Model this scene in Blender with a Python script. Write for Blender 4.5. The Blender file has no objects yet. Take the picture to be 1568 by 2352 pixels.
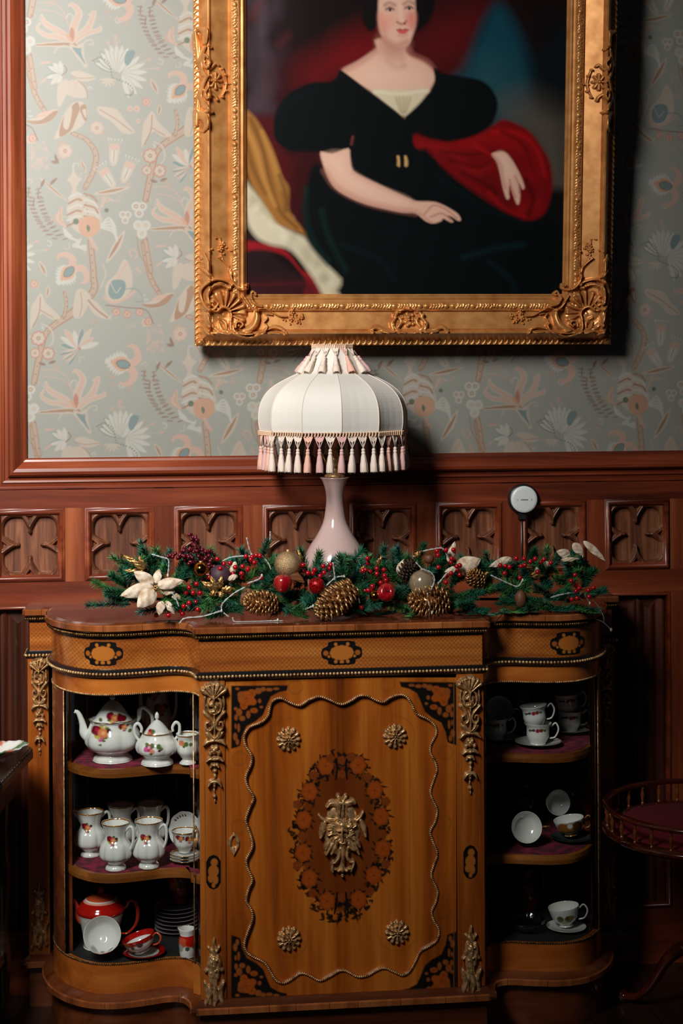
import bpy, math, random
import numpy as np
from mathutils import Vector, Matrix
random.seed(7)
RN = np.random.RandomState(5)
SC = bpy.context.scene
COL = SC.collection

# ---------------------------------------------------------------- camera, world, light, exposure
F = 3700.0
TH = math.atan(.115); RO = .006; HY = 850.0; D0 = 4.1
_c, _s = math.cos(TH), math.sin(TH)
FWD = Vector((_s, _c, 0)); _H = Vector((_c, -_s, 0))
CAM = Vector((-D0*_s, -0.52-D0*_c, 1.7338))
RGT = _H*math.cos(RO) + Vector((0, 0, -math.sin(RO)))
UPV = _H*math.sin(RO) + Vector((0, 0, math.cos(RO)))
cd = bpy.data.cameras.new('camera'); cam = bpy.data.objects.new('camera', cd); COL.objects.link(cam)
cd.sensor_fit = 'VERTICAL'; cd.sensor_height = 24.0; cd.lens = F/2352*24.0
cd.shift_y = -(1176-HY)/2352.0
cd.clip_start = .05; cd.clip_end = 60
B = -FWD
cam.matrix_world = Matrix(((RGT.x, UPV.x, B.x, CAM.x), (RGT.y, UPV.y, B.y, CAM.y), (RGT.z, UPV.z, B.z, CAM.z), (0, 0, 0, 1)))
cd.dof.use_dof = True; cd.dof.focus_distance = 4.12; cd.dof.aperture_fstop = 5.0
SC.camera = cam
SC.view_settings.view_transform = 'Standard'; SC.view_settings.look = 'None'
SC.view_settings.gamma = 1; SC.view_settings.use_curve_mapping = False
SC.view_settings.exposure = 0.0
w = bpy.data.worlds.new('world'); SC.world = w; w.use_nodes = True
w.node_tree.nodes['Background'].inputs[0].default_value = (.62, .72, .85, 1)
w.node_tree.nodes['Background'].inputs[1].default_value = .014

def area(name, loc, tgt, sx, sy, power, col, spread):
    l = bpy.data.lights.new(name, 'AREA'); l.shape = 'RECTANGLE'; l.size = sx; l.size_y = sy
    l.energy = power; l.color = col; l.spread = math.radians(spread)
    o = bpy.data.objects.new(name, l); COL.objects.link(o); o.location = loc
    o.rotation_euler = (Vector(tgt)-Vector(loc)).to_track_quat('-Z', 'Y').to_euler(); return o
# area light hung inside the room, standing in for window daylight from the left
area('daylight_stand_in', (-1.55, -2.95, 3.3), (-1.3, 0, 2.3), .8, 1.2, 66, (1.0, .99, .955), 88)

# ---------------------------------------------------------------- pixel rays (1568x2352 frame)
def ray(px, py):
    return FWD + RGT*((px-784)/F) + UPV*((HY-py)/F)
def PY(px, py, Y):
    d = ray(px, py); t = (Y-CAM.y)/d.y
    return CAM + d*t
def PZ(px, py, Z):
    d = ray(px, py); t = (Z-CAM.z)/d.z
    return CAM + d*t

# ---------------------------------------------------------------- colour and materials
def lin(c):
    c = c/255.0
    return c/12.92 if c <= .04045 else ((c+.055)/1.055)**2.4
def L(r, g, b, k=1.0): return (min(1, lin(r)*k), min(1, lin(g)*k), min(1, lin(b)*k), 1)

def mat(name, base=(.5, .5, .5, 1), rough=.5, metal=0.0, coat=0.0, spec=.5, sheen=0.0, trans=0.0):
    m = bpy.data.materials.new(name); m.use_nodes = True
    p = m.node_tree.nodes['Principled BSDF']
    p.inputs['Base Color'].default_value = base; p.inputs['Roughness'].default_value = rough
    p.inputs['Metallic'].default_value = metal; p.inputs['Coat Weight'].default_value = coat
    p.inputs['Coat Roughness'].default_value = .12
    p.inputs['Specular IOR Level'].default_value = spec; p.inputs['Sheen Weight'].default_value = sheen
    p.inputs['Transmission Weight'].default_value = trans
    return m
def N(m, t, **k):
    n = m.node_tree.nodes.new(t)
    for a, b in k.items():
        if hasattr(n, a): setattr(n, a, b)
        else: n.inputs[a].default_value = b
    return n
def LK(m, a, b): m.node_tree.links.new(a, b)
def PB(m): return m.node_tree.nodes['Principled BSDF']

def coords(m, scale=(1, 1, 1), rot=(0, 0, 0), loc=(0, 0, 0)):
    tc = N(m, 'ShaderNodeTexCoord'); mp = N(m, 'ShaderNodeMapping')
    mp.inputs['Scale'].default_value = scale; mp.inputs['Rotation'].default_value = rot; mp.inputs['Location'].default_value = loc
    LK(m, tc.outputs['Object'], mp.inputs['Vector']); return mp.outputs['Vector']
def ramp(m, fac, stops):
    r = N(m, 'ShaderNodeValToRGB'); e = r.color_ramp.elements
    e[0].position, e[0].color = stops[0]; e[1].position, e[1].color = stops[-1]
    for p, c in stops[1:-1]:
        x = e.new(p); x.color = c
    LK(m, fac, r.inputs['Fac']); return r.outputs['Color']
def mixc(m, fac, a, b, mode='MIX'):
    x = N(m, 'ShaderNodeMix', data_type='RGBA', blend_type=mode)
    for v, i in ((fac, 0), (a, 6), (b, 7)):
        if hasattr(v, 'links'): LK(m, v, x.inputs[i])
        else: x.inputs[i].default_value = v
    return x.outputs[2]
def bump(m, h, strength=.3, dist=.002):
    b = N(m, 'ShaderNodeBump'); b.inputs['Strength'].default_value = strength; b.inputs['Distance'].default_value = dist
    LK(m, h, b.inputs['Height']); LK(m, b.outputs['Normal'], PB(m).inputs['Normal'])

def wood(name, dark, mid, light, axis='z', rough=.35, coat=.3, sc=1.0, fig=.5, inlay=False, parq=False, attr='Col', stripes=None):
    """grain runs along the given axis; noise stretched along it"""
    m = mat(name, mid, rough, coat=coat)
    st = {'z': (26, 26, 1.6), 'x': (1.6, 26, 26), 'y': (26, 1.6, 26)}[axis]
    v = coords(m, tuple(a*sc for a in st))
    n = N(m, 'ShaderNodeTexNoise'); n.inputs['Scale'].default_value = 1.0; n.inputs['Detail'].default_value = 7; n.inputs['Roughness'].default_value = .62
    n.inputs['Distortion'].default_value = .6
    LK(m, v, n.inputs['Vector'])
    v2 = coords(m, tuple(a*sc*.18 for a in st), loc=(3, 1, 2))
    n2 = N(m, 'ShaderNodeTexNoise'); n2.inputs['Scale'].default_value = 1.3; n2.inputs['Detail'].default_value = 4; LK(m, v2, n2.inputs['Vector'])
    n2.inputs['Distortion'].default_value = 1.2
    fac = N(m, 'ShaderNodeMix', data_type='FLOAT'); fac.inputs[0].default_value = fig
    LK(m, n.outputs['Fac'], fac.inputs[2]); LK(m, n2.outputs['Fac'], fac.inputs[3])
    c = ramp(m, fac.outputs[0], [(.33, dark), (.5, mid), (.66, light)])
    if parq:
        vv = coords(m, (1, 1, 1))
        sx = N(m, 'ShaderNodeSeparateXYZ'); LK(m, vv, sx.inputs[0])
        def sn(sock, k):
            a = N(m, 'ShaderNodeMath', operation='MULTIPLY'); LK(m, sock, a.inputs[0]); a.inputs[1].default_value = k
            b = N(m, 'ShaderNodeMath', operation='SINE'); LK(m, a.outputs[0], b.inputs[0]); return b.outputs[0]
        a = sn(sx.outputs[0], 560); b = sn(sx.outputs[2], 560)
        mu = N(m, 'ShaderNodeMath', operation='MULTIPLY'); LK(m, a, mu.inputs[0]); LK(m, b, mu.inputs[1])
        f = N(m, 'ShaderNodeMapRange'); LK(m, mu.outputs[0], f.inputs[0]); f.inputs[1].default_value = -.1; f.inputs[2].default_value = .5
        f.inputs[3].default_value = 0; f.inputs[4].default_value = .45
        c = mixc(m, f.outputs[0], c, dark)
    if inlay:
        at = N(m, 'ShaderNodeVertexColor', layer_name=attr)
        c2 = mixc(m, .35, at.outputs['Color'], c, 'MULTIPLY')
        c = mixc(m, at.outputs['Alpha'], c, at.outputs['Color'])
    LK(m, c, PB(m).inputs['Base Color'])
    bump(m, n.outputs['Fac'], .12, .0012)
    return m
def painted(name, rough=.5, coat=0, bumpn=0, bscale=600, metal=0):
    m = mat(name, (1, 1, 1, 1), rough, metal=metal, coat=coat)
    at = N(m, 'ShaderNodeVertexColor', layer_name='Col'); LK(m, at.outputs['Color'], PB(m).inputs['Base Color'])
    if bumpn:
        n = N(m, 'ShaderNodeTexNoise'); n.inputs['Scale'].default_value = bscale; LK(m, coords(m), n.inputs['Vector']); bump(m, n.outputs['Fac'], bumpn, .001)
    return m
def metalm(name, dark, light, rough=.35, sc=60, metal=1.0, lo=.38, hi=.62, bs=.25):
    m = mat(name, light, rough, metal=metal)
    n = N(m, 'ShaderNodeTexNoise'); n.inputs['Scale'].default_value = sc; n.inputs['Detail'].default_value = 6; LK(m, coords(m), n.inputs['Vector'])
    c = ramp(m, n.outputs['Fac'], [(lo, dark), (hi, light)]); LK(m, c, PB(m).inputs['Base Color'])
    bump(m, n.outputs['Fac'], bs, .0015); return m

M = {}
M['pine'] = wood('pitch_pine', L(66, 24, 11), L(120, 52, 26), L(160, 86, 48), 'z', .36, .25, 1.0)
M['pine_x'] = wood('pitch_pine_rail', L(68, 24, 11), L(120, 50, 25), L(152, 76, 42), 'x', .36, .25, 1.0)
M['pine_dark'] = wood('pitch_pine_recess', L(60, 30, 16), L(108, 60, 36), L(148, 94, 62), 'z', .45, .1, 2.2, .25)
M['pine_low'] = wood('pitch_pine_shaded', L(40, 16, 9), L(80, 36, 20), L(112, 58, 34), 'z', .42, .15, 1.0)  # lower panels: same pine, their shade put into a darker colour
M['gold'] = metalm('gilded_wood', L(176, 112, 56), L(222, 160, 96), .34, 30, .5, .25, .75, .08)
M['brass'] = metalm('gilt_brass', L(142, 102, 60), L(236, 192, 136), .34, 90, .6, .34, .6, .2)
M['brass_dark'] = metalm('aged_brass', L(60, 44, 24), L(150, 112, 62), .4, 120, .8)
M['ebony'] = mat('ebonised_wood', (.006, .006, .007, 1), .3, coat=.3)
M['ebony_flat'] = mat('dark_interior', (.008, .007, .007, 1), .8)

# ---------------------------------------------------------------- object helpers
def tag(o, label=None, cat=None, group=None, kind=None):
    if label: o['label'] = label
    if cat: o['category'] = cat
    if group: o['group'] = group
    if kind: o['kind'] = kind
    return o
def thing(name, loc, label, cat, group=None):
    o = bpy.data.objects.new(name, None); COL.objects.link(o); o.location = loc; o.empty_display_size = .05
    return tag(o, label, cat, group)
def root_loc(o):
    v = Vector((0, 0, 0))
    while o: v += Vector(o.location); o = o.parent
    return v
def link(name, me, m, parent=None, label=None):
    o = bpy.data.objects.new(name, me); COL.objects.link(o)
    for x in (m if isinstance(m, (list, tuple)) else [m]): me.materials.append(x)
    if parent:
        o.parent = parent
        r = root_loc(parent)
        if r.length > 0:
            me.transform(Matrix.Translation(-r))
    if label: o['label'] = label
    return o
def npmesh(name, V, Q, m, parent=None, col=None, smooth=True, label=None):
    """numpy mesh: V (n,3), Q (k,4) or (k,3)"""
    V = np.asarray(V, dtype=np.float32); Q = np.asarray(Q, dtype=np.int32)
    me = bpy.data.meshes.new(name); k = Q.shape[1]
    me.vertices.add(len(V)); me.vertices.foreach_set('co', V.ravel())
    me.loops.add(Q.size); me.loops.foreach_set('vertex_index', Q.ravel())
    me.polygons.add(len(Q)); me.polygons.foreach_set('loop_start', np.arange(0, Q.size, k, dtype=np.int32))
    me.polygons.foreach_set('use_smooth', np.full(len(Q), smooth, dtype=bool))
    me.update(calc_edges=True)
    if col is not None:
        a = me.color_attributes.new('Col', 'FLOAT_COLOR', 'POINT'); a.data.foreach_set('color', np.asarray(col, dtype=np.float32).ravel())
    return link(name, me, m, parent, label)

class MB:
    def __init__(s): s.V = []; s.F = []; s.S = []; s.MI = []; s.T = Matrix.Identity(4); s.mi = 0; s.C = []; s.col = None
    def v(s, p):
        s.V.append(tuple(s.T @ Vector(p)))
        if s.col is not None: s.C.append(s.col)
        return len(s.V)-1
    def f(s, idx, sm=False): s.F.append(tuple(idx)); s.S.append(sm); s.MI.append(s.mi)
    def box(s, x0, x1, y0, y1, z0, z1):
        i = [s.v((x, y, z)) for z in (z0, z1) for y in (y0, y1) for x in (x0, x1)]
        for q in ((0, 2, 3, 1), (4, 5, 7, 6), (0, 1, 5, 4), (2, 6, 7, 3), (0, 4, 6, 2), (1, 3, 7, 5)): s.f([i[k] for k in q])
    def rings(s, R, closed=True, cap=True, sm=True):
        n = len(R[0]); I = [[s.v(p) for p in r] for r in R]
        for a in range(len(R)-1):
            for b in range(n if closed else n-1):
                c = (b+1) % n; s.f((I[a][b], I[a][c], I[a+1][c], I[a+1][b]), sm)
        if cap and closed: s.f(I[0][::-1]); s.f(I[-1])
    def prism(s, o, z0, z1):
        a = [s.v((x, y, z0)) for x, y in o]; b = [s.v((x, y, z1)) for x, y in o]; n = len(o)
        for i in range(n): j = (i+1) % n; s.f((a[i], a[j], b[j], b[i]))
        s.f(a[::-1]); s.f(b)
    def sweep(s, path, prof, closed=False, sm=False, frames=None, side=1):
        """path in plan (x,y) with outward normal = right-hand side; prof = [(out,z)]"""
        n = len(path); R = []
        for i, (x, y) in enumerate(path):
            p0 = path[i-1] if (i > 0 or closed) else None; p1 = path[(i+1) % n] if (i < n-1 or closed) else None
            def nr(a, b):
                dx, dy = b[0]-a[0], b[1]-a[1]; l = math.hypot(dx, dy) or 1; return (dy/l*side, -dx/l*side)
            na = nr(p0, (x, y)) if p0 else None; nb = nr((x, y), p1) if p1 else None
            if na and nb:
                mx, my = na[0]+nb[0], na[1]+nb[1]; l2 = mx*mx+my*my
                k = 2/max(l2, .5); nx, ny = mx*k, my*k
            else: nx, ny = na or nb
            R.append([(x+nx*o, y+ny*o, z) for o, z in prof])
        if closed: R.append(R[0])
        s.rings(R, closed=False, cap=False, sm=sm)
    def lathe(s, prof, c=(0, 0, 0), seg=32, sm=True, mod=None, capb=True, capt=False):
        R = []
        for r, z in prof:
            ring = []
            for k in range(seg):
                a = 2*math.pi*k/seg; rr = r*(mod(a, z) if mod else 1)
                ring.append((c[0]+rr*math.cos(a), c[1]+rr*math.sin(a), c[2]+z))
            R.append(ring)
        n = len(s.F); s.rings(R, True, False, sm)
        base = len(s.V)-seg*len(prof)
        if capb: s.f([base+k for k in range(seg)][::-1])
        if capt: s.f([base+seg*(len(prof)-1)+k for k in range(seg)])
    def tube(s, pts, r, seg=8, sm=True, cap=True, flat=1.0):
        P = [Vector(p) for p in pts]; n = len(P); R = []; prev = None
        for i, p in enumerate(P):
            t = (P[min(i+1, n-1)]-P[max(i-1, 0)])
            if t.length < 1e-9: t = Vector((0, 0, 1))
            t.normalize()
            if prev is None:
                a = Vector((0, 0, 1)) if abs(t.z) < .9 else Vector((1, 0, 0)); u = t.cross(a).normalized()
            else:
                u = (prev - t*prev.dot(t)); u = u.normalized() if u.length > 1e-6 else t.orthogonal().normalized()
            prev = u; w_ = t.cross(u); rr = r[i] if isinstance(r, (list, tuple)) else r
            R.append([tuple(p+(u*math.cos(2*math.pi*k/seg)+w_*math.sin(2*math.pi*k/seg)*flat)*rr) for k in range(seg)])
        s.rings(R, True, cap, sm)
    def sphere(s, c, r, seg=12, rng=8, sc=(1, 1, 1), f=None):
        R = []
        for i in range(1, rng):
            ph = math.pi*i/rng
            R.append([(c[0]+r*sc[0]*math.sin(ph)*math.cos(2*math.pi*k/seg), c[1]+r*sc[1]*math.sin(ph)*math.sin(2*math.pi*k/seg), c[2]-r*sc[2]*math.cos(ph)) for k in range(seg)])
        s.rings(R, True, False, True); base = len(s.V)-seg*(rng-1)
        b = s.v((c[0], c[1], c[2]-r*sc[2])); t = s.v((c[0], c[1], c[2]+r*sc[2]))
        for k in range(seg):
            j = (k+1) % seg; s.f((b, base+j, base+k), True); s.f((t, base+seg*(rng-2)+k, base+seg*(rng-2)+j), True)
    def build(s, name, m, parent=None, label=None, bevel=0, sub=0, solid=0):
        me = bpy.data.meshes.new(name); me.from_pydata(s.V, [], s.F)
        me.polygons.foreach_set('use_smooth', s.S); me.polygons.foreach_set('material_index', s.MI); me.update()
        if s.C:
            a = me.color_attributes.new('Col', 'FLOAT_COLOR', 'POINT'); a.data.foreach_set('color', np.array(s.C, dtype=np.float32).ravel())
        o = link(name, me, m, parent, label)
        if bevel:
            b = o.modifiers.new('bevel', 'BEVEL'); b.width = bevel; b.segments = 2; b.limit_method = 'ANGLE'; b.angle_limit = .7
        if solid:
            b = o.modifiers.new('solid', 'SOLIDIFY'); b.thickness = solid
        if sub:
            b = o.modifiers.new('sub', 'SUBSURF'); b.levels = sub; b.render_levels = sub
        return o

def cr(pts, n=8, closed=False):
    """Catmull-Rom through 2D/3D points"""
    P = [np.array(p, float) for p in pts]; N_ = len(P); out = []
    for i in range(N_ if closed else N_-1):
        if closed: p0, p1, p2, p3 = P[i-1], P[i], P[(i+1) % N_], P[(i+2) % N_]
        else:
            p1, p2 = P[i], P[i+1]; p0 = P[i-1] if i else p1*2-p2; p3 = P[i+2] if i+2 < N_ else p2*2-p1
        for k in range(n):
            t = k/n
            out.append(.5*((2*p1)+(p2-p0)*t+(2*p0-5*p1+4*p2-p3)*t*t+(3*p1-p0-3*p2+p3)*t**3))
    if not closed: out.append(P[-1])
    return [tuple(float(x) for x in o) for o in out]

# ---------------------------------------------------------------- raster canvas: colour and height on a grid
class Cv:
    def __init__(s, x0, y0, x1, y1, res, bg=(0, 0, 0, 0)):
        s.x0, s.y0, s.res = x0, y0, res
        s.xs = np.arange(x0, x1+res*.5, res); s.ys = np.arange(y0, y1+res*.5, res)
        s.W, s.Hh = len(s.xs), len(s.ys)
        s.C = np.zeros((s.Hh, s.W, 4), np.float32); s.C[:] = bg
        s.h = np.zeros((s.Hh, s.W), np.float32)
    def win(s, P, pad):
        a = max(0, int((P[:, 0].min()-pad-s.x0)/s.res)); b = min(s.W, int((P[:, 0].max()+pad-s.x0)/s.res)+2)
        c = max(0, int((P[:, 1].min()-pad-s.y0)/s.res)); d = min(s.Hh, int((P[:, 1].max()+pad-s.y0)/s.res)+2)
        return a, b, c, d
    def segd(s, P, X, Y, R=None):
        D = np.full(X.shape, 1e9, np.float32); 
        for i in range(len(P)-1):
            ax, ay = P[i]; bx, by = P[i+1]; dx, dy = bx-ax, by-ay; l = dx*dx+dy*dy+1e-9
            t = np.clip(((X-ax)*dx+(Y-ay)*dy)/l, 0, 1)
            d = np.hypot(X-ax-t*dx, Y-ay-t*dy)
            if R is not None: d = d/(R[i]+(R[i+1]-R[i])*t)
            D = np.minimum(D, d)
        return D
    def poly(s, pts, soft=1.0, smooth=0, need=None):
        if smooth: pts = cr(pts, smooth, True)
        P = np.array(pts, np.float32); a, b, c, d = s.win(P, soft+s.res)
        if a >= b or c >= d: return None
        X, Y = np.meshgrid(s.xs[a:b], s.ys[c:d]); ins = np.zeros(X.shape, bool)
        Q = np.roll(P, -1, 0)
        for (x1, y1), (x2, y2) in zip(P, Q):
            if y1 == y2: continue
            k = ((y1 > Y) != (y2 > Y)) & (X < (x2-x1)*(Y-y1)/(y2-y1)+x1); ins ^= k
        D = s.segd(np.vstack([P, P[:1]]), X, Y)
        return (a, b, c, d), np.clip(.5+np.where(ins, D, -D)/max(soft, 1e-3)*.5, 0, 1), X, Y
    def fill(s, pts, col, soft=1.0, smooth=0, a=1.0, tex=0):
        r = s.poly(pts, soft, smooth)
        if r is None: return
        (x, x2, y, y2), m, X, Y = r; m = (m*a)[..., None]
        c = np.array(col, np.float32)
        if tex: c = c*(1+tex*(RN.rand(*m.shape[:2], 1)-.5))
        reg = s.C[y:y2, x:x2]; n = reg.shape[2]
        s.C[y:y2, x:x2] = reg*(1-m)+c[..., :n]*m
    def stroke(s, pts, r, col, soft=1.0, smooth=5, a=1.0):
        if smooth: 
            k = len(pts); rr = np.interp(np.linspace(0, k-1, (k-1)*smooth+1), range(k), r if isinstance(r, (list, tuple)) else [r]*k)
            pts = cr(pts, smooth)
        else: rr = r if isinstance(r, (list, tuple)) else [r]*len(pts)
        P = np.array(pts, np.float32); a_, b, c, d = s.win(P, max(rr)+soft+s.res)
        if a_ >= b or c >= d: return
        X, Y = np.meshgrid(s.xs[a_:b], s.ys[c:d]); rm = max(rr)
        D = s.segd(P, X, Y, [max(q, .15) for q in rr])
        m = (np.clip(.5+(1-D)*rm/max(soft, 1e-3)*.5, 0, 1)*a)[..., None]
        s.C[c:d, a_:b] = s.C[c:d, a_:b]*(1-m)+np.array(col, np.float32)*m
    def dot(s, x, y, r, col, soft=1.0, a=1.0, ry=None, ang=0):
        ry = ry or r; ca, sa = math.cos(ang), math.sin(ang)
        s.fill([(x+r*math.cos(t)*ca-ry*math.sin(t)*sa, y+r*math.cos(t)*sa+ry*math.sin(t)*ca) for t in np.linspace(0, 2*math.pi, 17)[:-1]], col, soft, 0, a)
    # height primitives
    def hst(s, pts, r, h, smooth=6, sub=False, base=0, flat=1.0):
        k = len(pts); rr = np.interp(np.linspace(0, k-1, (k-1)*smooth+1), range(k), r if isinstance(r, (list, tuple)) else [r]*k)
        P = np.array(cr(pts, smooth), np.float32); a, b, c, d = s.win(P, max(rr)+1)
        if a >= b or c >= d: return
        X, Y = np.meshgrid(s.xs[a:b], s.ys[c:d]); D = s.segd(P, X, Y, [max(q, .2) for q in rr])
        v = np.where(D < 1, h*np.sqrt(np.clip(1-D**2, 0, 1))**flat+base*(D < 1), 0)
        if sub: s.h[c:d, a:b] = np.maximum(s.h[c:d, a:b]-v, np.minimum(s.h[c:d, a:b], .0005))
        else: s.h[c:d, a:b] = np.maximum(s.h[c:d, a:b], v)
    def hdot(s, x, y, r, h, ry=None, ang=0, add=False):
        ry = ry or r; q = max(r, ry); P = np.array([(x-q, y-q), (x+q, y+q)]); a, b, c, d = s.win(P, 1)
        if a >= b or c >= d: return
        X, Y = np.meshgrid(s.xs[a:b]-x, s.ys[c:d]-y); ca, sa = math.cos(ang), math.sin(ang)
        D = ((X*ca+Y*sa)/r)**2+((-X*sa+Y*ca)/ry)**2
        v = np.where(D < 1, h*np.sqrt(np.clip(1-D, 0, 1)), 0)
        if add: s.h[c:d, a:b] += v*(s.h[c:d, a:b] > 0)
        else: s.h[c:d, a:b] = np.maximum(s.h[c:d, a:b], v)
    def hleaf(s, pts, w, h, vein=True):
        """acanthus lobe: tapered body, carved mid vein"""
        n = len(pts); prof = [w*max(.15, math.sin(math.pi*(.12+.85*i/(n-1)))) for i in range(n)]
        s.hst(pts, prof, h)
        if vein: s.hst(pts, [q*.22 for q in prof], h*.4, sub=True)
    def mesh(s, name, fn, m, parent=None, mask=None, label=None, colour=False, smooth=True, dil=1):
        X, Y = np.meshgrid(s.xs, s.ys); V = fn(X, Y, s.h).reshape(-1, 3)
        mk = (s.h > 0) if mask is None else mask
        if dil:
            k = mk.copy(); k[1:] |= mk[:-1]; k[:-1] |= mk[1:]; k[:, 1:] |= mk[:, :-1]; k[:, :-1] |= mk[:, 1:]; mk = k
        q = mk[:-1, :-1] & mk[1:, :-1] & mk[:-1, 1:] & mk[1:, 1:]
        jj, ii = np.nonzero(q); b = jj*s.W+ii
        Q = np.stack([b, b+s.W, b+s.W+1, b+1], 1)
        used = np.zeros(len(V), bool); used[Q.ravel()] = True; idx = np.cumsum(used)-1
        return npmesh(name, V[used], idx[Q], m, parent, s.C.reshape(-1, 4)[used] if colour else None, smooth, label)
# ================================================================ THE SETTING
def struct(o): o['kind'] = 'structure'; return o
WX0, WX1 = -2.3, 2.6
RAILZ = 1.492
# ---- wallpaper: one repeat (520 x 844, half drop) drawn once and laid over the wall
AX, BX, BY = 520.0, 262.0, 422.0
K = .49
cCR, cPK, cPE, cTN, cBR, cTE, cGR, cWH, cRD, cDK = [L(*c, K)[:3]+(1,) for c in ((206, 190, 172), (214, 178, 158), (214, 166, 134), (176, 138, 108), (150, 118, 98), (134, 152, 150), (112, 122, 98), (208, 204, 192), (196, 134, 112), (110, 90, 78))]
BGW = L(176, 175, 163, K)
wt = Cv(0, 0, 519, 843, 1.0, BGW)
def rep(fn):
    """draw a motif at every lattice copy touching the repeat"""
    def go(p, *a, **k):
        P = np.array(p, float); cx, cy = P[:, 0].mean(), P[:, 1].mean(); ex = max(np.ptp(P[:, 0]), np.ptp(P[:, 1]))/2+16
        for i in range(-4, 5):
            for j in range(-4, 5):
                dx, dy = i*AX+j*BX, j*BY
                if -ex < cx+dx < 520+ex and -ex < cy+dy < 844+ex: fn([(x+dx, y+dy) for x, y in p], *a, **k)
    return go
WF = rep(lambda p, c, soft=1.2, sm=4, a=1.0: wt.fill(p, c, soft, sm, a))
WS = rep(lambda p, r, c, soft=1.2, a=1.0: wt.stroke(p, r, c, soft, 5, a))
WD = rep(lambda p, r, c, a=1.0: [wt.dot(x, y, r, c, 1.2, a) for x, y in p])
def z1(*p): return [(x/3.484, y/3.484) for x, y in p]
def z2(*p): return [(x/3.484, 500+y/3.484) for x, y in p]
def petal(c, ang, l, w_, col, edge=None):
    ca, sa = math.cos(ang), math.sin(ang); q = [(0, 0), (.3, .8), (.7, .9), (1, 0), (.7, -.9), (.3, -.8)]
    P = [(c[0]+x*l*ca-y*w_*sa, c[1]+x*l*sa+y*w_*ca) for x, y in q]
    if edge: WF([(c[0]+x*(l+1.6)*ca-y*(w_+1.8)*sa, c[1]+x*(l+1.6)*sa+y*(w_+1.8)*ca) for x, y in q], edge)
    WF(P, col)
def flower(c, r, col, edge, n=7, core=cRD):
    for k in range(n): a = k*6.283/n; WD([(c[0]+r*.7*math.cos(a), c[1]+r*.7*math.sin(a))], r*.42, edge)
    for k in range(n): a = k*6.283/n; WD([(c[0]+r*.62*math.cos(a), c[1]+r*.62*math.sin(a))], r*.28, col)
    WD([c], r*.6, col); WD([c], r*.3, core); WD([c], r*.12, col)
rw = random.Random(77)
for k in range(46):          # small filler curls and sprays between the large motifs
    x, y = rw.uniform(0, 520), rw.uniform(0, 422); a = rw.random()*6.28; s_ = rw.uniform(5, 11); c = (cCR, cPK, cWH, cPE)[k % 4]
    WS([(x, y), (x+s_*math.cos(a), y+s_*math.sin(a)), (x+1.5*s_*math.cos(a+.7), y+1.5*s_*math.sin(a+.7)), (x+1.1*s_*math.cos(a+1.3), y+1.1*s_*math.sin(a+1.3))], [2.2, 1.8, 1.3, .8], c, a=.6)
    if k % 2: WD([(x+2*s_*math.cos(a-.6), y+2*s_*math.sin(a-.6)), (x+2.3*s_*math.cos(a-.3), y+2.3*s_*math.sin(a-.3))], 2.2, c, .6)
# trunks with a speckled bark
def trunk(p, r):
    WS(p, r, cTN); WS(p, [q*.62 for q in (r if isinstance(r, list) else [r]*len(p))], cCR, a=.55)
    for x, y in cr(p, 5)[::2]: WD([(x+RN.uniform(-3, 3), y)], 1.5, cBR)
trunk(z1((230, 470), (250, 600), (290, 760), (360, 880)), 6)
trunk(z1((580, 1060), (700, 1120), (770, 1240), (740, 1380), (680, 1500)), [5, 6, 7, 7, 6])
trunk(z2((720, 190), (735, 330), (745, 480), (740, 590), (600, 740), (430, 860), (350, 950), (300, 1150), (265, 1320)), [7, 7, 8, 9, 10, 8, 7, 8, 7])
trunk(z2((510, 600), (525, 690), (505, 800)), 4)
trunk(z2((260, 1640), (300, 1900)), 6)
WS(z2((1090, 120), (1110, 280), (1180, 400), (1270, 590)), 1, cTN)
# brown edged lily
for o, i in (((130, 915), ((230, 960), (330, 930), (410, 880), (475, 880), (400, 970), (300, 1000))), ((0, 0), ((600, 810), (690, 830), (700, 930), (650, 1010), (560, 1060), (440, 1110), (480, 1000), (520, 900)))):
    WF(z1(*i), cCR); 
WF(z1((480, 1090), (500, 960), (560, 870), (620, 810), (640, 870), (610, 950), (570, 1040)), cTN)
WF(z1((215, 965), (330, 960), (430, 890), (470, 890), (400, 970), (290, 995)), cTN)
WF(z1((290, 930), (360, 890), (420, 890), (370, 930)), cPK)
WF(z1((510, 1010), (520, 920), (560, 850), (580, 860), (570, 950), (545, 1030)), cCR)
WF(z1((640, 860), (690, 830), (700, 940), (680, 960)), cTN); WF(z1((660, 880), (690, 870), (690, 940)), cCR)
WF(z1((530, 740), (520, 680), (560, 640), (630, 640), (680, 700), (700, 770), (600, 775)), cCR); WS(z1((630, 640), (690, 700), (705, 780)), .8, cTN)
WF(z1((470, 680), (540, 630), (545, 720), (500, 830), (465, 840)), cCR)
WF(z1((570, 580), (640, 560), (770, 610), (720, 640), (640, 640)), cCR); WS(z1((570, 600), (650, 620), (760, 612)), .7, cTN)
for q in z1((560, 660), (590, 650), (620, 660), (575, 690), (610, 690)): WD([q], 1.2, cPE)
# blue white plume
for a, l in ((-2.6, 50), (-2.2, 42), (-1.7, 40), (2.9, 52), (2.4, 44), (2.0, 30)):
    petal(z1((500, 590))[0], a, l*.75, 5, cWH, cTE if l > 45 else cCR)
WS(z1((340, 500), (400, 495)), 2.5, cPK); WS(z1((335, 660), (380, 620)), 2, cPK); WS(z1((500, 600), (540, 560), (520, 520)), 1, cBR)
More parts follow.
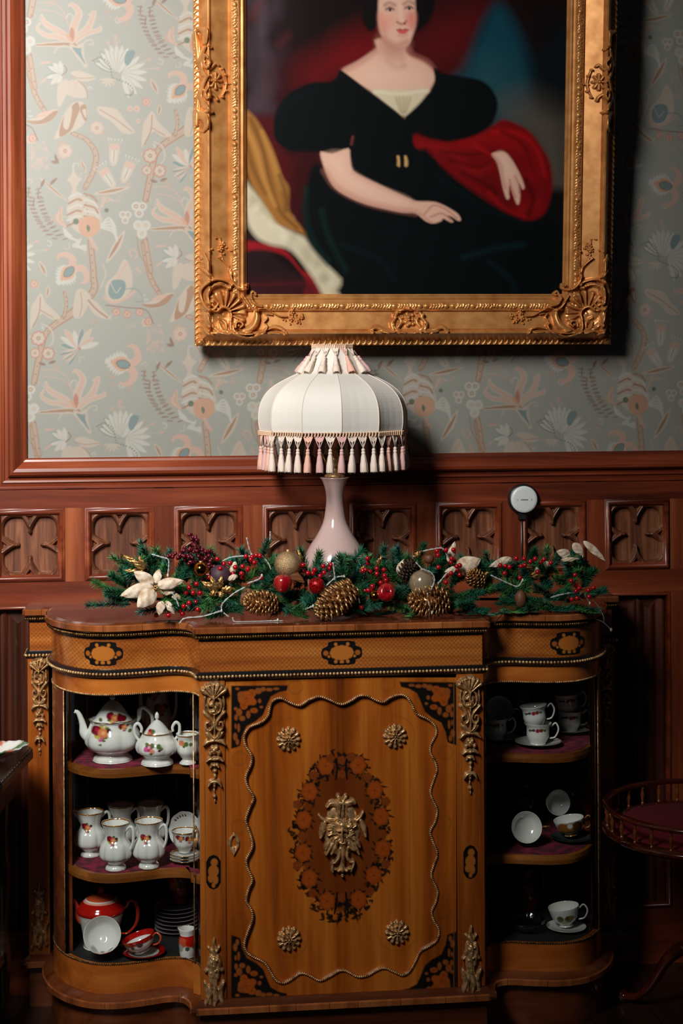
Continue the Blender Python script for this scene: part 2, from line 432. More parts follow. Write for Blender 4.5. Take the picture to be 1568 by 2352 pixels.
# flame petalled flower over a teal horn
for p, r in ((((580, 340), (500, 260), (380, 190), (340, 120)), (5, 7, 6, 1)), (((580, 340), (470, 290), (380, 280), (310, 230), (330, 180)), (6, 6, 5, 3, 1)),
             (((590, 300), (600, 200), (640, 100), (590, 30), (560, 40)), (7, 9, 7, 4, 1)), (((600, 310), (700, 230), (740, 150), (760, 90), (720, 110)), (8, 8, 6, 4, 1)), (((600, 330), (700, 260), (800, 230), (810, 200)), (4, 5, 4, 1)), (((600, 340), (640, 380), (560, 350), (450, 350), (300, 360)), (3, 4, 6, 5, 2))):
    WS(z1(*p), [q*1.0+1.4 for q in r], cCR); WS(z1(*p), [max(.6, q*.62) for q in r], cPK if r[0] != 3 else cTN)
petal(z1((585, 330))[0], -1.6, 34, 6, cRD); petal(z1((585, 330))[0], -2.2, 24, 4, cPE)
WF(z1((560, 350), (620, 360), (670, 340), (680, 440), (705, 520), (680, 530), (640, 470)), cCR); WF(z1((585, 375), (640, 380), (665, 370), (665, 430), (690, 510), (650, 460)), cTE)
WS(z1((440, 420), (480, 370), (560, 370), (640, 470)), 1.4, cCR); WS(z1((680, 470), (660, 400), (680, 330), (740, 310), (750, 345), (720, 345)), 1.4, cCR)
WS(z1((560, 200), (520, 130), (440, 90), (330, 70)), .8, cPK)
# feathery fan leaf with a green chain
for a in np.linspace(-2.75, -1.0, 9): petal(z1((955, 570))[0], a, 66-8*abs(a+1.8), 7, cWH, cGR if int(a*10) % 2 else BGW)
for a in np.linspace(-1.2, .9, 7): petal(z1((980, 580))[0], a+.4, 58, 6, cWH, BGW)
WF(z1((1000, 480), (1020, 400), (1080, 390), (1080, 430), (1030, 510)), cTE)
for q in cr(z1((750, 475), (800, 455), (860, 480), (890, 540), (905, 610), (960, 630), (1030, 660), (1070, 710), (1050, 750), (1010, 745)), 3): WD([q], 1.6, cGR)
for p in (((950, 480), (930, 280)), ((940, 500), (870, 330)), ((1000, 560), (1100, 500), (1200, 460)), ((1020, 560), (1150, 540), (1265, 530))): WS(z1(*p), .6, cCR); flower(z1(p[-1])[0], 3.5, cPK, cPK, 5)
for a in np.linspace(.2, 3.0, 6): petal(z1((870, 620))[0], a, 20, 2.5, cCR)
# brown dashes of the ferns
for k in range(13):
    t = k/12; x, y = 335+60*t**2, 12+115*t
    for sg in (-1, 1): WS([(x+sg*7, y+sg), (x+sg*17, y-2)], 1.5, cBR, a=.8)
for k in range(11):
    t = k/10; x, y = 84+38*t**2, 455+85*t
    for sg in (-1, 1): WS([(x+sg*6, y+sg), (x+sg*16, y-1)], 1.5, cBR, a=.8)
for q in ((235, 1500), (310, 1520), (275, 1590)): WS(z1((q[0], q[1]), (q[0]-6, q[1]+60)), 1.4, cBR)
# spiky leaves with teal hearts
def spiky(c, ang, sc):
    ca, sa = math.cos(ang), math.sin(ang); T = lambda P: [(c[0]+(x*ca-y*sa)*sc, c[1]+(x*sa+y*ca)*sc) for x, y in P]
    def star(l, w_, k):
        o = [(l, 0)]
        for i in range(8): t = 1-(i+1)/9; o += [(l*t+4, w_*math.sin(math.pi*t**.8)*k), (l*t-1, w_*math.sin(math.pi*t**.8)*.72)]
        return o+[(0, 0)]+[(x, -y) for x, y in o[1:]][::-1]
    for pl, sg in (((-2, 4), 1), ((-2, -4), -1)):
        WS(T([(4, sg*4), (-10, sg*16), (-8, sg*34), (6, sg*46), (16, sg*42)]), [9*sc, 9*sc, 7*sc, 5*sc, 2], cPK)
    WF(T(star(62, 30, 1)), cWH, 1.2, 0); WF(T(star(48, 20, 1)), cPE, 1.2, 0); WF(T([(36, 0), (24, 10), (8, 8), (2, 0), (8, -8), (24, -10)]), cDK); WF(T([(34, 0), (24, 8.5), (8, 7), (4, 0), (8, -7), (24, -8.5)]), cTE)
spiky(z2((590, 390))[0], 2.35, .92); spiky(z2((1040, 1190))[0], -2.93, 1.0)
# veined leaves
for p, v in ((((780, 850), (870, 850), (940, 870), (1000, 950), (1080, 1050), (980, 1055), (900, 970), (800, 910)), ((800, 870), (920, 940), (1060, 1045))),):
    WF(z1(*p), cCR); WS(z1(*v), 1.0, cTN)
def leaf2(a, b, w_, c1, c2):
    a, b = np.array(a), np.array(b); d = b-a; n = np.array([-d[1], d[0]]); n = n/np.hypot(*n)*w_
    P = [tuple(a), tuple(a+d*.3+n*.8), tuple(a+d*.6+n), tuple(b), tuple(a+d*.65-n*.7), tuple(a+d*.3-n*.6)]; WF(P, c1); P2 = [tuple(a+d*.12), tuple(a+d*.5+n*.45), tuple(b-d*.12), tuple(a+d*.5-n*.3)]; WF(P2, c2)
leaf2(*z2((845, 360), (995, 100)), 10, cCR, cTN); leaf2(*z1((745, 1550), (1040, 1490)), 8, cCR, cTN); leaf2(*z1((320, 1420), (540, 1610)), 5, cCR, cTN)
leaf2(*z2((370, 470), (310, 345)), 7, cCR, cTN); leaf2(*z2((370, 640), (385, 545)), 6, cCR, cTN); leaf2(*z1((690, 1380), (640, 1270)), 5, cCR, cTN)
# big white leaf and the cream double leaf
WF(z2((325, 605), (370, 690), (480, 800), (400, 810), (330, 770), (260, 860), (235, 900), (245, 730), (280, 660)), cCR); WS(z2((320, 640), (310, 760), (260, 870)), 1.2, cTN); WS(z2((320, 740), (420, 800)), 1, cTN)
WS(z2((330, 850), (400, 890), (420, 980), (380, 1040)), 1.6, cCR)
WF(z2((620, 570), (690, 590), (720, 650), (690, 720), (640, 800), (580, 790), (590, 650)), cCR); WF(z2((690, 640), (770, 680), (820, 740), (880, 810), (790, 800), (720, 740)), cCR); WS(z2((700, 660), (760, 730), (850, 800)), 2, cTN); WS(z2((640, 600), (650, 700), (630, 790)), .8, cTN)
# small flowers
for c, r in (((223, 292), 14), ((150, 346), 15)): flower(c, r, cCR, cPK)
for c, r in (((345, 355), 16), ((337, 389), 11), ((367, 390), 14)): flower(c, r, cCR, cRD, 8, cTN)
for c, r in (((338, 231), 9), ((314, 247), 7), ((299, 247), 6), ((318, 275), 5), ((70, 320), 9)): flower(c, r, cPK, cCR, 6)
for c in ((265, 717), (290, 722), (319, 717), (339, 739), (78, 652)): flower(c, 9, cPK, cRD, 6)
WS(z2((840, 700), (1000, 720), (1160, 740), (1220, 850)), 1.2, cBR)
for a, b in (((360, 1430), (330, 1500)), ((460, 1420), (400, 1480)), ((440, 1230), (470, 1310)), ((410, 1290), (470, 1300)), ((1200, 1430), (1260, 1450)), ((1340, 1420), (1280, 1440))): leaf2(*z1(a, b), 4, cBR, cBR)
for k in range(26): x, y = RN.uniform(1160, 1300)/3.484, 500+RN.uniform(880, 1070)/3.484; WS([(x, y), (x+3, y+3), (x+1, y+7)], .8, cPK)
for k in range(18): x, y = RN.uniform(230, 370)/3.484, RN.uniform(1130, 1320)/3.484; WS([(x, y), (x+3, y-3), (x+6, y)], .7, cPK)
# trumpet flowers
for (x, y, a) in ((912, 1230, -1.5), (1015, 1370, -1.2), (865, 1420, -2.15)):
    c = z1((x, y))[0]; ca, sa = math.cos(a), math.sin(a); T = lambda P: [(c[0]+u*ca-v*sa, c[1]+u*sa+v*ca) for u, v in P]
    WF(T([(-22, -7), (18, -12), (24, 0), (18, 12), (-22, 7)]), cCR); WF(T([(-17, -4), (8, -6), (8, 6), (-17, 4)]), cWH); WS(T([(-16, 0), (14, 0)]), .8, cTN); WF(T([(12, -10), (22, -11), (24, 0), (22, 11), (12, 10)]), cPK)
    for k in (-16, -8, 0, 8, 16): WS(T([(22, k*.6), (34, k)]), .6, cCR); WD(T([(35, k)]), 1.8, cWH)
# pineapple head
c0 = (188, 478)
WF([(168, 386), (176, 402), (188, 410), (180, 420), (176, 438), (205, 455), (228, 485), (232, 512), (200, 540), (168, 525), (153, 490), (158, 455), (166, 436), (162, 420), (154, 412), (163, 402)], cCR)
for k in range(6): y = 446+k*13; WS([(158-k, y+8), (176, y-2), (186, y)], 2.2, cTN if k % 2 else cWH); WS([(194, y-2), (212+k*2, y+4), (222+k, y+16)], 2.2, cWH if k % 2 else cTN)
for k in range(12): WD([(178+RN.uniform(0, 24), 450+k*5)], 1, cBR)
WD([(174, 508)], 7, cGR)
WF([(182, 505), (200, 496), (222, 502), (230, 520), (222, 535), (205, 545), (186, 538), (180, 522)], cPE); WF([(200, 515), (206, 522), (203, 532), (198, 524)], cGR)
for k in range(5):
    WS([(146+k*4, 524+k*4), (150+k*4, 540+k*2), (166+k*3, 548+k)], 2, cWH); WS([(232, 514+k*2), (250+k*2, 500+k*8), (264+k, 520+k*8)], 2.2, cWH)
    WS([(130+k*3, 492-k*4), (126+k*4, 506-k), (150, 520)], 1.6, (cPE, cPK, cCR)[k % 3]); WS([(228+k*5, 482-k*7), (236+k*6, 452+k*2)], 1.5, (cPK, cCR, cPE)[k % 3])
    WS([(185-k*4, 548+k*3), (180-k*3, 566), (196, 575-k*3)], 1.5, cWH)
WD([(244, 482)], 5, cGR); WS([(206, 546), (214, 562), (220, 570)], 4, cPK)
# white trefoils
for x, y, s_ in ((61, 901, 1.0), (29, 919, .8), (67, 946, 1.15)):
    for a in (-2.4, -.7, 1.6):
        q = (x+10*s_*math.cos(a), y+10*s_*math.sin(a)); WD([q], 10.5*s_, cWH)
    for a in (-2.4, -.7, 1.6):
        q = (x+10*s_*math.cos(a), y+10*s_*math.sin(a)); WD([q], 5*s_, cTN if s_ != 1.15 else cCR); WD([q], 3*s_, cCR)
# shell flower, striped fan
WF(z2((990, 330), (1030, 380), (1055, 480), (1040, 580), (940, 680), (850, 660), (840, 540), (900, 470), (930, 440), (950, 390)), cCR)
for k in range(5): WS(z2((900+k*12, 560-k*20), (960+k*10, 440-k*18), (1010, 370)), .8, cPK)
WF(z2((870, 540), (900, 500), (980, 500), (1000, 560), (960, 640), (890, 650), (860, 600)), cTE); WS(z2((880, 520), (920, 600), (960, 560)), 1, cCR)
WS(z2((830, 640), (900, 680), (990, 650), (1070, 590)), 3, cPK); WS(z2((1050, 310), (1030, 270), (1060, 250), (1095, 290), (1070, 330)), 1.4, cPK); WS(z2((1000, 570), (1080, 570), (1130, 620), (1130, 670), (1080, 670)), 1, cTE)
WS(z2((820, 380), (840, 450), (800, 560)), 1.4, cCR)
for k, c in enumerate((cTE, cWH, cPK, cWH, cTE, cCR, cPK, cWH)):
    a = -2.9+k*.36; q = z2((620, 1050))[0]; petal(q, a if k < 4 else a+.1, 42+(k % 3)*6, 5.5, c, cCR)
WD(z2((625, 1050)), 4, cRD)
for k in range(8): a = .6+k*.22; q = z2((620, 1050))[0]; petal(q, 2.1+.12*k, 44-(k % 2)*6, 3, (cTE, cCR, cPK)[k % 3])
WS(z2((330, 1220), (430, 1215), (520, 1270), (560, 1360)), .9, cPK)

def wall_uv(X, Z): return 60+(X+.829)*820.5, (2.778-Z)*818.0
def paper_col(X, Z):
    u, v = wall_uv(X, Z); u = np.mod(u, 520)
    n = np.floor(v/844.0); v = v-n*844
    u = np.mod(u-n*2*BX, 520)          # two half drops per rectangle
    iu, iv = np.floor(u).astype(int) % 520, np.floor(v).astype(int) % 844; fu, fv = (u % 1)[..., None], (v % 1)[..., None]
    A = wt.C; ju, jv = (iu+1) % 520, (iv+1) % 844
    return (A[iv, iu]*(1-fu)+A[iv, ju]*fu)*(1-fv)+(A[jv, iu]*(1-fu)+A[jv, ju]*fu)*fv
mp = painted('chintz_wallpaper', .55, 0, .15, 1400)
gx = np.concatenate([np.arange(-.86, 1.32, .0022)]); gz = np.arange(RAILZ-.02, 2.88, .0022)
X, Z = np.meshgrid(gx, gz); Vw = np.stack([X, X*0, Z], -1).reshape(-1, 3)
cw = paper_col(X, Z).reshape(-1, 4)
hide = (X > -.28) & (X < .78) & (Z > 1.92)
q = ~(hide[:-1, :-1] & hide[1:, 1:]); jj, ii = np.nonzero(q); b = jj*len(gx)+ii
Qw = np.stack([b, b+1, b+len(gx)+1, b+len(gx)], 1); used = np.zeros(len(Vw), bool); used[Qw.ravel()] = True; idx = np.cumsum(used)-1
wall = struct(npmesh('wall_back', Vw[used], idx[Qw], mp, None, cw[used], False))
# the rest of the same wall, behind the panelling and beyond the printed grid
mb = MB(); mb.box(WX0, WX1, .001, .12, 0, 4.2); struct(mb.build('wall_backing', mat('plaster', L(150, 152, 144), .8))).name = 'wall_behind'

# ---- floor, left wall with its tall window
mf = wood('oak_boards', L(26, 14, 8), L(48, 28, 16), L(70, 44, 26), 'y', .35, .3, 1)
mb = MB(); yy = -5.6
for k in range(28):
    x = WX0+k*.175; mb.box(x+.0015, x+.1735, -5.6, 0, -.03, 0)
struct(mb.build('floor', mf))
ml = mat('plaster_left', L(120, 118, 108), .85)
mb = MB()
mb.box(WX0-.3, WX0, -5.6, -3.5, 0, 4.2); mb.box(WX0-.3, WX0, -2.0, .12, 0, 4.2); mb.box(WX0-.3, WX0, -3.5, -2.0, 0, 2.2); mb.box(WX0-.3, WX0, -3.5, -2.0, 4.0, 4.2)
struct(mb.build('wall_left', ml))
wn = struct(tag(bpy.data.objects.new('window_1', None))); COL.objects.link(wn); wn.location = (WX0-.1, -2.75, 2.2)
mb = MB()
for y in (-3.48, -2.985, -2.49, -2.02): mb.box(WX0-.13, WX0-.08, y-.025, y+.025, 2.2, 4.0)
for z in (2.225, 2.8, 3.4, 3.975): mb.box(WX0-.125, WX0-.085, -3.5, -2.0, z-.02, z+.02)
mb.build('window_frame', mat('window_paint', L(90, 60, 40), .5), wn)

# ---- bolection moulding round the wallpaper field: left upright and dado rail, mitred
# profile: (distance outwards from the wallpaper, projection from the wall)
PRF = [(0, 0), (0, .010), (.004, .014), (.010, .016), (.018, .024), (.028, .034), (.037, .038), (.045, .036), (.050, .028), (.052, .018), (.060, .016), (.062, .020), (.067, .021), (.071, .015), (.079, .013), (.081, .017), (.086, .017), (.089, .010), (.094, .006), (.094, 0)]
XL = -.829
def mould(name, segs, m):
    mb = MB(); mb.rings(segs, closed=False, cap=False, sm=False); return struct(mb.build(name, m))
mould('trim_1', [[(XL-o, -p, 4.2) for o, p in PRF], [(XL-o, -p, RAILZ-o) for o, p in PRF]], M['pine'])
mould('trim_2', [[(XL-o, -p, RAILZ-o) for o, p in PRF], [(WX1, -p, RAILZ-o) for o, p in PRF]], M['pine_x'])
mb = MB(); mb.box(WX0, XL-.09, -.012, 0, 1.385, 4.2); struct(mb.build('trim_3', M['pine']))

# ---- carved wainscot: stiles, rails, quatrefoil panels above linenfold panels
def Wz(py, px=300): return PY(px, py, -.01).z
ZT, ZQ1, ZQ0, ZL1 = RAILZ-.088, PY(100, 1166, -.01).z, PY(100, 1335, -.01).z, PY(100, 1389, -.01).z
PX0 = PY(195, 1250, -.01).x; PER = (PY(1385, 1220, -.01).x-PX0)/6; PWd = PY(355, 1250, -.01).x-PX0
cols = [PX0+k*PER for k in range(-6, 13)]; cols = [x for x in cols if x > WX0 and x < WX1-.2]
YS = -.026
wc = struct(bpy.data.objects.new('trim_4', None)); COL.objects.link(wc); wc.location = (0, 0, 0)
mb = MB()
for x in cols: mb.box(x+PWd, x+PER, YS, 0, .0, ZT)
mb.build('stiles', M['pine'], wc)
mb = MB(); mb.box(WX0, WX1, YS-.0006, 0, ZQ1, ZT); mb.box(WX0, WX1, YS-.0006, 0, ZL1, ZQ0); mb.box(WX0, WX1, YS-.0006, 0, 0, .16)
mb.box(WX0, WX1, YS-.012, YS, 0, .1)
mb.build('rails', M['pine_x'], wc)
def quatrefoil(x0, x1, z0, z1):
    """tracery: four lobed opening cut in a square, cusps pointing inwards"""
    cx, cz, hw, hh = (x0+x1)/2, (z0+z1)/2, (x1-x0)/2, (z1-z0)/2
    cv = Cv(-1, -1, 1, 1, .0155); X, Y = np.meshgrid(cv.xs, cv.ys); ax, ay = np.abs(X), np.abs(Y)
    lo = ((np.abs(ax-.50)/.43)**2.6+(np.abs(ay-.50)/.43)**2.6)**(1/2.6)*.43-.43
    lob = np.minimum(lo, np.maximum(ax, ay)-.40)
    fg = lambda s1, s2: np.maximum(s1-(.04+.30*np.clip((s2-.36)/.6, 0, 1)**1.7), .36-s2)
    d = np.maximum(lob, -np.minimum(fg(ax, ay), fg(ay, ax)))             # <0 inside the opening
    edge = np.maximum(ax, ay)
    h = np.clip(d/.11, 0, 1)
    h = np.sqrt(1-(1-h)**2)*.020+.001
    tri = (edge > .0) & (((np.hypot(ax, ay-1.02) < .17) & (ax < .15)) | ((np.hypot(ay, ax-1.02) < .17) & (ay < .15)))
    rim = np.maximum(0, 1-np.abs(d-.10)/.03)*.002
    h = h+rim*(d > 0)
    # triangular spandrel holes behind each cusp and in the corners
    for s1, s2 in ((ax, ay), (ay, ax)):
        t = np.clip(1-np.maximum(s1/.13+(.98-s2)/.17, 0), 0, 1)*(s2 < .985); h = h-np.minimum(t*3, 1)*.014*(d > .06)
    cv.h = h.astype(np.float32)
    msk = d > -.01
    fn = lambda U, V, H: np.stack([cx+U*hw, -(.001+H*.98)+0*U, cz+V*hh], -1)
    return cv, fn, msk
def frame_mould(mb, x0, x1, z0, z1, y, prof):
    pts = [(x0, z0), (x1, z0), (x1, z1), (x0, z1)]; sg = [(1, 1), (-1, 1), (-1, -1), (1, -1)]
    R = [[(px+sx*o, y-p, pz+sz*o) for o, p in prof] for (px, pz), (sx, sz) in zip(pts, sg)]; R.append(R[0])
    mb.rings(R, closed=False, cap=False)
QP = [(0, 0), (0, .001), (.003, .0), (.006, .008), (.010, .009), (.014, .007), (.016, .0), (.020, -.004), (.024, -.018)]
for x in cols:
    if x > 1.35 or x < -1.4: continue
    mb = MB(); frame_mould(mb, x, x+PWd, ZQ0, ZQ1, YS, QP); mb.build('panel_moulding', M['pine_x'], wc)
    cv, fn, msk = quatrefoil(x+.020, x+PWd-.020, ZQ0+.020, ZQ1-.020)
    o = cv.mesh('quatrefoil_tracery', fn, M['pine_dark'], wc, mask=msk)
    mb = MB(); mb.box(x, x+PWd, -.0008, 0, ZQ0, ZQ1); mb.build('recessed_panel', M['pine_dark'], wc)
# linenfold panels below
for x in cols:
    if x > 1.35 or x < -1.4: continue
    zt = ZL1-.012; mb = MB(); frame_mould(mb, x, x+PWd, .16, ZL1, YS, [(0, 0), (.0, .002), (.003, .006), (.007, .006), (.010, -.002), (.012, -.022)])
    mb.build('panel_moulding', M['pine_x'], wc)
    n = 120; P = []; xs = [x+.01+(PWd-.02)*k/n for k in range(n+1)]
    def hh(t): 
        a = abs(t-.5)*2; return .004+.009*abs(math.sin(a*math.pi*2.5+.9))**1.6*(1 if a < .96 else .2)
    R = []
    for z, k in ((.17, 1), (ZL1-.05, 1), (ZL1-.035, 1)): R.append([(xx, -.001-hh(i/n)*k, z+(.014*math.sin(i/n*math.pi*5) if z > ZL1-.04 else 0)) for i, xx in enumerate(xs)])
    R.append([(p[0], -.001, p[2]) for p in R[-1]])
    R.append([(xx, -.001, ZL1) for xx in xs])
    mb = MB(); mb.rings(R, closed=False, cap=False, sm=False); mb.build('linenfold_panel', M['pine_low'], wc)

# ================================================================ FRAMED PORTRAIT
TL = math.radians(5.2)
FO = Vector((0, -.047, 1.80)); NN = Vector((0, -math.cos(TL), -math.sin(TL))); WV = Vector((0, -math.sin(TL), math.cos(TL)))
def PL(px, py, d):
    """photo pixel -> (u, w) on the leaning picture plane raised by d"""
    r = ray(px, py); o = FO+NN*d; t = (o-CAM).dot(NN)/r.dot(NN); p = CAM+r*t-FO; return p.x, p.dot(WV)
uL, uR = PL(446, 500, .05)[0], PL(1409, 450, .05)[0]; w0 = PL(784, 793, .04)[1]; wTop = w0+1.44
sL, sR, sB = PL(565, 400, .06)[0], PL(1299, 400, .06)[0], PL(930, 671, .06)[1]
print('frame', uL, uR, w0, sL, sR, sB, 'rail', sL-uL, uR-sR, sB-w0)
RW = (sL-uL+uR-sR+sB-w0)/3
FPR = [(.012, -.045), (.012, -.004), (0, .0), (0, .042), (.004, .050), (.014, .052), (.018, .058), (.034, .088), (.037, .094), (.041, .094), (.0435, .088), (.046, .078), (.049, .080), (.098, .062), (.100, .068), (.104, .071), (.124, .071), (.127, .067), (.131, .064), (.136, .066), (.140, .062), (.144, .054), (.147, .050), (.148, .036)]
ks = RW/.148; FPR = [(o*ks, p) for o, p in FPR]
fr = thing('framed_portrait', FO, 'gilt framed oil portrait of a seated woman in black, hung on the wallpaper', 'painting')
def LF(u, w_, h): return FO+Vector((1, 0, 0))*u+WV*w_+NN*h
mb = MB(); cs = [(uL, w0, 1, 1), (uR, w0, -1, 1), (uR, wTop, -1, -1), (uL, wTop, 1, -1)]
R = [[tuple(LF(u+sx*o, v+sy*o, p)) for o, p in FPR] for u, v, sx, sy in cs]; R.append(R[0]); mb.rings(R, closed=False, cap=False, sm=False)
mb.build('frame', M['gold'], fr)
def fmap(u0, v0, su, sv, base, swap=False, S=830.0):
    uv, wv, nv, o = np.array((1, 0, 0)), np.array(WV), np.array(NN), np.array(FO)
    def fn(X, Y, H):
        A, Bq = (X, Y) if not swap else (Y, X)
        u = u0+su*A/S; v = v0+sv*Bq/S; d = (base(X, Y) if callable(base) else base)+H
        return o+u[..., None]*uv+v[..., None]*wv+d[..., None]*nv
    return fn
# carved rope edge and carved inner band, as relief strips
def strip_edge(length, kind):
    n = length*830; cv = Cv(0, 0, n, 17 if kind == 'in' else 14, 1.6)
    if kind == 'rope':
        x = 0
        while x < n: cv.hst([(x, 1), (x+5, 5), (x+6, 12)], [3, 5, 3], .007, 3); cv.hst([(x+4, 2), (x+11, 4)], 2, .004, 2); x += 13.5
    else:
        x = 0; r2 = random.Random(3)
        while x < n:
            k = (x % 62)
            if k < 16: cv.hdot(x+6, 8.5, 7.5, .0075, 6.5); x += 15
            else:
                cv.hst([(x, 3+r2.random()*3), (x+5, 10+r2.random()*3)], 2.6, .006, 2); cv.hst([(x+2, 14), (x+7, 8)], 2.2, .005, 2); cv.hdot(x+3, r2.uniform(3, 14), 2.6, .007); x += 6.5
    return cv
rp = strip_edge(uR-uL, 'rope'); rv = strip_edge(1.44, 'rope'); ib = strip_edge(uR-uL-.2*ks, 'in'); iv = strip_edge(1.24, 'in')
rb, o0 = .048, .101*ks
rp.mesh('carved_edge', fmap(uL, w0+.001, 1, 1, rb), M['gold'], fr); rv.mesh('carved_edge', fmap(uL+.001, w0, 1, 1, rb, True), M['gold'], fr); rv.mesh('carved_edge', fmap(uR-.001, w0, -1, 1, rb, True), M['gold'], fr)
ib.mesh('carved_band', fmap(uL+o0, w0+o0+.002, 1, 1, .069), M['gold'], fr); iv.mesh('carved_band', fmap(uL+o0+.002, w0+o0, 1, 1, .069, True), M['gold'], fr); iv.mesh('carved_band', fmap(uR-o0-.002, w0+o0, -1, 1, .069, True), M['gold'], fr)
# corner cartouche drawn in the zoomed photo's units then shrunk
def zc(p): return [((430+x/4.752)-445, 795-(560+y/4.752)) for x, y in p]
def blossoms(cv, P, r=4, h=.012):
    for i, (x, y) in enumerate(P):
        for k in range(5): a = k*1.257+i; cv.hdot(x+r*.9*math.cos(a), y+r*.9*math.sin(a), r*.62, h*.75)
        cv.hdot(x, y, r*.55, h)
def corner():
    cv = Cv(-12, -12, 250, 250, 1.0)
    S = lambda p, r, h, **k: cv.hst(zc(p), [q/4.752 for q in r] if isinstance(r, (list, tuple)) else r/4.752, h, **k)
    D = lambda x, y, r, h: cv.hdot(zc([(x, y)])[0][0], zc([(x, y)])[0][1], r/4.752, h)
    S([(330, 560), (300, 640), (330, 760), (420, 800), (540, 800), (600, 700)], [60, 80, 90, 90, 90, 50], .012)
    S([(160, 700), (230, 850), (330, 930), (480, 960)], [40, 70, 70, 50], .011)
    S([(470, 440), (420, 400), (310, 375), (205, 415), (135, 500), (140, 600), (190, 690), (270, 705), (325, 640)], [22, 22, 22, 22, 20, 22, 24, 22, 14], .028)
    S([(440, 470), (350, 430), (255, 460), (205, 540), (215, 610), (250, 640)], [26, 30, 28, 24, 18, 12], .022)
    S([(400, 440), (300, 415), (220, 460), (180, 540)], 5, .008, sub=True); S([(360, 450), (280, 460), (225, 530)], 4, .006, sub=True)
    D(262, 618, 34, .030); D(440, 470, 34, .030)
    for k in range(10):
        a = math.radians(168-k*21); c = (395, 745); r0, r1 = 75, 225-abs(k-4)*3
        S([(c[0]+r0*math.cos(a), c[1]-r0*math.sin(a)), (c[0]+(r0+r1)/2*math.cos(a), c[1]-(r0+r1)/2*math.sin(a)), (c[0]+r1*math.cos(a), c[1]-r1*math.sin(a))], [10, 20, 32], .024)
    S([(320, 715), (370, 680), (430, 700), (465, 760), (455, 830)], 20, .030)
    D(395, 770, 52, .014)
    S([(735, 720), (745, 790), (715, 870), (650, 925), (590, 935)], [26, 42, 48, 44, 20], .027)
    S([(455, 840), (462, 930), (530, 990), (630, 1018), (730, 1005), (815, 950), (850, 895), (825, 860)], [20, 22, 24, 24, 24, 22, 18, 12], .028)
    S([(480, 880), (500, 935), (580, 975), (690, 975)], 14, .022); S([(500, 860), (520, 940), (620, 985), (720, 975)], 4, .006, sub=True)
    S([(560, 900), (590, 870), (560, 840), (520, 850), (510, 900)], 14, .029); D(545, 880, 18, .032)
    S([(655, 440), (650, 485), (585, 492), (525, 460), (480, 400), (455, 330)], [16, 18, 20, 18, 14, 10], .024); D(640, 447, 26, .030)
    S([(745, 540), (700, 520), (685, 590), (735, 655), (800, 675)], [14, 18, 20, 18, 14], .024); S([(600, 560), (650, 640), (700, 700), (760, 720)], 18, .022); D(735, 545, 22, .027)
    S([(170, 110), (190, 200), (210, 280)], [20, 44, 26], .020); S([(150, 270), (190, 300), (240, 340), (290, 390)], [14, 26, 22, 12], .022); D(150, 150, 28, .023); D(240, 330, 20, .024)
    for p in ([(200, 760), (230, 850), (300, 900)], [(240, 880), (330, 940), (440, 985)], [(330, 850), (360, 920), (430, 940)], [(160, 900), (200, 960), (280, 1000)], [(330, 800), (400, 850), (410, 920)]): S(p, [14, 28, 10], .020)
    D(225, 890, 24, .022); D(120, 1080, 46, .016); D(150, 1060, 26, .019)
    S([(770, 700), (850, 700), (920, 745), (1000, 785), (1080, 790)], [12, 12, 10, 8, 7], .015); S([(830, 760), (860, 800), (830, 840)], 10, .016); S([(860, 760), (920, 770)], 8, .014)
    S([(455, 340), (440, 250), (390, 190), (330, 140)], [12, 10, 9, 7], .016); S([(470, 300), (470, 380), (500, 420)], 12, .014)
    S([(850, 930), (940, 900), (1030, 930), (1075, 985)], [10, 26, 22, 10], .018); D(1040, 990, 20, .018); S([(900, 960), (990, 970)], 14, .015)
    blossoms(cv, zc([(1130, 745), (1125, 810), (1190, 830), (1250, 790), (1310, 845), (1370, 775), (1330, 730)]), 5.4, .015)
    for x, y in ((1060, 830), (1110, 870), (1150, 700), (1180, 770), (1280, 860), (1350, 830), (1420, 760), (1450, 800), (1520, 790), (1480, 795), (1340, 700), (1220, 860), (1030, 820)): D(x, y, 14, .010)
    def zu(p): return [((430+x/2.751)-445, 795-(400+y/2.751)) for x, y in p]
    blossoms(cv, zu([(205, 470), (215, 440), (205, 345), (235, 355), (190, 265)]), 5.2, .015)
    for p in zu([(135, 480), (150, 470), (240, 460), (270, 480), (200, 520), (225, 500), (175, 350), (250, 340), (190, 240), (190, 222), (170, 275), (235, 285), (210, 300), (175, 400), (200, 395), (265, 600)]): cv.hdot(p[0], p[1], 3.6, .010)
    cv.hst(zu([(205, 500), (230, 560), (260, 620)]), 2.4, .009); cv.hst(zu([(195, 240), (200, 330), (205, 450)]), 2, .008)
    return cv
cc = corner()
_fo = [o for o, p in FPR[2:]]; _fp = [p for o, p in FPR[2:]]
prof = lambda o: np.interp(o, _fo, _fp)-.002
cb = lambda X, Y: prof(np.minimum(X, Y)/830)
cc.mesh('corner_cartouche', fmap(uL, w0, 1, 1, cb), M['gold'], fr); cc.mesh('corner_cartouche', fmap(uR, w0, -1, 1, cb), M['gold'], fr)
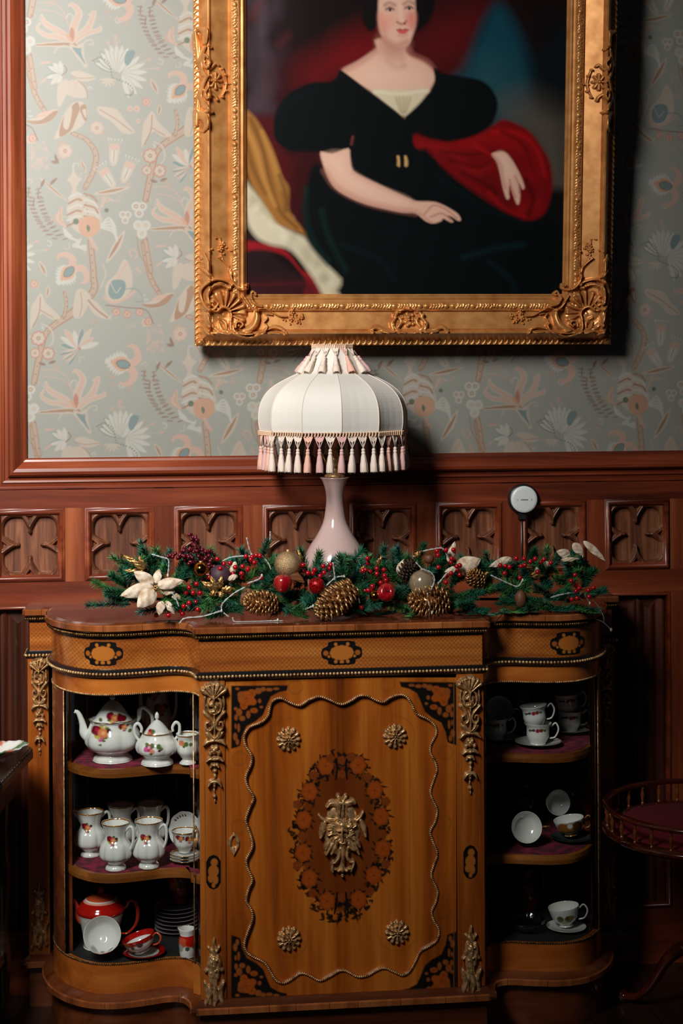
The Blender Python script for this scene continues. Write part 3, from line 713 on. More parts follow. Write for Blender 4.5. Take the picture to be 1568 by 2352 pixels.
# bottom centre cartouche
cv = Cv(-4, 0, 200, 110, 1.0)
Z5 = lambda p: [((430+x/2.751)-845, 795-(400+y/2.751)) for x, y in p]
for sgn in (0, 1):
    def m5(p): 
        q = Z5(p); c = Z5([(1400, 0)])[0][0]; return q if not sgn else [(2*c-x, y) for x, y in q]
    for p, r in (([(1150, 985), (1190, 965), (1240, 985), (1300, 990)], [4, 7, 7, 5]), ([(1160, 1000), (1170, 975)], [5, 3]), ([(1300, 985), (1290, 940), (1320, 900)], [5, 7, 4]), ([(1310, 900), (1330, 870), (1370, 850)], [5, 6, 3]), ([(1330, 960), (1350, 930), (1340, 905)], [5, 6, 4]), ([(1370, 1000), (1330, 985), (1290, 950)], [5, 6, 4]), ([(1395, 850), (1400, 835)], [4, 2]), ([(1240, 985), (1270, 1010)], [6, 3])):
        cv.hst(m5(p), r, .018)
    for p in m5([(1300, 945), (1305, 885), (1345, 870), (1330, 1000)]): cv.hdot(p[0], p[1], 4, .022)
blossoms(cv, Z5([(1400, 915)]), 10, .024)
for k in range(7): a = k*.9; q = Z5([(1400, 915)])[0]; cv.hdot(q[0]+15*math.cos(a), q[1]+13*math.sin(a), 5.5, .016)
cv.hdot(*Z5([(1395, 900)])[0], 7, .028)
uc = PL(845, 740, .07)[0]
cv.mesh('centre_cartouche', fmap(uc, w0, 1, 1, lambda X, Y: prof(Y/830)), M['gold'], fr)
# side cartouches, drawn for the left and mirrored
cv = Cv(-8, 0, 110, 260, 1.0)
Z3 = lambda p: [((430+x/2.851)-441, 310-y/2.851) for x, y in p]
for p, r, h in (([(70, 205), (110, 230), (110, 300)], [6, 10, 6], .020), ([(110, 330), (95, 360), (80, 420), (90, 480), (120, 520)], [5, 6, 6, 6, 5], .022), ([(130, 400), (110, 380), (100, 420), (120, 460), (145, 430), (140, 405)], [3, 4, 4, 4, 3, 3], .020),
             ([(120, 520), (90, 580), (80, 640), (110, 700), (150, 740)], [5, 6, 6, 7, 5], .022), ([(130, 590), (110, 620), (120, 655), (145, 640), (140, 600)], [3, 4, 4, 4, 3], .020), ([(60, 720), (100, 770), (120, 820), (100, 860)], [6, 10, 9, 5], .018), ([(150, 460), (180, 430), (200, 440)], [4, 4, 3], .014), ([(150, 620), (180, 640), (190, 665)], [4, 4, 3], .014), ([(225, 455), (240, 500), (250, 550), (240, 600), (225, 630)], [2, 3, 3, 3, 2], .011), ([(240, 555), (275, 555)], [3, 2], .010), ([(50, 230), (60, 300), (70, 420)], [6, 8, 7], .014), ([(70, 640), (60, 740), (55, 820)], [7, 8, 6], .014), ([(110, 740), (130, 735), (160, 740)], [4, 5, 3], .018)):
    cv.hst(Z3(p), r, h)
q = Z3([(180, 540)])[0]
for k in range(8): a = k*.785; cv.hst([(q[0]+4*math.cos(a), q[1]+4*math.sin(a)), (q[0]+13*math.cos(a), q[1]+17*math.sin(a))], [3, 4.4], .014, 3)
cv.hdot(*q, 6, .020)
for p in Z3([(225, 460), (245, 500), (250, 600), (225, 640), (190, 660), (150, 330), (140, 320), (105, 420), (100, 600), (105, 770)]): cv.hdot(p[0], p[1], 4, .017)
vS = PL(470, 310, .06)[1]
cv.mesh('side_cartouche', fmap(uL-.004, vS, 1, 1, lambda X, Y: prof(X/830-.004)), M['gold'], fr); cv.mesh('side_cartouche', fmap(uR+.004, vS+PL(1400, 310, .06)[1]-PL(470, 310, .06)[1], -1, 1, lambda X, Y: prof(X/830-.004)), M['gold'], fr)
# ---- the canvas, painted in photo pixels
pc = Cv(548, -190, 1316, 690, 2.0)
def rgb(r, g, b): return L(r, g, b, .85)
def PF(p, c, soft=6, sm=4, a=1.0, tex=0): pc.fill(p, rgb(*c), soft, sm, a, tex)
def PS(p, r, c, soft=5, a=1.0): pc.stroke(p, r, rgb(*c), soft, 5, a)
pc.C[:] = rgb(22, 8, 9)
PF([(548, -190), (700, -190), (690, 0), (660, 120), (640, 200), (620, 270), (548, 280)], (34, 20, 24), 40)
for k in range(46):
    t = RN.rand(); x, y = 575+RN.randn()*22+60*t*(RN.rand()), -60+340*t; pc.dot(x, y, RN.uniform(5, 16), rgb(*((62, 48, 56), (48, 36, 44), (24, 14, 18), (74, 58, 64))[k % 4]), 16, .5, RN.uniform(10, 34))
PS([(600, -60), (598, 60), (605, 150), (600, 240)], [10, 9, 14, 16], (80, 64, 70), 22, .5)
PS([(580, 40), (592, 10)], 6, (96, 24, 24), 12, .5); PS([(640, 100), (660, 80)], 5, (100, 34, 36), 12, .4)
for p, c, a in (([(640, 150), (760, 110), (860, 20), (960, -60), (1130, -40), (1100, 60), (1050, 160), (1000, 190), (800, 190), (660, 260)], (58, 8, 11), .9), ([(700, 150), (800, 80), (870, 60), (880, 130), (800, 160), (720, 200)], (104, 10, 14), .75), ([(930, 60), (1040, 10), (1120, 10), (1070, 130), (1010, 150), (950, 140)], (84, 12, 14), .85), ([(780, 90), (850, 60), (860, 120), (790, 140)], (120, 10, 14), .5)):
    PF(p, c, 46, 4, a)
PF([(770, -190), (1316, -190), (1316, -20), (1150, -30), (1000, 20), (960, 60), (860, 60), (700, 60), (700, -60)], (16, 6, 7), 60, 4, .85)
# blue green window of sky and the grey brown distance
PF([(1140, 8), (1175, 40), (1230, 120), (1316, 60), (1316, 445), (1240, 445), (1150, 300), (1040, 190), (1065, 165), (1090, 90), (1110, 40)], (12, 22, 28), 12)
PF([(1140, 12), (1185, 70), (1215, 160), (1200, 300), (1130, 260), (1045, 180), (1070, 165), (1092, 90)], (14, 62, 76), 22, 4, .9)
PF([(1080, 150), (1150, 130), (1200, 230), (1180, 290), (1080, 220)], (34, 72, 78), 40, 4, .7)
PF([(1150, 250), (1215, 220), (1300, 270), (1316, 440), (1250, 440), (1200, 330)], (84, 76, 66), 50, 4, .85)
PF([(1230, 60), (1316, 60), (1316, 240), (1240, 200)], (10, 14, 18), 40, 4, .8)
PF([(1235, 432), (1316, 432), (1316, 690), (1180, 690), (1180, 500)], (13, 12, 14), 12, 0)
# chair back, gold drape, ermine, red seat
PF([(575, 270), (640, 275), (660, 350), (740, 345), (770, 420), (700, 560), (640, 470), (600, 380)], (70, 12, 15), 12)
PF([(680, 340), (740, 350), (720, 420), (700, 520), (660, 500)], (52, 10, 13), 18)
PF([(548, 500), (570, 510), (640, 600), (760, 690), (548, 690)], (34, 18, 22), 8)
PF([(558, 553), (600, 556), (650, 570), (690, 620), (715, 630), (735, 690), (690, 690), (700, 650), (680, 615), (650, 585), (600, 572), (558, 574)], (134, 22, 28), 5)
PF([(575, 640), (700, 640), (720, 690), (560, 690)], (54, 18, 22), 12, 4, .7); PS([(560, 655), (700, 650)], 2, (84, 22, 26), 5, .6)
PF([(548, 380), (566, 415), (600, 455), (650, 520), (700, 545), (745, 590), (790, 640), (830, 690), (752, 690), (718, 640), (668, 575), (620, 560), (590, 545), (570, 515), (562, 480), (548, 470)], (196, 184, 158), 7)
PF([(690, 560), (750, 605), (800, 672), (770, 680), (715, 620)], (178, 166, 138), 14, 4, .7)
for k in range(60):
    t = RN.rand(); x = 575+t*200+RN.randn()*9; y = 440+t*225+RN.randn()*12; pc.dot(x, y, RN.uniform(4, 10), rgb(*((214, 204, 178), (176, 164, 138), (150, 140, 112))[k % 3]), 9, .4, RN.uniform(4, 14), .8)
PS([(600, 470), (615, 492), (630, 505)], 4, (150, 142, 96), 8, .6); PS([(770, 610), (800, 650)], 6, (120, 116, 70), 10, .7); PS([(800, 650), (812, 676)], 7, (60, 84, 68), 10, .6)
PF([(562, 255), (580, 262), (600, 290), (625, 340), (645, 400), (662, 430), (662, 480), (690, 520), (715, 545), (680, 530), (640, 515), (620, 490), (595, 450), (572, 410), (560, 340)], (148, 98, 44), 5)
for p, c in ((([(575, 270), (600, 330), (615, 400), (640, 480), (680, 522)]), (96, 60, 24)), (([(566, 320), (580, 380), (610, 440)]), (100, 62, 26)), (([(600, 300), (630, 380), (645, 430)]), (176, 124, 64)), (([(566, 290), (590, 350), (605, 410), (630, 470)]), (182, 128, 66)), (([(640, 400), (655, 450), (655, 480)]), (84, 56, 26))): PS(p, [4, 6, 5, 4, 3][:len(p)], c, 7, .7)
# shawl
PF([(945, 305), (1000, 322), (1060, 318), (1120, 292), (1150, 272), (1185, 282), (1215, 300), (1242, 335), (1262, 370), (1268, 420), (1262, 455), (1246, 490), (1215, 506), (1180, 508), (1120, 470), (1050, 425), (1000, 372), (950, 340)], (112, 8, 12), 5)
for p, r, c, a in (([(1060, 330), (1130, 310), (1200, 320)], 16, (150, 12, 16), .6), ([(980, 340), (1060, 370), (1130, 420), (1170, 470)], 12, (104, 8, 12), .7), ([(1000, 330), (1080, 345), (1130, 340)], 7, (120, 10, 14), .7), ([(1110, 400), (1140, 450), (1180, 490)], 12, (90, 8, 12), .8), ([(1215, 330), (1240, 400), (1235, 470)], 14, (112, 10, 14), .7), ([(1140, 320), (1210, 350), (1220, 400)], 12, (142, 12, 16), .6), ([(960, 330), (1030, 345), (1080, 390), (1120, 380)], 5, (150, 18, 20), .6), ([(1190, 480), (1230, 470)], 12, (140, 14, 18), .6)): PS(p, r, c, 14, a)
for p, r, c in (([(1010, 345), (1070, 352), (1125, 345)], 3, (70, 4, 8)), ([(1030, 365), (1090, 380), (1120, 372)], 3, (72, 4, 8)), ([(1060, 395), (1105, 418), (1135, 440)], 4, (60, 4, 7)), ([(1130, 300), (1190, 305), (1230, 340), (1250, 400)], 4, (168, 16, 20)), ([(1150, 300), (1200, 330), (1222, 390)], 3, (80, 4, 8)), ([(1205, 410), (1222, 450), (1212, 490)], 5, (66, 4, 7)), ([(1085, 330), (1120, 350), (1130, 352)], 3, (164, 18, 22)), ([(1120, 440), (1160, 480), (1200, 496)], 4, (150, 12, 16))): PS(p, r, c, 6, .75)
# dress
BLK = (5, 9, 11)
PF([(720, 372), (760, 400), (800, 430), (860, 440), (960, 340), (1000, 372), (1060, 420), (1150, 480), (1220, 508), (1270, 510), (1316, 560), (1316, 690), (820, 690), (780, 640), (740, 600), (708, 560), (695, 520), (693, 470), (702, 420)], BLK, 7)
PF([(780, 160), (850, 212), (920, 268), (960, 240), (988, 200), (992, 157), (1010, 250), (978, 290), (948, 300), (948, 335), (1000, 372), (960, 420), (830, 440), (770, 400), (803, 340), (812, 300), (795, 220)], BLK, 4)
PF([(782, 158), (758, 184), (710, 188), (662, 212), (634, 250), (627, 288), (632, 320), (660, 342), (700, 347), (750, 345), (797, 338), (810, 300), (830, 240), (800, 175)], BLK, 4)
PF([(990, 154), (1010, 165), (1050, 172), (1105, 184), (1134, 215), (1139, 250), (1120, 288), (1075, 312), (1020, 320), (985, 308), (966, 298), (960, 230)], BLK, 4)
for p, c, a in (([(700, 430), (700, 500), (720, 560), (750, 600)], (10, 38, 34), .8), ([(735, 480), (750, 540), (790, 620)], (12, 44, 38), .6), ([(1060, 590), (1130, 570), (1200, 560)], (14, 42, 44), .6), ([(1120, 600), (1170, 640), (1180, 665)], (10, 32, 34), .6), ([(780, 560), (860, 590), (900, 640)], (8, 26, 26), .6), ([(800, 180), (860, 222), (910, 262)], (6, 26, 30), .6), ([(1000, 400), (1100, 470), (1220, 520)], (6, 22, 24), .5), ([(640, 260), (660, 230), (720, 205)], (6, 16, 20), .7)): PS(p, 3.5, c, 9, a)
PS([(806, 312), (803, 328)], 2.5, (110, 50, 44), 3, .9)
# neck, shoulders
SK, SL, SD = (214, 168, 146), (226, 186, 164), (170, 112, 96)
PF([(862, 88), (860, 108), (846, 120), (815, 140), (781, 160), (800, 178), (850, 208), (862, 214), (930, 214), (976, 212), (985, 200), (994, 180), (990, 158), (968, 140), (938, 126), (928, 112), (934, 88)], SK, 4)
PF([(848, 150), (920, 150), (968, 165), (960, 200), (860, 200), (830, 176)], SL, 26, 4, .6)
PS([(786, 160), (830, 138), (858, 116)], 4, (168, 96, 84), 8, .6); PS([(930, 108), (945, 126), (975, 140), (990, 156)], 4, (186, 112, 98), 8, .6)
PF([(868, 84), (930, 92), (926, 118), (900, 132), (872, 116)], SD, 16, 4, .6); PS([(885, 138), (905, 152), (925, 148)], 3, (184, 136, 116), 8, .5); PS([(915, 120), (922, 150)], 4, (190, 140, 120), 8, .4)
PF([(850, 206), (880, 202), (930, 204), (978, 202), (968, 224), (945, 248), (922, 266), (900, 250), (870, 226)], (204, 188, 158), 4)
for x in (905, 913, 922, 930, 938): PS([(x, 222), (922+(x-922)*.4, 256)], 1.6, (150, 124, 88), 4, .6)
PS([(858, 208), (915, 213), (975, 206)], 2, (226, 214, 190), 4, .7)
PS([(922, 262), (926, 268), (922, 273), (917, 268), (922, 262)], 1.4, (150, 118, 84), 2)
PF([(776, 160), (790, 166), (850, 213), (922, 268), (918, 280), (840, 225), (780, 180)], BLK, 3)
PF([(992, 156), (996, 182), (986, 206), (960, 242), (926, 268), (930, 280), (975, 245), (1002, 200), (1000, 160)], BLK, 3)
for x in (911, 927): PF([(x-4, 356), (x+2, 356), (x+5, 368), (x+4, 379), (x-3, 378), (x-3, 366)], (190, 150, 96), 3)
PF([(914, 352), (923, 352), (923, 384), (915, 384)], BLK, 2, 0)
# head: hair mass, face, features
PF([(838, -70), (880, -110), (940, -112), (985, -80), (998, -20), (985, 40), (958, 70), (948, 60), (900, 20), (862, 60), (842, 68), (828, 40), (836, 0)], (9, 5, 6), 5)
PF([(866, -8), (864, 30), (866, 60), (872, 80), (886, 95), (902, 105), (918, 107), (934, 98), (944, 78), (950, 50), (949, 10), (944, -40), (915, -62), (880, -50)], SK, 4)
PF([(880, -40), (930, -45), (938, -10), (905, 0), (880, -5)], SL, 12, 4, .7)
PF([(866, 30), (874, 40), (884, 60), (880, 80), (868, 64)], (196, 120, 102), 10, 4, .7); PF([(934, 30), (950, 30), (948, 60), (938, 66)], (190, 104, 90), 8, 4, .7)
PF([(868, 40), (892, 36), (900, 52), (880, 62)], (222, 140, 122), 12, 4, .6); PF([(928, 36), (946, 36), (942, 56), (930, 54)], (214, 120, 106), 9, 4, .6)
PS([(880, 88), (905, 103), (930, 95)], 4, (170, 104, 88), 8, .7)
for x, y, s_ in ((891, 21, 1), (935, 18, -1)):
    PS([(x-9, y+1), (x, y-5), (x+9, y+1)], 2.4, (150, 100, 88), 4, .7); pc.dot(x, y+1, 7, rgb(186, 156, 144), 3, .8, 2.6); pc.dot(x+.5, y+1, 3.4, rgb(40, 34, 40), 2, 1, 3.8); PS([(x-8, y), (x, y-3.4), (x+8, y)], 1.2, (70, 40, 36), 2, .9)
    PS([(x-12, y-9), (x-1, y-15), (x+11, y-10)], 1.8, (90, 54, 44), 5, .7)
PS([(914, 12), (916, 34), (920, 48)], 2.4, (232, 190, 170), 5, .6); PS([(908, 50), (915, 54), (924, 53), (928, 48)], 2.4, (150, 74, 66), 3, .8); pc.dot(925, 53, 2.2, rgb(90, 34, 34), 2, .8)
PF([(906, 68), (915, 65), (920, 67), (926, 65), (934, 67), (927, 70), (916, 71)], (150, 38, 44), 2.5); PF([(908, 70), (920, 70), (933, 68), (927, 76), (914, 76)], (196, 76, 76), 2.5); PS([(912, 80), (922, 82), (930, 79)], 1.6, (180, 112, 100), 4, .6)
for k in range(6): PS([(846+k*2, -30+k*5), (840+3*k, 20), (846+k*2, 66-k*3)], 4, (14, 8, 9), 5, .8)
# forearm and hands
PF([(733, 346), (760, 350), (796, 338), (800, 360), (806, 388), (830, 404), (880, 428), (936, 454), (955, 460), (990, 461), (1012, 468), (1034, 480), (1048, 490), (1054, 502), (1048, 505), (1034, 496), (1024, 494), (1036, 506), (1030, 508), (1014, 500), (1008, 506), (990, 511), (972, 505), (950, 488), (920, 486), (880, 478), (840, 468), (800, 452), (766, 430), (748, 402), (738, 372)], SK, 3, 3)
PF([(745, 360), (785, 355), (800, 395), (860, 430), (930, 460), (900, 466), (830, 440), (780, 410)], SL, 16, 4, .7)
PS([(742, 390), (770, 428), (830, 460), (900, 478), (950, 486)], 4, (168, 104, 90), 9, .6); PS([(806, 395), (880, 432), (945, 460)], 2, (190, 134, 116), 6, .5); PS([(970, 490), (990, 470), (1015, 476), (1045, 498)], 1.4, (160, 92, 80), 3, .7); PS([(985, 496), (1010, 488), (1030, 502)], 1.4, (150, 84, 74), 3, .7); PS([(960, 488), (985, 508)], 1.6, (170, 104, 92), 4, .6)
PF([(1126, 352), (1140, 346), (1156, 347), (1172, 364), (1188, 390), (1198, 412), (1202, 428), (1197, 432), (1190, 420), (1192, 445), (1190, 464), (1184, 466), (1176, 446), (1168, 424), (1166, 440), (1167, 452), (1160, 454), (1152, 430), (1146, 400), (1140, 372)], SK, 3, 3)
PF([(1140, 352), (1160, 356), (1180, 394), (1166, 412), (1150, 390)], SL, 10, 4, .7)
PS([(1168, 410), (1172, 428), (1182, 450)], 1.2, (170, 96, 84), 3, .7); PS([(1180, 402), (1188, 420), (1190, 440)], 1.2, (170, 96, 84), 3, .7); PS([(1150, 398), (1158, 430)], 1.6, (180, 110, 96), 4, .6); PS([(1130, 356), (1146, 374), (1150, 392)], 2, (190, 110, 96), 5, .6)
mcv = painted('oil_paint', .5, 0, .05, 500)
PB(mcv).inputs['Specular IOR Level'].default_value = .08
def cmap(X, Y, H):
    a, b = PL(sL_px, 300, .045)[0], 0
    u00, v00 = PL(564, 0, .045); u10, v10 = PL(1299, 0, .045); u01, v01 = PL(564, 672, .045); u11, v11 = PL(1299, 672, .045)
    fx, fy = (X-564)/735.0, Y/672.0
    u = u00*(1-fx)*(1-fy)+u10*fx*(1-fy)+u01*(1-fx)*fy+u11*fx*fy; v = v00*(1-fx)*(1-fy)+v10*fx*(1-fy)+v01*(1-fx)*fy+v11*fx*fy
    o = np.array(FO); return o+u[..., None]*np.array((1., 0, 0))+v[..., None]*np.array(WV)+.045*np.array(NN)
sL_px = 564
pc.mesh('canvas', cmap, mcv, fr, mask=np.ones(pc.h.shape, bool), colour=True, label='oil portrait of a dark-haired seated woman in a black off-shoulder dress with a red shawl')
mb = MB(); 
q = [tuple(LF(u, v, d)) for d in (.0, .040) for u, v in ((sL-.03, sB-.03), (sR+.03, sB-.03), (sR+.03, wTop-.1), (sL-.03, wTop-.1))]
i = [mb.v(p) for p in q]
for f in ((0, 3, 2, 1), (4, 5, 6, 7), (0, 1, 5, 4), (1, 2, 6, 5), (2, 3, 7, 6), (3, 0, 4, 7)): mb.f([i[k] for k in f])
mb.build('stretcher', mat('canvas_back', L(90, 74, 56), .9), fr)
# ================================================================ DISPLAY CABINET
M['wal_z'] = wood('burr_walnut', L(84, 32, 9), L(152, 76, 22), L(194, 112, 42), 'z', .3, .5, .9, .55)
M['wal_in'] = wood('figured_walnut', L(72, 24, 5), L(166, 82, 20), L(212, 124, 42), 'z', .3, .45, .9, .62, inlay=True)
M['wal_x'] = wood('walnut_frieze', L(100, 46, 16), L(166, 90, 34), L(206, 128, 56), 'x', .28, .5, .8, .4, parq=True)
M['wal_rail'] = wood('walnut_rail', L(96, 40, 10), L(168, 86, 28), L(214, 126, 50), 'x', .28, .5, .6, .6)
M['wal_top'] = wood('walnut_top', L(58, 24, 12), L(104, 50, 26), L(140, 76, 42), 'x', .16, .8, .6, .5)
M['wal_base'] = wood('walnut_base', L(50, 22, 10), L(96, 46, 22), L(130, 70, 36), 'x', .25, .5, .8, .5)
M['wal_shelf'] = wood('shelf_edge', L(80, 40, 12), L(140, 80, 30), L(180, 110, 50), 'x', .35, .3)
M['velvet'] = mat('crimson_velvet', L(112, 14, 46), .9, sheen=.03)
_n = N(M['velvet'], 'ShaderNodeTexNoise'); _n.inputs['Scale'].default_value = 38; _n.inputs['Detail'].default_value = 4; LK(M['velvet'], coords(M['velvet']), _n.inputs['Vector'])
LK(M['velvet'], ramp(M['velvet'], _n.outputs['Fac'], [(.38, L(76, 5, 26)), (.66, L(150, 22, 58))]), PB(M['velvet']).inputs['Base Color'])
def glass_pane_mat():
    m = bpy.data.materials.new('cabinet_glass'); m.use_nodes = True; nt = m.node_tree; nt.nodes.clear()
    o = nt.nodes.new('ShaderNodeOutputMaterial'); t = nt.nodes.new('ShaderNodeBsdfTransparent'); g = nt.nodes.new('ShaderNodeBsdfGlossy'); x = nt.nodes.new('ShaderNodeMixShader')
    lw = nt.nodes.new('ShaderNodeLayerWeight'); lw.inputs['Blend'].default_value = .5; pw = nt.nodes.new('ShaderNodeMath'); pw.operation = 'POWER'; pw.inputs[1].default_value = 4.5; mr = nt.nodes.new('ShaderNodeMapRange'); mr.inputs[3].default_value = .035; mr.inputs[4].default_value = .75
    nt.links.new(lw.outputs['Facing'], pw.inputs[0]); nt.links.new(pw.outputs[0], mr.inputs[0])
    t.inputs[0].default_value = (.95, .97, .96, 1); g.inputs['Roughness'].default_value = .02
    nt.links.new(mr.outputs[0], x.inputs[0]); nt.links.new(t.outputs[0], x.inputs[1]); nt.links.new(g.outputs[0], x.inputs[2]); nt.links.new(x.outputs[0], o.inputs[0]); return m
M['glass'] = glass_pane_mat()

cab = thing('display_cabinet', (0, -.27, 0), 'walnut credenza with curved glazed ends and brass mounts, standing below the portrait', 'cabinet')
CB = -.030                                  # back of the cabinet, just off the wainscot
wingL = cr([(-.765, -.150), (-.768, -.20), (-.760, -.262), (-.735, -.335), (-.695, -.395), (-.640, -.438), (-.575, -.450), (-.505, -.438), (-.455, -.424), (-.418, -.426), (-.392, -.448), (-.380, -.482)], 6)
wingR = [(-x, y) for x, y in wingL][::-1]
left = [(-.832, CB), (-.832, -.137), (-.766, -.137)]
TOPP = left+wingL+[(-.378, -.52), (.378, -.52)]+wingR+[(-x, y) for x, y in left][::-1]
def offs(path, o, closed=True):
    n = len(path); out = []
    for i, (x, y) in enumerate(path):
        p0 = path[i-1] if (i or closed) else None; p1 = path[(i+1) % n] if (i < n-1 or closed) else None
        def nr(a, b): dx, dy = b[0]-a[0], b[1]-a[1]; l = math.hypot(dx, dy) or 1; return (dy/l, -dx/l)
        na = nr(p0, (x, y)) if p0 else None; nb = nr((x, y), p1) if p1 else None
        if na and nb: mx, my = na[0]+nb[0], na[1]+nb[1]; k = 2/max(mx*mx+my*my, .5); nx, ny = mx*k, my*k
        else: nx, ny = na or nb
        out.append((x+nx*o, min(y+ny*o, CB)))
    return out
def slab(mb, path, prof): mb.rings([[(x, y, z) for x, y in offs(path, o)] for o, z in prof], True, True, False)
ZTOP = 1.091
mb = MB(); slab(mb, TOPP, [(-.010, 1.064), (-.003, 1.067), (.001, 1.073), (.001, 1.081), (-.004, 1.087), (-.014, ZTOP)]); mb.build('top_board', M['wal_top'], cab)
# crossbanded edge of the top: short grain pieces with dark joints
M['xband'] = wood('crossbanding', L(92, 44, 20), L(150, 82, 42), L(186, 112, 62), 'z', .2, .8, .7, .4)
def crossband(name, z0, z1, o, m):
    mb = MB(); P = offs(TOPP, 0, False); S = arc(P); r_ = random.Random(17); s_ = .07
    while s_ < S[-1]-.07:
        e_ = min(s_+r_.uniform(.05, .12), S[-1]-.07); n = max(2, int((e_-s_)/.01))
        q = [at_s(P, s_+.0006+(e_-s_-.0012)*k/n) for k in range(n+1)]
        mb.rings([[(p[0]+nn_[0]*(o-.004), p[1]+nn_[1]*(o-.004), z0), (p[0]+nn_[0]*o, p[1]+nn_[1]*o, z0+.002), (p[0]+nn_[0]*o, p[1]+nn_[1]*o, z1-.003), (p[0]+nn_[0]*(o-.004), p[1]+nn_[1]*(o-.004), z1)] for p, nn_, _ in q], False, False, False)
        s_ = e_
    mb.build(name, m, cab)
mb = MB(); slab(mb, TOPP, [(-.013, 1.050), (-.013, 1.0645)]); mb.build('ebonised_strip', M['ebony'], cab)
mb = MB(); slab(mb, TOPP, [(-.016, .970), (-.016, 1.0505)]); mb.build('frieze', M['wal_x'], cab)
mb = MB(); slab(mb, TOPP, [(-.016, .950), (-.010, .951), (-.005, .956), (-.005, .966), (-.010, .971), (-.016, .972)]); mb.build('ebonised_moulding', M['ebony'], cab)
def arc(path):
    s = [0]
    for a, b in zip(path, path[1:]): s.append(s[-1]+math.dist(a, b))
    return s
def at_s(path, s_, off=0):
    S = arc(path); s_ = max(0, min(S[-1]-1e-6, s_)); 
    k = max(i for i in range(len(S)) if S[i] <= s_); k = min(k, len(path)-2); t = (s_-S[k])/(S[k+1]-S[k]+1e-9)
    a, b = path[k], path[k+1]; dx, dy = b[0]-a[0], b[1]-a[1]; l = math.hypot(dx, dy); n = (dy/l, -dx/l)
    return (a[0]+dx*t+n[0]*off, a[1]+dy*t+n[1]*off), n, (dx/l, dy/l)
XB = 1
def pearls(mb, path, z, off, r, sp, seg=6, rng=4, sc=1.0):
    P = offs(path, off, False); S = arc(P); n = int(S[-1]/sp); j = 0
    for k in range(n):
        s_ = (k+.5)*S[-1]/n
        while j < len(S)-2 and S[j+1] < s_: j += 1
        t = (s_-S[j])/(S[j+1]-S[j]+1e-9); a, b = P[j], P[j+1]
        mb.sphere((a[0]+(b[0]-a[0])*t, a[1]+(b[1]-a[1])*t, z), r, seg, rng, (1, 1, sc))
mb = MB(); pearls(mb, TOPP, .961, -.004, .0043, .0092, 7, 5); mb.build('pearl_beading', M['brass'], cab)
mb = MB(); mb.sweep(offs(TOPP, 0, False), [(-.012, 1.055), (-.006, 1.057), (-.006, 1.063), (-.012, 1.0645)]); pearls(mb, TOPP, 1.060, -.006, .0034, .0065, 6, 4, 1.3); mb.build('gadrooned_strip', M['brass_dark'], cab)
crossband('crossbanded_edge', 1.069, 1.0865, .0022, M['xband'])
crossband('base_crossbanding', .113, .131, .0142, M['xband'])
# plinth and base moulding
mb = MB(); slab(mb, TOPP, [(-.010, 0), (-.010, .108)]); mb.build('plinth', M['wal_base'], cab)
mb = MB(); slab(mb, TOPP, [(-.010, .1075), (.002, .110), (.010, .116), (.013, .123), (.010, .130), (.002, .136), (-.010, .143)]); mb.build('base_moulding', M['wal_base'], cab)
# wings
GI = .022
for sgn, WG in ((-1, wingL), (1, wingR)):
    full = WG+[(-sgn*-.378*1, -.482)][:0]
    inner = [(sgn*.36, CB)] if sgn < 0 else []
    poly = ([(-.765, CB)]+WG+[(-.366, CB)]) if sgn < 0 else ([(.366, CB)]+WG+[(.765, CB)])
    def wslab(mb, o, z0, z1): mb.rings([[(x, y, z) for x, y in offs(poly, o)] for z in (z0, z1)], True, True, False)
    mb = MB(); wslab(mb, -.017, .143, .215); mb.build('bottom_rail', M['wal_rail'], cab)
    mb = MB(); mb.sweep(WG, [(-.017, .950), (-.017, .908), (-.034, .908), (-.034, .950)]); mb.build('upper_rail', M['wal_rail'], cab)
    mb = MB(); pearls(mb, WG, .9065, -.017, .0028, .0052, 5, 4); mb.build('rope_edging', M['brass'], cab)
    mb = MB(); pearls(mb, WG, .217, -.017, .0030, .0056, 5, 4); mb.build('rope_edging', M['brass_dark'], cab)
    ns = 20
    st = WG[:ns] if sgn < 0 else WG[-ns:]
    mb = MB(); R = [[(x, y, z) for x, y in offs(st, o, False)] for o, z in ((-.017, .215), (-.017, .908), (-.040, .908), (-.040, .215), (-.017, .215))]; mb.rings(R, False, False, True); mb.build('glazing_stile', M['wal_base'], cab)
    e = offs(st, -.018, False)[-1 if sgn < 0 else 0]
    mb = MB(); mb.tube([(e[0], e[1], .216), (e[0], e[1], .908)], .0018, 6); mb.build('brass_bead', M['brass'], cab)
    pane = WG[6:-2] if sgn < 0 else WG[2:-6]
    mb = MB(); mb.sweep(pane, [(-GI, .216), (-GI, .908)], sm=True); mb.build('glass_pane', M['glass'], cab)
    for z in (.711, .441):
        mb = MB(); mb.rings([[(x, y, zz) for x, y in offs(poly, o)] for o, zz in ((-.038, z-.023), (-.036, z-.012), (-.037, z))], True, True, False); sh = mb.build('shelf', M['wal_shelf'], cab)
        mb = MB(); mb.rings([[(x, y, zz) for x, y in offs(poly, o)] for o, zz in ((-.050, z), (-.050, z+.0015))], True, True, False); o = mb.build('velvet_lining', M['velvet'], sh)
    # end pilaster with its back board
    x0, x1 = sorted((sgn*.822, sgn*.766)); mb = MB(); mb.box(x0, x1, -.126, CB, .143, .951); mb.build('end_pilaster', M['wal_z'], cab)
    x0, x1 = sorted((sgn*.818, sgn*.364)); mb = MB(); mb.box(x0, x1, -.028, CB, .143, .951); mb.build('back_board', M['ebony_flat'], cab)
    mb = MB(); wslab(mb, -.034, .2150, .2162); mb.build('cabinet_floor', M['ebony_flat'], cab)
    mb = MB(); mb.tube([(sgn*.3795, -.452, .217), (sgn*.3795, -.452, .907)], .0018, 5); mb.build('brass_bead', M['brass'], cab)
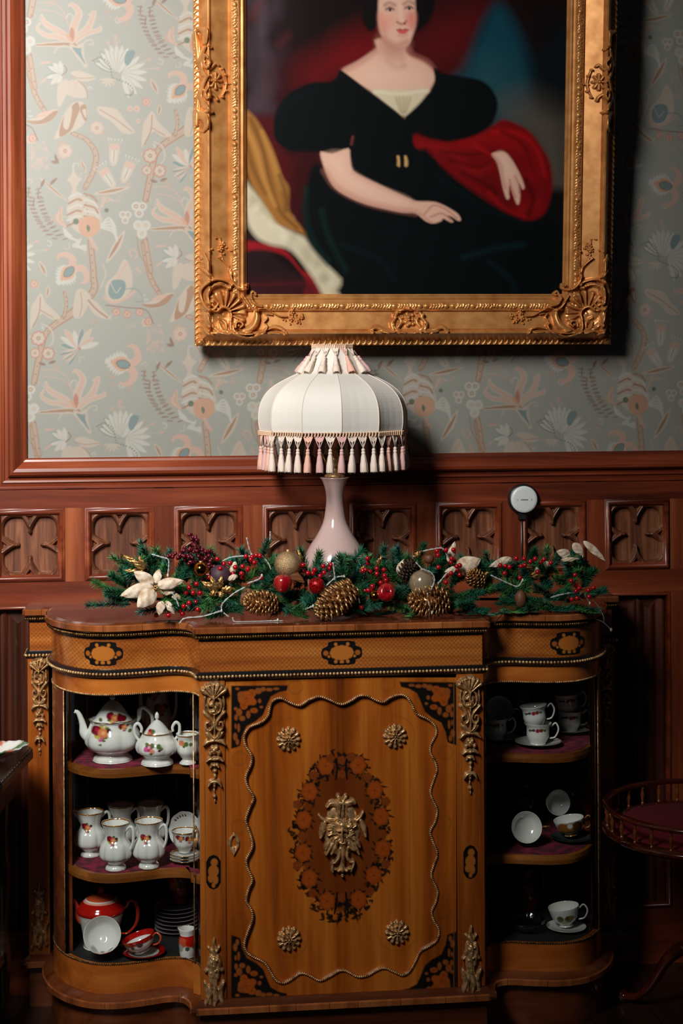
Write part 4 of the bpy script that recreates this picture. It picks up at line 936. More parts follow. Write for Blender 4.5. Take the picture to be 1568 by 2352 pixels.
# centre block carcase
mb = MB(); mb.box(-.3645, .3645, -.492, CB, .143, .951); mb.build('carcase', M['wal_base'], cab)
def PYA(X, Y, yp):
    a = (X-784)/F; b = (HY-Y)/F
    d = np.array(FWD)+a[..., None]*np.array(RGT)+b[..., None]*np.array(UPV)
    t = (yp-CAM.y)/d[..., 1]
    return np.array(CAM)+d*t[..., None]
# pilasters
PXL = [PY(517, 1700, -.504).x, PY(1048, 1700, -.504).x]
for x0, x1 in ((-.3655, PXL[0]), (PXL[1], .3655)):
    mb = MB(); mb.box(x0, x1, -.508, -.49, .143, .951); mb.build('pilaster', M['wal_z'], cab, bevel=.002)
    mb = MB(); ins = .012
    for a, b in ((x0+ins, x0+ins+.0015), (x1-ins-.0015, x1-ins)): mb.box(a, b, -.5084, -.507, .16, .935)
    mb.build('boxwood_stringing', M['wal_rail'], cab)
# ---- door: outer board with inlaid spandrels, scalloped brass border, recessed panel
z3 = lambda *p: [(430+x/2.24, 1400+y/2.24) for x, y in p]
z4 = lambda *p: [(430+x/2.178, 1850+y/2.178) for x, y in p]
SCA = z3((480, 455), (530, 478), (580, 492), (625, 465), (680, 447), (735, 465), (790, 487), (840, 470), (885, 443), (930, 445), (970, 465), (1010, 474), (1050, 450), (1095, 437), (1130, 450), (1155, 490), (1180, 535), (1240, 565), (1275, 600), (1280, 640), (1255, 690), (1250, 735), (1275, 785), (1282, 830), (1262, 890), (1250, 940), (1265, 985), (1285, 1030), (1275, 1090), (1250, 1140), (1262, 1190)) + \
    z4((1250, 240), (1232, 300), (1220, 350), (1245, 410), (1252, 440), (1240, 490), (1222, 530), (1235, 580), (1258, 620), (1250, 670), (1215, 700), (1165, 730), (1140, 780), (1110, 830), (1075, 848), (1030, 830), (985, 812), (945, 825), (900, 850), (850, 855), (800, 830), (765, 825), (720, 850), (665, 875), (620, 855), (570, 838), (520, 870), (480, 888), (445, 875), (415, 830), (385, 785), (310, 745), (285, 700), (300, 640), (325, 570), (320, 520), (295, 480), (305, 420), (325, 370), (300, 310), (295, 270), (320, 220), (325, 180)) + \
    z3((312, 1120), (300, 1080), (320, 1020), (340, 965), (310, 910), (300, 860), (325, 800), (330, 750), (300, 700), (293, 650), (320, 605), (380, 580), (415, 545), (425, 500), (440, 470))
SCP = cr(SCA, 4, True)
dc = Cv(518, 1556, 1047, 2306, 1.6)
r = dc.poly(SCP, 1.0, 0); (a_, b_, c_, d_), mm, _, _ = r; inside = np.zeros(dc.h.shape, bool); inside[c_:d_, a_:b_] = mm > .5
ORG, BRO, BLK_, LTL = L(170, 78, 22), L(112, 48, 14), (.008, .006, .005, 1), L(196, 128, 62)
def sp(px, py, mx, my): return (1579-px if mx else px), ((3868-py) if my else py)-(8 if mx else 0)*1.0
for mx in (0, 1):
    for my in (0, 1):
        T = lambda P: [sp(x, y, mx, my) for x, y in P]
        dk = .55 if my else 1
        dc.fill(T([(531, 1575), (662, 1574), (658, 1586), (640, 1590), (622, 1600), (612, 1622), (604, 1642), (588, 1656), (566, 1668), (556, 1690), (552, 1712), (545, 1716), (531, 1720)]), BLK_, 1.5, 0)
        for x, y, rr, ry in ((565, 1604, 19, 17), (578, 1592, 10, 9), (553, 1596, 8, 8), (560, 1620, 9, 10), (580, 1612, 9, 8), (583, 1632, 9, 6), (570, 1641, 5, 9), (593, 1587, 8, 7), (604, 1583, 6, 5), (618, 1584, 8, 4), (634, 1582, 7, 3), (549, 1636, 7, 9), (556, 1650, 7, 6), (542, 1648, 4, 7), (548, 1672, 3, 10), (541, 1668, 2.5, 6), (540, 1692, 5, 9), (545, 1704, 4, 7), (541, 1628, 4, 4), (596, 1610, 4, 5), (600, 1624, 4, 3), (545, 1582, 5, 3)):
            q = T([(x, y)])[0]; dc.dot(q[0], q[1], rr, ORG if rr > 8 else L(150, 78, 30), 1.5, 1, ry)
        for x, y in ((565, 1604), (578, 1592), (560, 1620), (583, 1632)):
            q = T([(x, y)])[0]
            for k in range(5): dc.stroke([q, (q[0]+8*math.cos(k*1.26), q[1]+8*math.sin(k*1.26))], .5, BRO, 1.2, 0, .7)
for x, y in ((550, 1742), (678, 1578), (890, 1572), (1024, 1728), (552, 2115), (1018, 2095), (548, 1900), (1020, 1890)):
    for rr, al in ((17, .5), (14, .35)): dc.stroke([(x+rr*math.cos(t), y+rr*math.sin(t)) for t in np.linspace(0, 6.283, 20)], .6, LTL, 1.2, 0, al)
dc.stroke([(524, 1560), (524, 2300)], .7, LTL, 1.2, 0, .5); dc.stroke([(1042, 1556), (1042, 2290)], .7, LTL, 1.2, 0, .5)
yb = -.503
dc.mesh('door_board', lambda X, Y, H: PYA(X, Y, yb), M['wal_in'], cab, mask=~inside, colour=True, dil=0, smooth=False)
pn = Cv(560, 1590, 1014, 2262, 1.5)
(a_, b_, c_, d_), mm, _, _ = pn.poly(SCP, 1.0, 0); insp = np.zeros(pn.h.shape, bool); insp[c_:d_, a_:b_] = mm > .3
for p in ([(632, 1722), (632, 2112)], [(940, 1722), (940, 2100)]): pn.stroke(p, .8, LTL, 1.4, 0, .65)
for c, rr, a0, a1 in (((663, 2155), 44, -.4, 2.6), ((911, 2140), 44, .3, 3.2), ((663, 1697), 46, 2.6, 4.8), ((906, 1690), 46, 4.6, 6.8)): pn.stroke([(c[0]+rr*math.cos(t), c[1]+rr*math.sin(t)) for t in np.linspace(a0, a1, 16)], .7, LTL, 1.4, 0, .5)
el = lambda cx, cy, rx, ry: [(cx+rx*math.cos(t), cy+ry*math.sin(t)) for t in np.linspace(0, 6.283, 40)[:-1]]
pn.fill(el(784, 1922, 96, 170), L(104, 42, 12), 5, 0, .8)
rr_ = random.Random(11)
flw = [(580, 320), (985, 310), (380, 640), (1190, 620), (310, 990), (1270, 950), (300, 1400), (1290, 1350), (380, 1720), (1180, 1680), (600, 2000), (990, 1980)]
zz5 = lambda x, y: (640+x/5.407, 1700+y/5.407)
for k in range(300):
    t = rr_.random()*6.283; ex = 1+rr_.uniform(-.13, .15); x, y = 784+98*ex*math.cos(t), 1922+172*ex*math.sin(t); an = rr_.random()*6.28; l = rr_.uniform(3, 11)
    pn.stroke([(x, y), (x+l*math.cos(an), y+l*math.sin(an)), (x+l*1.4*math.cos(an+.8), y+l*1.4*math.sin(an+.8))], [rr_.uniform(1.4, 4), 3, .4], BLK_, 1.2, 3, .92)
for k, (x, y) in enumerate(flw):
    cx, cy = zz5(x, y)
    for j in range(11): a = j*.571+k; pn.stroke([(cx+17*math.cos(a), cy+20*math.sin(a)), (cx+(22+4*(j % 3))*math.cos(a+.2), cy+(25+5*(j % 2))*math.sin(a+.2))], [3.2, 1], BLK_, 1.3, 3, .9)
    for j in range(6): a = j*1.047+k; pn.dot(cx+10*math.cos(a), cy+12*math.sin(a), 9, L(150, 66, 18), 1.5, 1, 10)
    pn.dot(cx, cy, 13, L(166, 74, 20), 3, 1, 15)
    for j in range(5): a = j*1.257+k; pn.stroke([(cx, cy), (cx+9*math.cos(a), cy+10*math.sin(a))], .5, L(96, 38, 10), 1.2, 0, .6)
for x, y in ((430, 440), (1100, 460), (640, 230), (900, 210), (230, 800), (1330, 760), (290, 1190), (1290, 1170), (230, 1560), (1330, 1540), (420, 1900), (1130, 1880), (780, 420), (780, 250), (780, 1960)):
    cx, cy = zz5(x, y)
    for j in range(5): a = j*1.257; pn.dot(cx+6*math.cos(a), cy+6*math.sin(a), 5, L(128, 58, 20), 1.5, .95)
for sg in (-1, 1): pn.stroke([(784+sg*12, 1745), (784+sg*10, 1765), (784+sg*13, 1790)], [3, 2.5, 2], BLK_, 1.3, 4); pn.stroke([(784+sg*10, 2050), (784+sg*12, 2075), (784+sg*16, 2098)], [2, 3, 2], BLK_, 1.3, 4)
pn.mesh('door_panel', lambda X, Y, H: PYA(X, Y, -.4945), M['wal_in'], cab, mask=insp, colour=True, dil=2, smooth=False)
# rope border in brass, twisted strand by strand
bp = [PY(x, y, -.504) for x, y in SCP]; mb = MB(); L_ = 0
pts = bp+[bp[0]]; cum = [0]
for a, b in zip(pts, pts[1:]): cum.append(cum[-1]+(b-a).length)
nn = int(cum[-1]/.0052); j = 0
for k in range(nn):
    s_ = (k+.5)*cum[-1]/nn
    while cum[j+1] < s_: j += 1
    t = (s_-cum[j])/(cum[j+1]-cum[j]+1e-9); p = pts[j].lerp(pts[j+1], t); d = (pts[j+1]-pts[j]).normalized(); nrm = Vector((-d.z, 0, d.x))
    a = p-nrm*.0032-d*.002; b = p+nrm*.0032+d*.002; mid = (a+b)/2+Vector((0, -.0034, 0)); mb.tube([a, mid, b], [.0014, .0025, .0014], 5)
mb.build('scalloped_rope_border', M['brass'], cab)
mb = MB(); w_ = .0036; R = []
for i in range(len(bp)):
    d = (bp[(i+1) % len(bp)]-bp[i-1]).normalized(); nrm = Vector((-d.z, 0, d.x)); R.append([tuple(bp[i]+nrm*w_+Vector((0, .0105, 0))), tuple(bp[i]+nrm*w_), tuple(bp[i]+nrm*w_*.5+Vector((0, -.002, 0))), tuple(bp[i]-nrm*w_*.5+Vector((0, -.002, 0))), tuple(bp[i]-nrm*w_), tuple(bp[i]-nrm*w_+Vector((0, .0105, 0)))])
R.append(R[0]); mb.rings(R, False, False, True); mb.build('scalloped_border_base', M['wal_z'], cab)
# cartouche inlays on the frieze, wrapped round the curve of the wings
def cartouche_cv():
    cv = Cv(-50, -30, 50, 30, 1.2); msk = cv.poly([(-26, -27), (26, -27), (33, -17), (45, -11), (48, 0), (45, 11), (33, 17), (26, 27), (-26, 27), (-33, 17), (-45, 11), (-48, 0), (-45, -11), (-33, -17)], 1, 4)
    (a, b, c, d), m, _, _ = msk; mk = np.zeros(cv.h.shape, bool); mk[c:d, a:b] = m > .4
    cv.C[:] = BLK_
    o = L(190, 112, 42)
    for k in range(12): t = k*.5236; cv.dot(20*math.cos(t), 11*math.sin(t), 8, o, 1.4, 1, 7)
    cv.dot(0, 0, 22, o, 1.5, 1, 13)
    for sg in (-1, 1): cv.dot(sg*37, 0, 6, L(170, 92, 36), 1.4, 1, 6); cv.dot(sg*14, 20, 4, o, 1.2); cv.dot(sg*14, -20, 4, o, 1.2); cv.dot(sg*30, 8, 3, o, 1); cv.dot(sg*2, 21, 3, o, 1)
    return cv, mk
cv, mk = cartouche_cv(); cv.C[..., 3] = 1
KP = 1/903.0
def onpath(path, px, zc_, sc=1.0, off=-.0155):
    P = offs(path, off, False); S = arc(P)
    best = min(((abs((784+F*(Vector((q[0], q[1], zc_))-CAM).dot(RGT)/(Vector((q[0], q[1], zc_))-CAM).dot(FWD))-px), s_) for s_ in np.linspace(0, S[-1], 600) for q in [at_s(P, s_)[0]]))[1]
    def fn(X, Y, H):
        out = np.zeros(X.shape+(3,))
        row = [at_s(P, best+x*KP*sc) for x in X[0]]
        for i, (p, n, t) in enumerate(row):
            out[:, i, 0] = p[0]; out[:, i, 1] = p[1]; out[:, i, 2] = zc_-Y[:, i]*KP
        return out
    return fn
for path, px, zc_, sc in ((wingL, 236, 1.012, 1.0), ([(-.378, -.52), (.378, -.52)], 785, 1.0115, 1.0), (wingR, 1307, 1.008, 1.0)):
    cv.mesh('inlaid_cartouche', onpath(path, px, zc_, sc), M['wal_in'], cab, mask=mk, colour=True, dil=0, smooth=False)
# upright inlays on the pilasters
cv2 = Cv(-22, -44, 22, 44, 1.1); (a, b, c, d), m, _, _ = cv2.poly([(0, -40), (10, -36), (17, -24), (17, 24), (10, 36), (0, 40), (-10, 36), (-17, 24), (-17, -24), (-10, -36)], 1, 0); mk2 = np.zeros(cv2.h.shape, bool); mk2[c:d, a:b] = m > .4
cv2.C[:] = BLK_
for x, y, r0, r1 in ((2, -22, 8, 9), (0, -2, 12, 14), (-5, 14, 8, 10), (5, 18, 6, 10), (0, 30, 4, 6)): cv2.dot(x, y, r0, L(172, 98, 36), 1.3, 1, r1)
cv2.C[..., 3] = 1
for px, py in ((490, 2003), (1080, 1980)):
    c = PY(px, py, -.509); cv2.mesh('inlaid_medallion', lambda X, Y, H: np.stack([c.x+X*KP, X*0-.5089, c.z-Y*KP], -1), M['wal_in'], cab, mask=mk2, colour=True, dil=0, smooth=False)
# ---- brass mounts
def mount_cv():
    cv = Cv(0, 0, 62, 300, .8); Z = lambda p: [((x-100)/6.533, (y-150)/6.533) for x, y in p]
    S = lambda p, r, h, **k: cv.hst(Z(p), [q/5.4 for q in r] if isinstance(r, (list, tuple)) else r/5.4, h*1.15, **k)
    for e, r in (((150, 290), 40), ((200, 235), 36), ((255, 215), 34), ((315, 205), 34), ((375, 215), 34), ((430, 240), 36), ((480, 290), 38)): S([(310, 420), ((310+e[0])/2, (420+e[1])/2-10), e], [16, 30, r], .017)
    for e in ((180, 270), (250, 230), (320, 215), (400, 235), (450, 270)): S([(310, 400), e], [5, 7], .008, sub=True)
    S([(290, 185), (380, 185)], 16, .013)
    S([(215, 520), (240, 420), (320, 390), (400, 430), (420, 520), (390, 600), (320, 640), (250, 610), (215, 520)], 20, .014); S([(260, 500), (300, 470), (350, 500), (330, 580), (280, 600)], 34, .018); S([(315, 400), (300, 490), (320, 560)], [20, 16, 24], .022); S([(280, 620), (350, 610)], 26, .015)
    for sg in (-1, 1):
        M_ = lambda p: [(315+sg*(x-315)*-1, y) for x, y in p]
        S(M_([(180, 390), (168, 480), (180, 570), (215, 650)]), 15, .010); S(M_([(170, 620), (235, 690), (285, 760), (290, 830), (240, 880), (195, 850), (190, 780), (230, 760), (245, 800)]), [26, 26, 24, 24, 22, 18, 15, 12, 10], .014); S(M_([(200, 920), (240, 970), (305, 1010)]), [26, 34, 16], .013); S(M_([(220, 860), (240, 930), (300, 990)]), [14, 26, 12], .015)
        S(M_([(150, 1105), (210, 1050), (300, 1030)]), [8, 32, 22], .014); S(M_([(190, 1340), (250, 1300), (310, 1305)]), [12, 30, 24], .015); S(M_([(255, 1430), (280, 1390)]), [16, 26], .013)
        for q in ((250, 1220), (285, 1140)): cv.hdot(*Z(M_([q]))[0], 5.5, .016, 7)
        S(M_([(215, 1715), (255, 1650), (305, 1630)]), [10, 30, 24], .015)
        for k in range(5): cv.hdot(*Z(M_([(178, 400+k*48)]))[0], 2.4, -.0)
    S([(315, 640), (318, 850), (318, 1010)], 12, .016)
    for x, y, r, ry, h in ((310, 1180, 7, 10, .017), (315, 1300, 8, 6, .018), (312, 1395, 9, 6, .017), (320, 1480, 6, 6, .014), (320, 1560, 4, 7, .012), (310, 1650, 6, 8, .017), (312, 1700, 4, 6, .014), (310, 1790, 2, 9, .008), (312, 1860, 5, 6, .012), (320, 1930, 1.8, 6, .008)): cv.hdot(*Z([(x, y)])[0], r, h, ry)
    return cv
mc = mount_cv()
def place(cv, name, cx, ztop, w_, h_, y, label=None, half=None):
    W_, H_ = cv.xs[-1], cv.ys[-1]
    return cv.mesh(name, lambda X, Y, H: np.stack([cx+(X/W_-.5)*w_, y-H, ztop-Y/H_*h_], -1), M['brass'], cab, label=label)
for px, py, yy in ((489, 1562, -.508), (1075, 1548, -.508)):
    c = PY(px, py, yy); place(mc, 'acanthus_mount', c.x, c.z, .068, .335, yy)
place(mc, 'acanthus_mount', -.792, PY(105, 1508, -.126).z, .054, .29, -.126); place(mc, 'acanthus_mount', .792, PY(105, 1508, -.126).z, .054, .29, -.126)
fc = Cv(0, 0, 60, 170, .8); Z = lambda p: [((x-60)/2.178+3, (y-650)/2.178+2) for x, y in p]
for p, r, h in (([(125, 655), (122, 700), (126, 760)], [2, 6, 10], .010), ([(105, 745), (100, 790), (110, 850)], [5, 7, 8], .013), ([(145, 745), (150, 790), (135, 850)], [5, 7, 8], .013), ([(122, 760), (115, 830), (120, 880)], [10, 12, 10], .017), ([(75, 880), (90, 920), (100, 990)], [5, 8, 6], .013), ([(172, 880), (155, 930), (165, 990)], [5, 8, 6], .013), ([(115, 890), (90, 960), (70, 1008)], [9, 7, 5], .016), ([(120, 880), (132, 950), (122, 1000)], [9, 9, 5], .018), ([(95, 700), (110, 720)], 4, .010), ([(150, 700), (138, 720)], 4, .010), ([(80, 820), (100, 800)], 5, .011), ([(165, 820), (148, 800)], 5, .011)): fc.hst(Z(p), r, h)
for x, y in ((110, 770), (138, 760), (120, 790), (130, 815), (105, 825)): fc.hdot(*Z([(x, y)])[0], 5, .019)
for px, py in ((489, 2150), (1079, 2122)):
    c = PY(px, py, -.508); place(fc, 'foot_mount', c.x, c.z, .062, .182, -.508)
place(fc, 'foot_mount', -.795, .345, .056, .185, -.126); place(fc, 'foot_mount', .795, .345, .056, .185, -.126)
# central mask
mk_ = Cv(0, 0, 120, 206, .8); Z = lambda p: [((x-470)/5.407, (y-640)/5.407) for x, y in p]
def S(p, r, h, **k): mk_.hst(Z(p), [q/4.3 for q in r] if isinstance(r, (list, tuple)) else r/4.3, h, **k)
S([(780, 950), (775, 1120), (780, 1290)], [150, 190, 120], .012)
for e in ((735, 685), (830, 690)): S([(785, 780), ((785+e[0])/2, 720), e], [26, 18, 26], .016)
S([(590, 810), (640, 770), (720, 780), (785, 790)], [16, 34, 40, 50], .017); S([(945, 780), (910, 760), (850, 770), (785, 790)], [16, 34, 40, 50], .017)
S([(785, 780), (770, 870), (780, 960)], [60, 66, 80], .018); S([(770, 790), (755, 950)], 6, .008, sub=True); S([(810, 790), (815, 950)], 6, .008, sub=True)
S([(493, 912), (535, 965), (600, 985), (680, 980)], [14, 20, 22, 22], .015); S([(560, 990), (535, 1090), (508, 1190)], [22, 34, 16], .017)
S([(1042, 890), (1010, 950), (960, 990)], [14, 20, 24], .015); S([(1010, 990), (1050, 1080), (1075, 1195)], [22, 34, 16], .016)
r5 = random.Random(4)
for k in range(34):
    a = k/34*6.283; rr = 150+r5.uniform(-30, 50); cx, cy = 780+rr*.95*math.cos(a), 1120+rr*1.0*math.sin(a)
    S([(780+90*math.cos(a), 1120+95*math.sin(a)), ((cx+780+90*math.cos(a+.2))/2, (cy+1120+95*math.sin(a+.2))/2), (cx, cy)], [18, 26, 14], .017+r5.uniform(0, .007))
S([(775, 1040), (775, 1130), (772, 1250)], [62, 72, 44], .024); S([(772, 1070), (768, 1150), (770, 1215)], [16, 18, 24], .032); S([(715, 1095), (750, 1090)], 16, .029); S([(795, 1090), (830, 1100)], 16, .029); S([(740, 1245), (770, 1255), (800, 1245)], 12, .027)
S([(735, 1125), (755, 1125)], 9, .007, sub=True); S([(785, 1125), (808, 1125)], 9, .007, sub=True)
for p in ([(690, 1230), (640, 1290), (575, 1400)], [(700, 1260), (680, 1330), (640, 1395)], [(640, 1200), (600, 1270), (570, 1330)], [(870, 1230), (930, 1290), (990, 1410)], [(860, 1260), (900, 1330), (930, 1360)], [(920, 1200), (970, 1270), (1000, 1320)]): S(p, [22, 32, 14], .019)
S([(780, 1280), (788, 1420), (780, 1600)], [40, 20, 26], .017); S([(750, 1330), (735, 1440), (690, 1500), (655, 1520), (660, 1620)], [18, 20, 22, 16, 14], .016); S([(850, 1330), (840, 1440), (880, 1500), (925, 1510), (890, 1620)], [18, 20, 22, 16, 14], .016)
for x, y, r in ((780, 1590, 50), (730, 1610, 30), (835, 1610, 30), (780, 1680, 22), (690, 1590, 20), (870, 1590, 20)): mk_.hdot(*Z([(x, y)])[0], r/5.407, .016)
c = PY(640+(470+324)/5.407, 1700+640/5.407, -.4945); place(mk_, 'mask_mount', c.x, c.z, 120*KP, 206*KP, -.4945, 'brass mask with a bearded face and scrolling horns')
ro = Cv(-30, -30, 30, 30, .8)
ro.hdot(0, 0, 24, .004)
for k in range(12): a = k*.5236; ro.hst([(14*math.cos(a), 14*math.sin(a)), (24*math.cos(a), 24*math.sin(a))], [3, 5], .011, 3)
for k in range(9): a = k*.698+.2; ro.hst([(7*math.cos(a), 7*math.sin(a)), (15*math.cos(a), 15*math.sin(a))], [2.4, 4], .015, 3)
for k in range(6): a = k*1.047; ro.hdot(5.5*math.cos(a), 5.5*math.sin(a), 2.6, .017)
ro.hdot(0, 0, 3, .019)
for px, py in ((662, 1697), (906, 1690), (663, 2155), (911, 2140)):
    c = PY(px, py, -.4945); ro.mesh('rosette', lambda X, Y, H: np.stack([c.x+X*KP, -.4945-H, c.z-Y*KP], -1), M['brass'], cab)
es = Cv(-16, -30, 16, 30, .8); es.hst([(0, -24), (-8, -10), (-9, 4), (0, 24)], [2, 4, 4, 2], .006); es.hst([(0, -24), (8, -10), (9, 4), (0, 24)], [2, 4, 4, 2], .006); es.hdot(0, -20, 4, .007); es.hst([(0, 8), (0, 26)], [4, 1.5], .006)
for px, py in ((537, 1938),):
    c = PY(px, py, -.503); es.mesh('escutcheon', lambda X, Y, H: np.stack([c.x+X*KP, -.503-H, c.z-Y*KP], -1), M['brass'], cab)
c = PY(453, 1920, -.508); es.mesh('escutcheon', lambda X, Y, H: np.stack([c.x-.004+X*KP*.6, -.5082-H, c.z-Y*KP], -1), M['brass'], cab)
# ================================================================ TABLE LAMP
def P3(px, py, Y): return PY(px, py, Y)
LYP = -.20
lb = PY(770, 1380, LYP); LX = lb.x
lamp = thing('table_lamp', (LX, LYP, ZTOP+.0005), 'pink glass table lamp with a white tasselled shade, on the cabinet', 'lamp')
kl = abs(PY(784, 1000, LYP).z-PY(784, 1100, LYP).z)/100
def lz(py): return PY(770, py, LYP).z
M['opal'] = mat('pink_opaline_glass', L(206, 176, 170), .12, coat=.6); PB(M['opal']).inputs['Subsurface Weight'].default_value = .15; PB(M['opal']).inputs['Subsurface Scale'].default_value = .02
M['shade'] = mat('shade_silk', L(222, 216, 206), .75); PB(M['shade']).inputs['Sheen Weight'].default_value = .2
_n = N(M['shade'], 'ShaderNodeTexNoise'); _n.inputs['Scale'].default_value = 14; LK(M['shade'], coords(M['shade']), _n.inputs['Vector']); bump(M['shade'], _n.outputs['Fac'], .12, .01)
M['trim'] = mat('peach_braid', L(226, 188, 156), .8); M['tcream'] = mat('tassel_cream', L(232, 212, 196), .8); M['tpink'] = mat('tassel_pink', L(230, 178, 158), .8); M['trose'] = mat('tassel_rose', L(216, 170, 164), .8)
vp = cr([(38, 1380), (46, 1374), (50, 1366), (58, 1350), (70, 1328), (76, 1304), (73, 1284), (60, 1256), (42, 1228), (28, 1200), (22, 1170), (20, 1145), (22, 1125), (28, 1106), (34, 1096)], 4)
mb = MB(); mb.lathe([(r*kl, max(lz(y), ZTOP+.001)) for r, y in vp], (LX, LYP, 0), 48, capt=True); mb.build('glass_base', M['opal'], lamp, label='pink opaline bottle-shaped base')
mb = MB(); mb.lathe([(r*kl, lz(y)) for r, y in ((22, 1096), (24, 1092), (18, 1088), (10, 1084), (8, 1070), (14, 1064), (15, 1050), (8, 1044), (7, 1010))], (LX, LYP, 0), 24, capt=True)
for sg in (-1, 1): mb.tube([(LX, LYP, lz(1078)), (LX+sg*.02, LYP, lz(1070)), (LX+sg*.035, LYP, lz(1040))], .0022)
mb.build('brass_fitting', M['brass'], lamp)
def panelr(a): b = (a+math.pi/2) % (math.pi/6)-math.pi/12; return math.cos(math.pi/12)/math.cos(b)*.5+.5*(math.cos(math.pi/12)/math.cos(b))**2
sp_ = cr([(168, 989), (171, 965), (169, 935), (158, 908), (136, 886), (104, 868), (76, 854), (60, 836), (51, 815), (46, 792)], 4)
sx = LX-.003
def shade_mod(a, z): return panelr(a)
mb = MB(); mb.lathe([(r*kl, lz(y)) for r, y in sp_], (sx, LYP, 0), 48, sm=False, mod=shade_mod, capb=False)
mb.lathe([(r*kl-.002, lz(y)) for r, y in sp_][::-1], (sx, LYP, 0), 48, sm=False, mod=shade_mod, capb=False)
mb.build('lamp_shade', M['shade'], lamp)
mb = MB()
for k in range(12):
    a = -math.pi/2+k*math.pi/6; mb.tube([(sx+(r*kl+.0006)*math.cos(a), LYP+(r*kl+.0006)*math.sin(a), lz(y)) for r, y in sp_], .0011, 5)
mb.build('shade_seams', M['tcream'], lamp)
def braid(name, r, zc_, h):
    mb = MB(); n = 150 if r > .1 else 60
    for k in range(n):
        a = 2*math.pi*k/n; rr = r*panelr(a)+.0012
        for j in (-1, 0, 1): mb.sphere((sx+rr*math.cos(a+j*.004), LYP+rr*math.sin(a+j*.004), zc_+j*h*.34), h*.26, 5, 4, (1, 1, 1))
    mb.build(name, M['trim'], lamp)
braid('braid_trim', 170*kl, lz(992), .0115); braid('braid_trim', 46*kl+.001, lz(795), .010)
def tassel_mesh(L1, hw, m, seed, sk):
    """origin at the braid; hangs down: two net strings, knot, skirt"""
    r_ = random.Random(seed); mb = MB()
    net = L1*.34
    for sg in (-1, 1):
        mb.tube([(sg*hw, 0, 0), (sg*hw*.62, -.001, -net*.4), (0, -.001, -net)], [.0016, .0014, .0013], 5)
        mb.rings([[(sg*hw, 0, .001), (0, 0, .001)], [(sg*hw*.6, -.0004, -net*.32), (0, -.0004, -net*.5)]], False, False)
    mb.tube([(0, -.001, -net*.4), (0, -.001, -net)], .0014, 5)
    kz = -net; mb.sphere((0, -.001, kz-.004), .0052*sk, 9, 6, (1, 1, 1)); mb.sphere((0, -.001, kz-.0115), .0058*sk, 9, 6, (1, 1, 1.1))
    prof = [(.0042*sk, kz-.013), (.0064*sk, kz-.022), (.0078*sk, kz-.034), (.0092*sk, kz-L1*.45), (.0098*sk, -L1)]
    ph = r_.random()*6
    mb.lathe(prof, (0, -.001, 0), 22, mod=lambda a, z: 1+.16*math.sin(a*11+ph)*(1 if z < kz-.018 else .3), capb=False)
    for k in range(14): a = k*.449; mb.tube([(.0065*sk*math.cos(a), -.001+.0065*sk*math.sin(a), kz-.03), (.0098*sk*math.cos(a), -.001+.0098*sk*math.sin(a), -L1-.004*r_.random())], .0009, 3)
    o = mb.build('tassel', m, lamp); o.parent = None; return o
def tassels(n, r, z0, L1, hw, tilt, sk):
    pr = []
    for i, m in enumerate((M['tcream'], M['tpink'], M['trose'])):
        p = tassel_mesh(L1, hw, m, i, sk); p.data.transform(Matrix.Translation(lamp.location)); pr.append(p)
    r_ = random.Random(int(n))
    for k in range(n):
        p = pr[(0, 1, 0, 2, 0, 1, 0, 0, 2, 1)[(k*7+k//5) % 10]]
        o = p if False else p.copy(); COL.objects.link(o); o.parent = lamp
        a = 2*math.pi*(k+.5)/n; rr = r*panelr(a)
        o.location = (sx-LX+rr*math.cos(a), rr*math.sin(a), z0-lamp.location.z); o.rotation_euler = (-tilt+r_.uniform(-.03, .03), r_.uniform(-.04, .04), a+math.pi/2)
    for p in pr: bpy.data.objects.remove(p)
tassels(42, 170*kl, lz(997), .093, .0122, .0, .98); tassels(14, 47*kl, lz(800), .080, .0100, .55, 1.05)

# ================================================================ WALL DEVICE
dv = PY(1203, 1147, -.05)
dev = thing('round_device', (dv.x, -.0285, dv.z), 'round white plastic device on a black mount, fixed to the wainscot rail', 'device')
mb = MB(); T = Matrix.Translation((dv.x, -.0275, dv.z)) @ Matrix.Rotation(math.pi/2, 4, 'X'); mb.T = T
mb.lathe([(.040, 0), (.044, .004), (.044, .014), (.038, .018)], (0, 0, 0), 40, capt=True); mb.T = Matrix.Identity(4)
mb.box(dv.x-.014, dv.x+.006, -.045, -.028, dv.z-.058, dv.z-.038); mb.build('black_mount', mat('black_plastic', (.012, .012, .013, 1), .4), dev)
mb = MB(); mb.T = T; mb.lathe([(.0375, .016), (.0385, .020), (.0385, .0265), (.037, .029), (.030, .0298), (.001, .030)], (0, 0, 0), 56); mb.build('white_face', mat('white_plastic', L(226, 228, 228), .35), dev)
mb = MB(); yf = -.0275-.0303
for k, (a, b) in enumerate(((-.0100, .4), (-.0072, -.4), (-.0045, .3), (-.0018, 0), (.0009, -.3), (.0036, .4), (.0063, 0), (.0090, .3))): mb.box(dv.x+a-.0010, dv.x+a+.0010, yf, yf+.001, dv.z-.0028+abs(b)*.001, dv.z+.0010)
for sg in (-1, 1): mb.box(dv.x+sg*.0205-.0006, dv.x+sg*.0205+.0006, yf, yf+.001, dv.z-.003, dv.z+.002)
mb.build('printed_marks', mat('grey_print', L(96, 98, 100), .6), dev)
mb = MB(); mb.tube([(dv.x-.004, -.036, dv.z-.05), (dv.x-.002, -.034, dv.z-.11), (dv.x-.005, -.034, dv.z-.2), (dv.x-.004, -.034, ZTOP+.004)], .0022, 6); mb.build('power_cable', mat('dark_cable', (.01, .012, .016, 1), .5), dev)

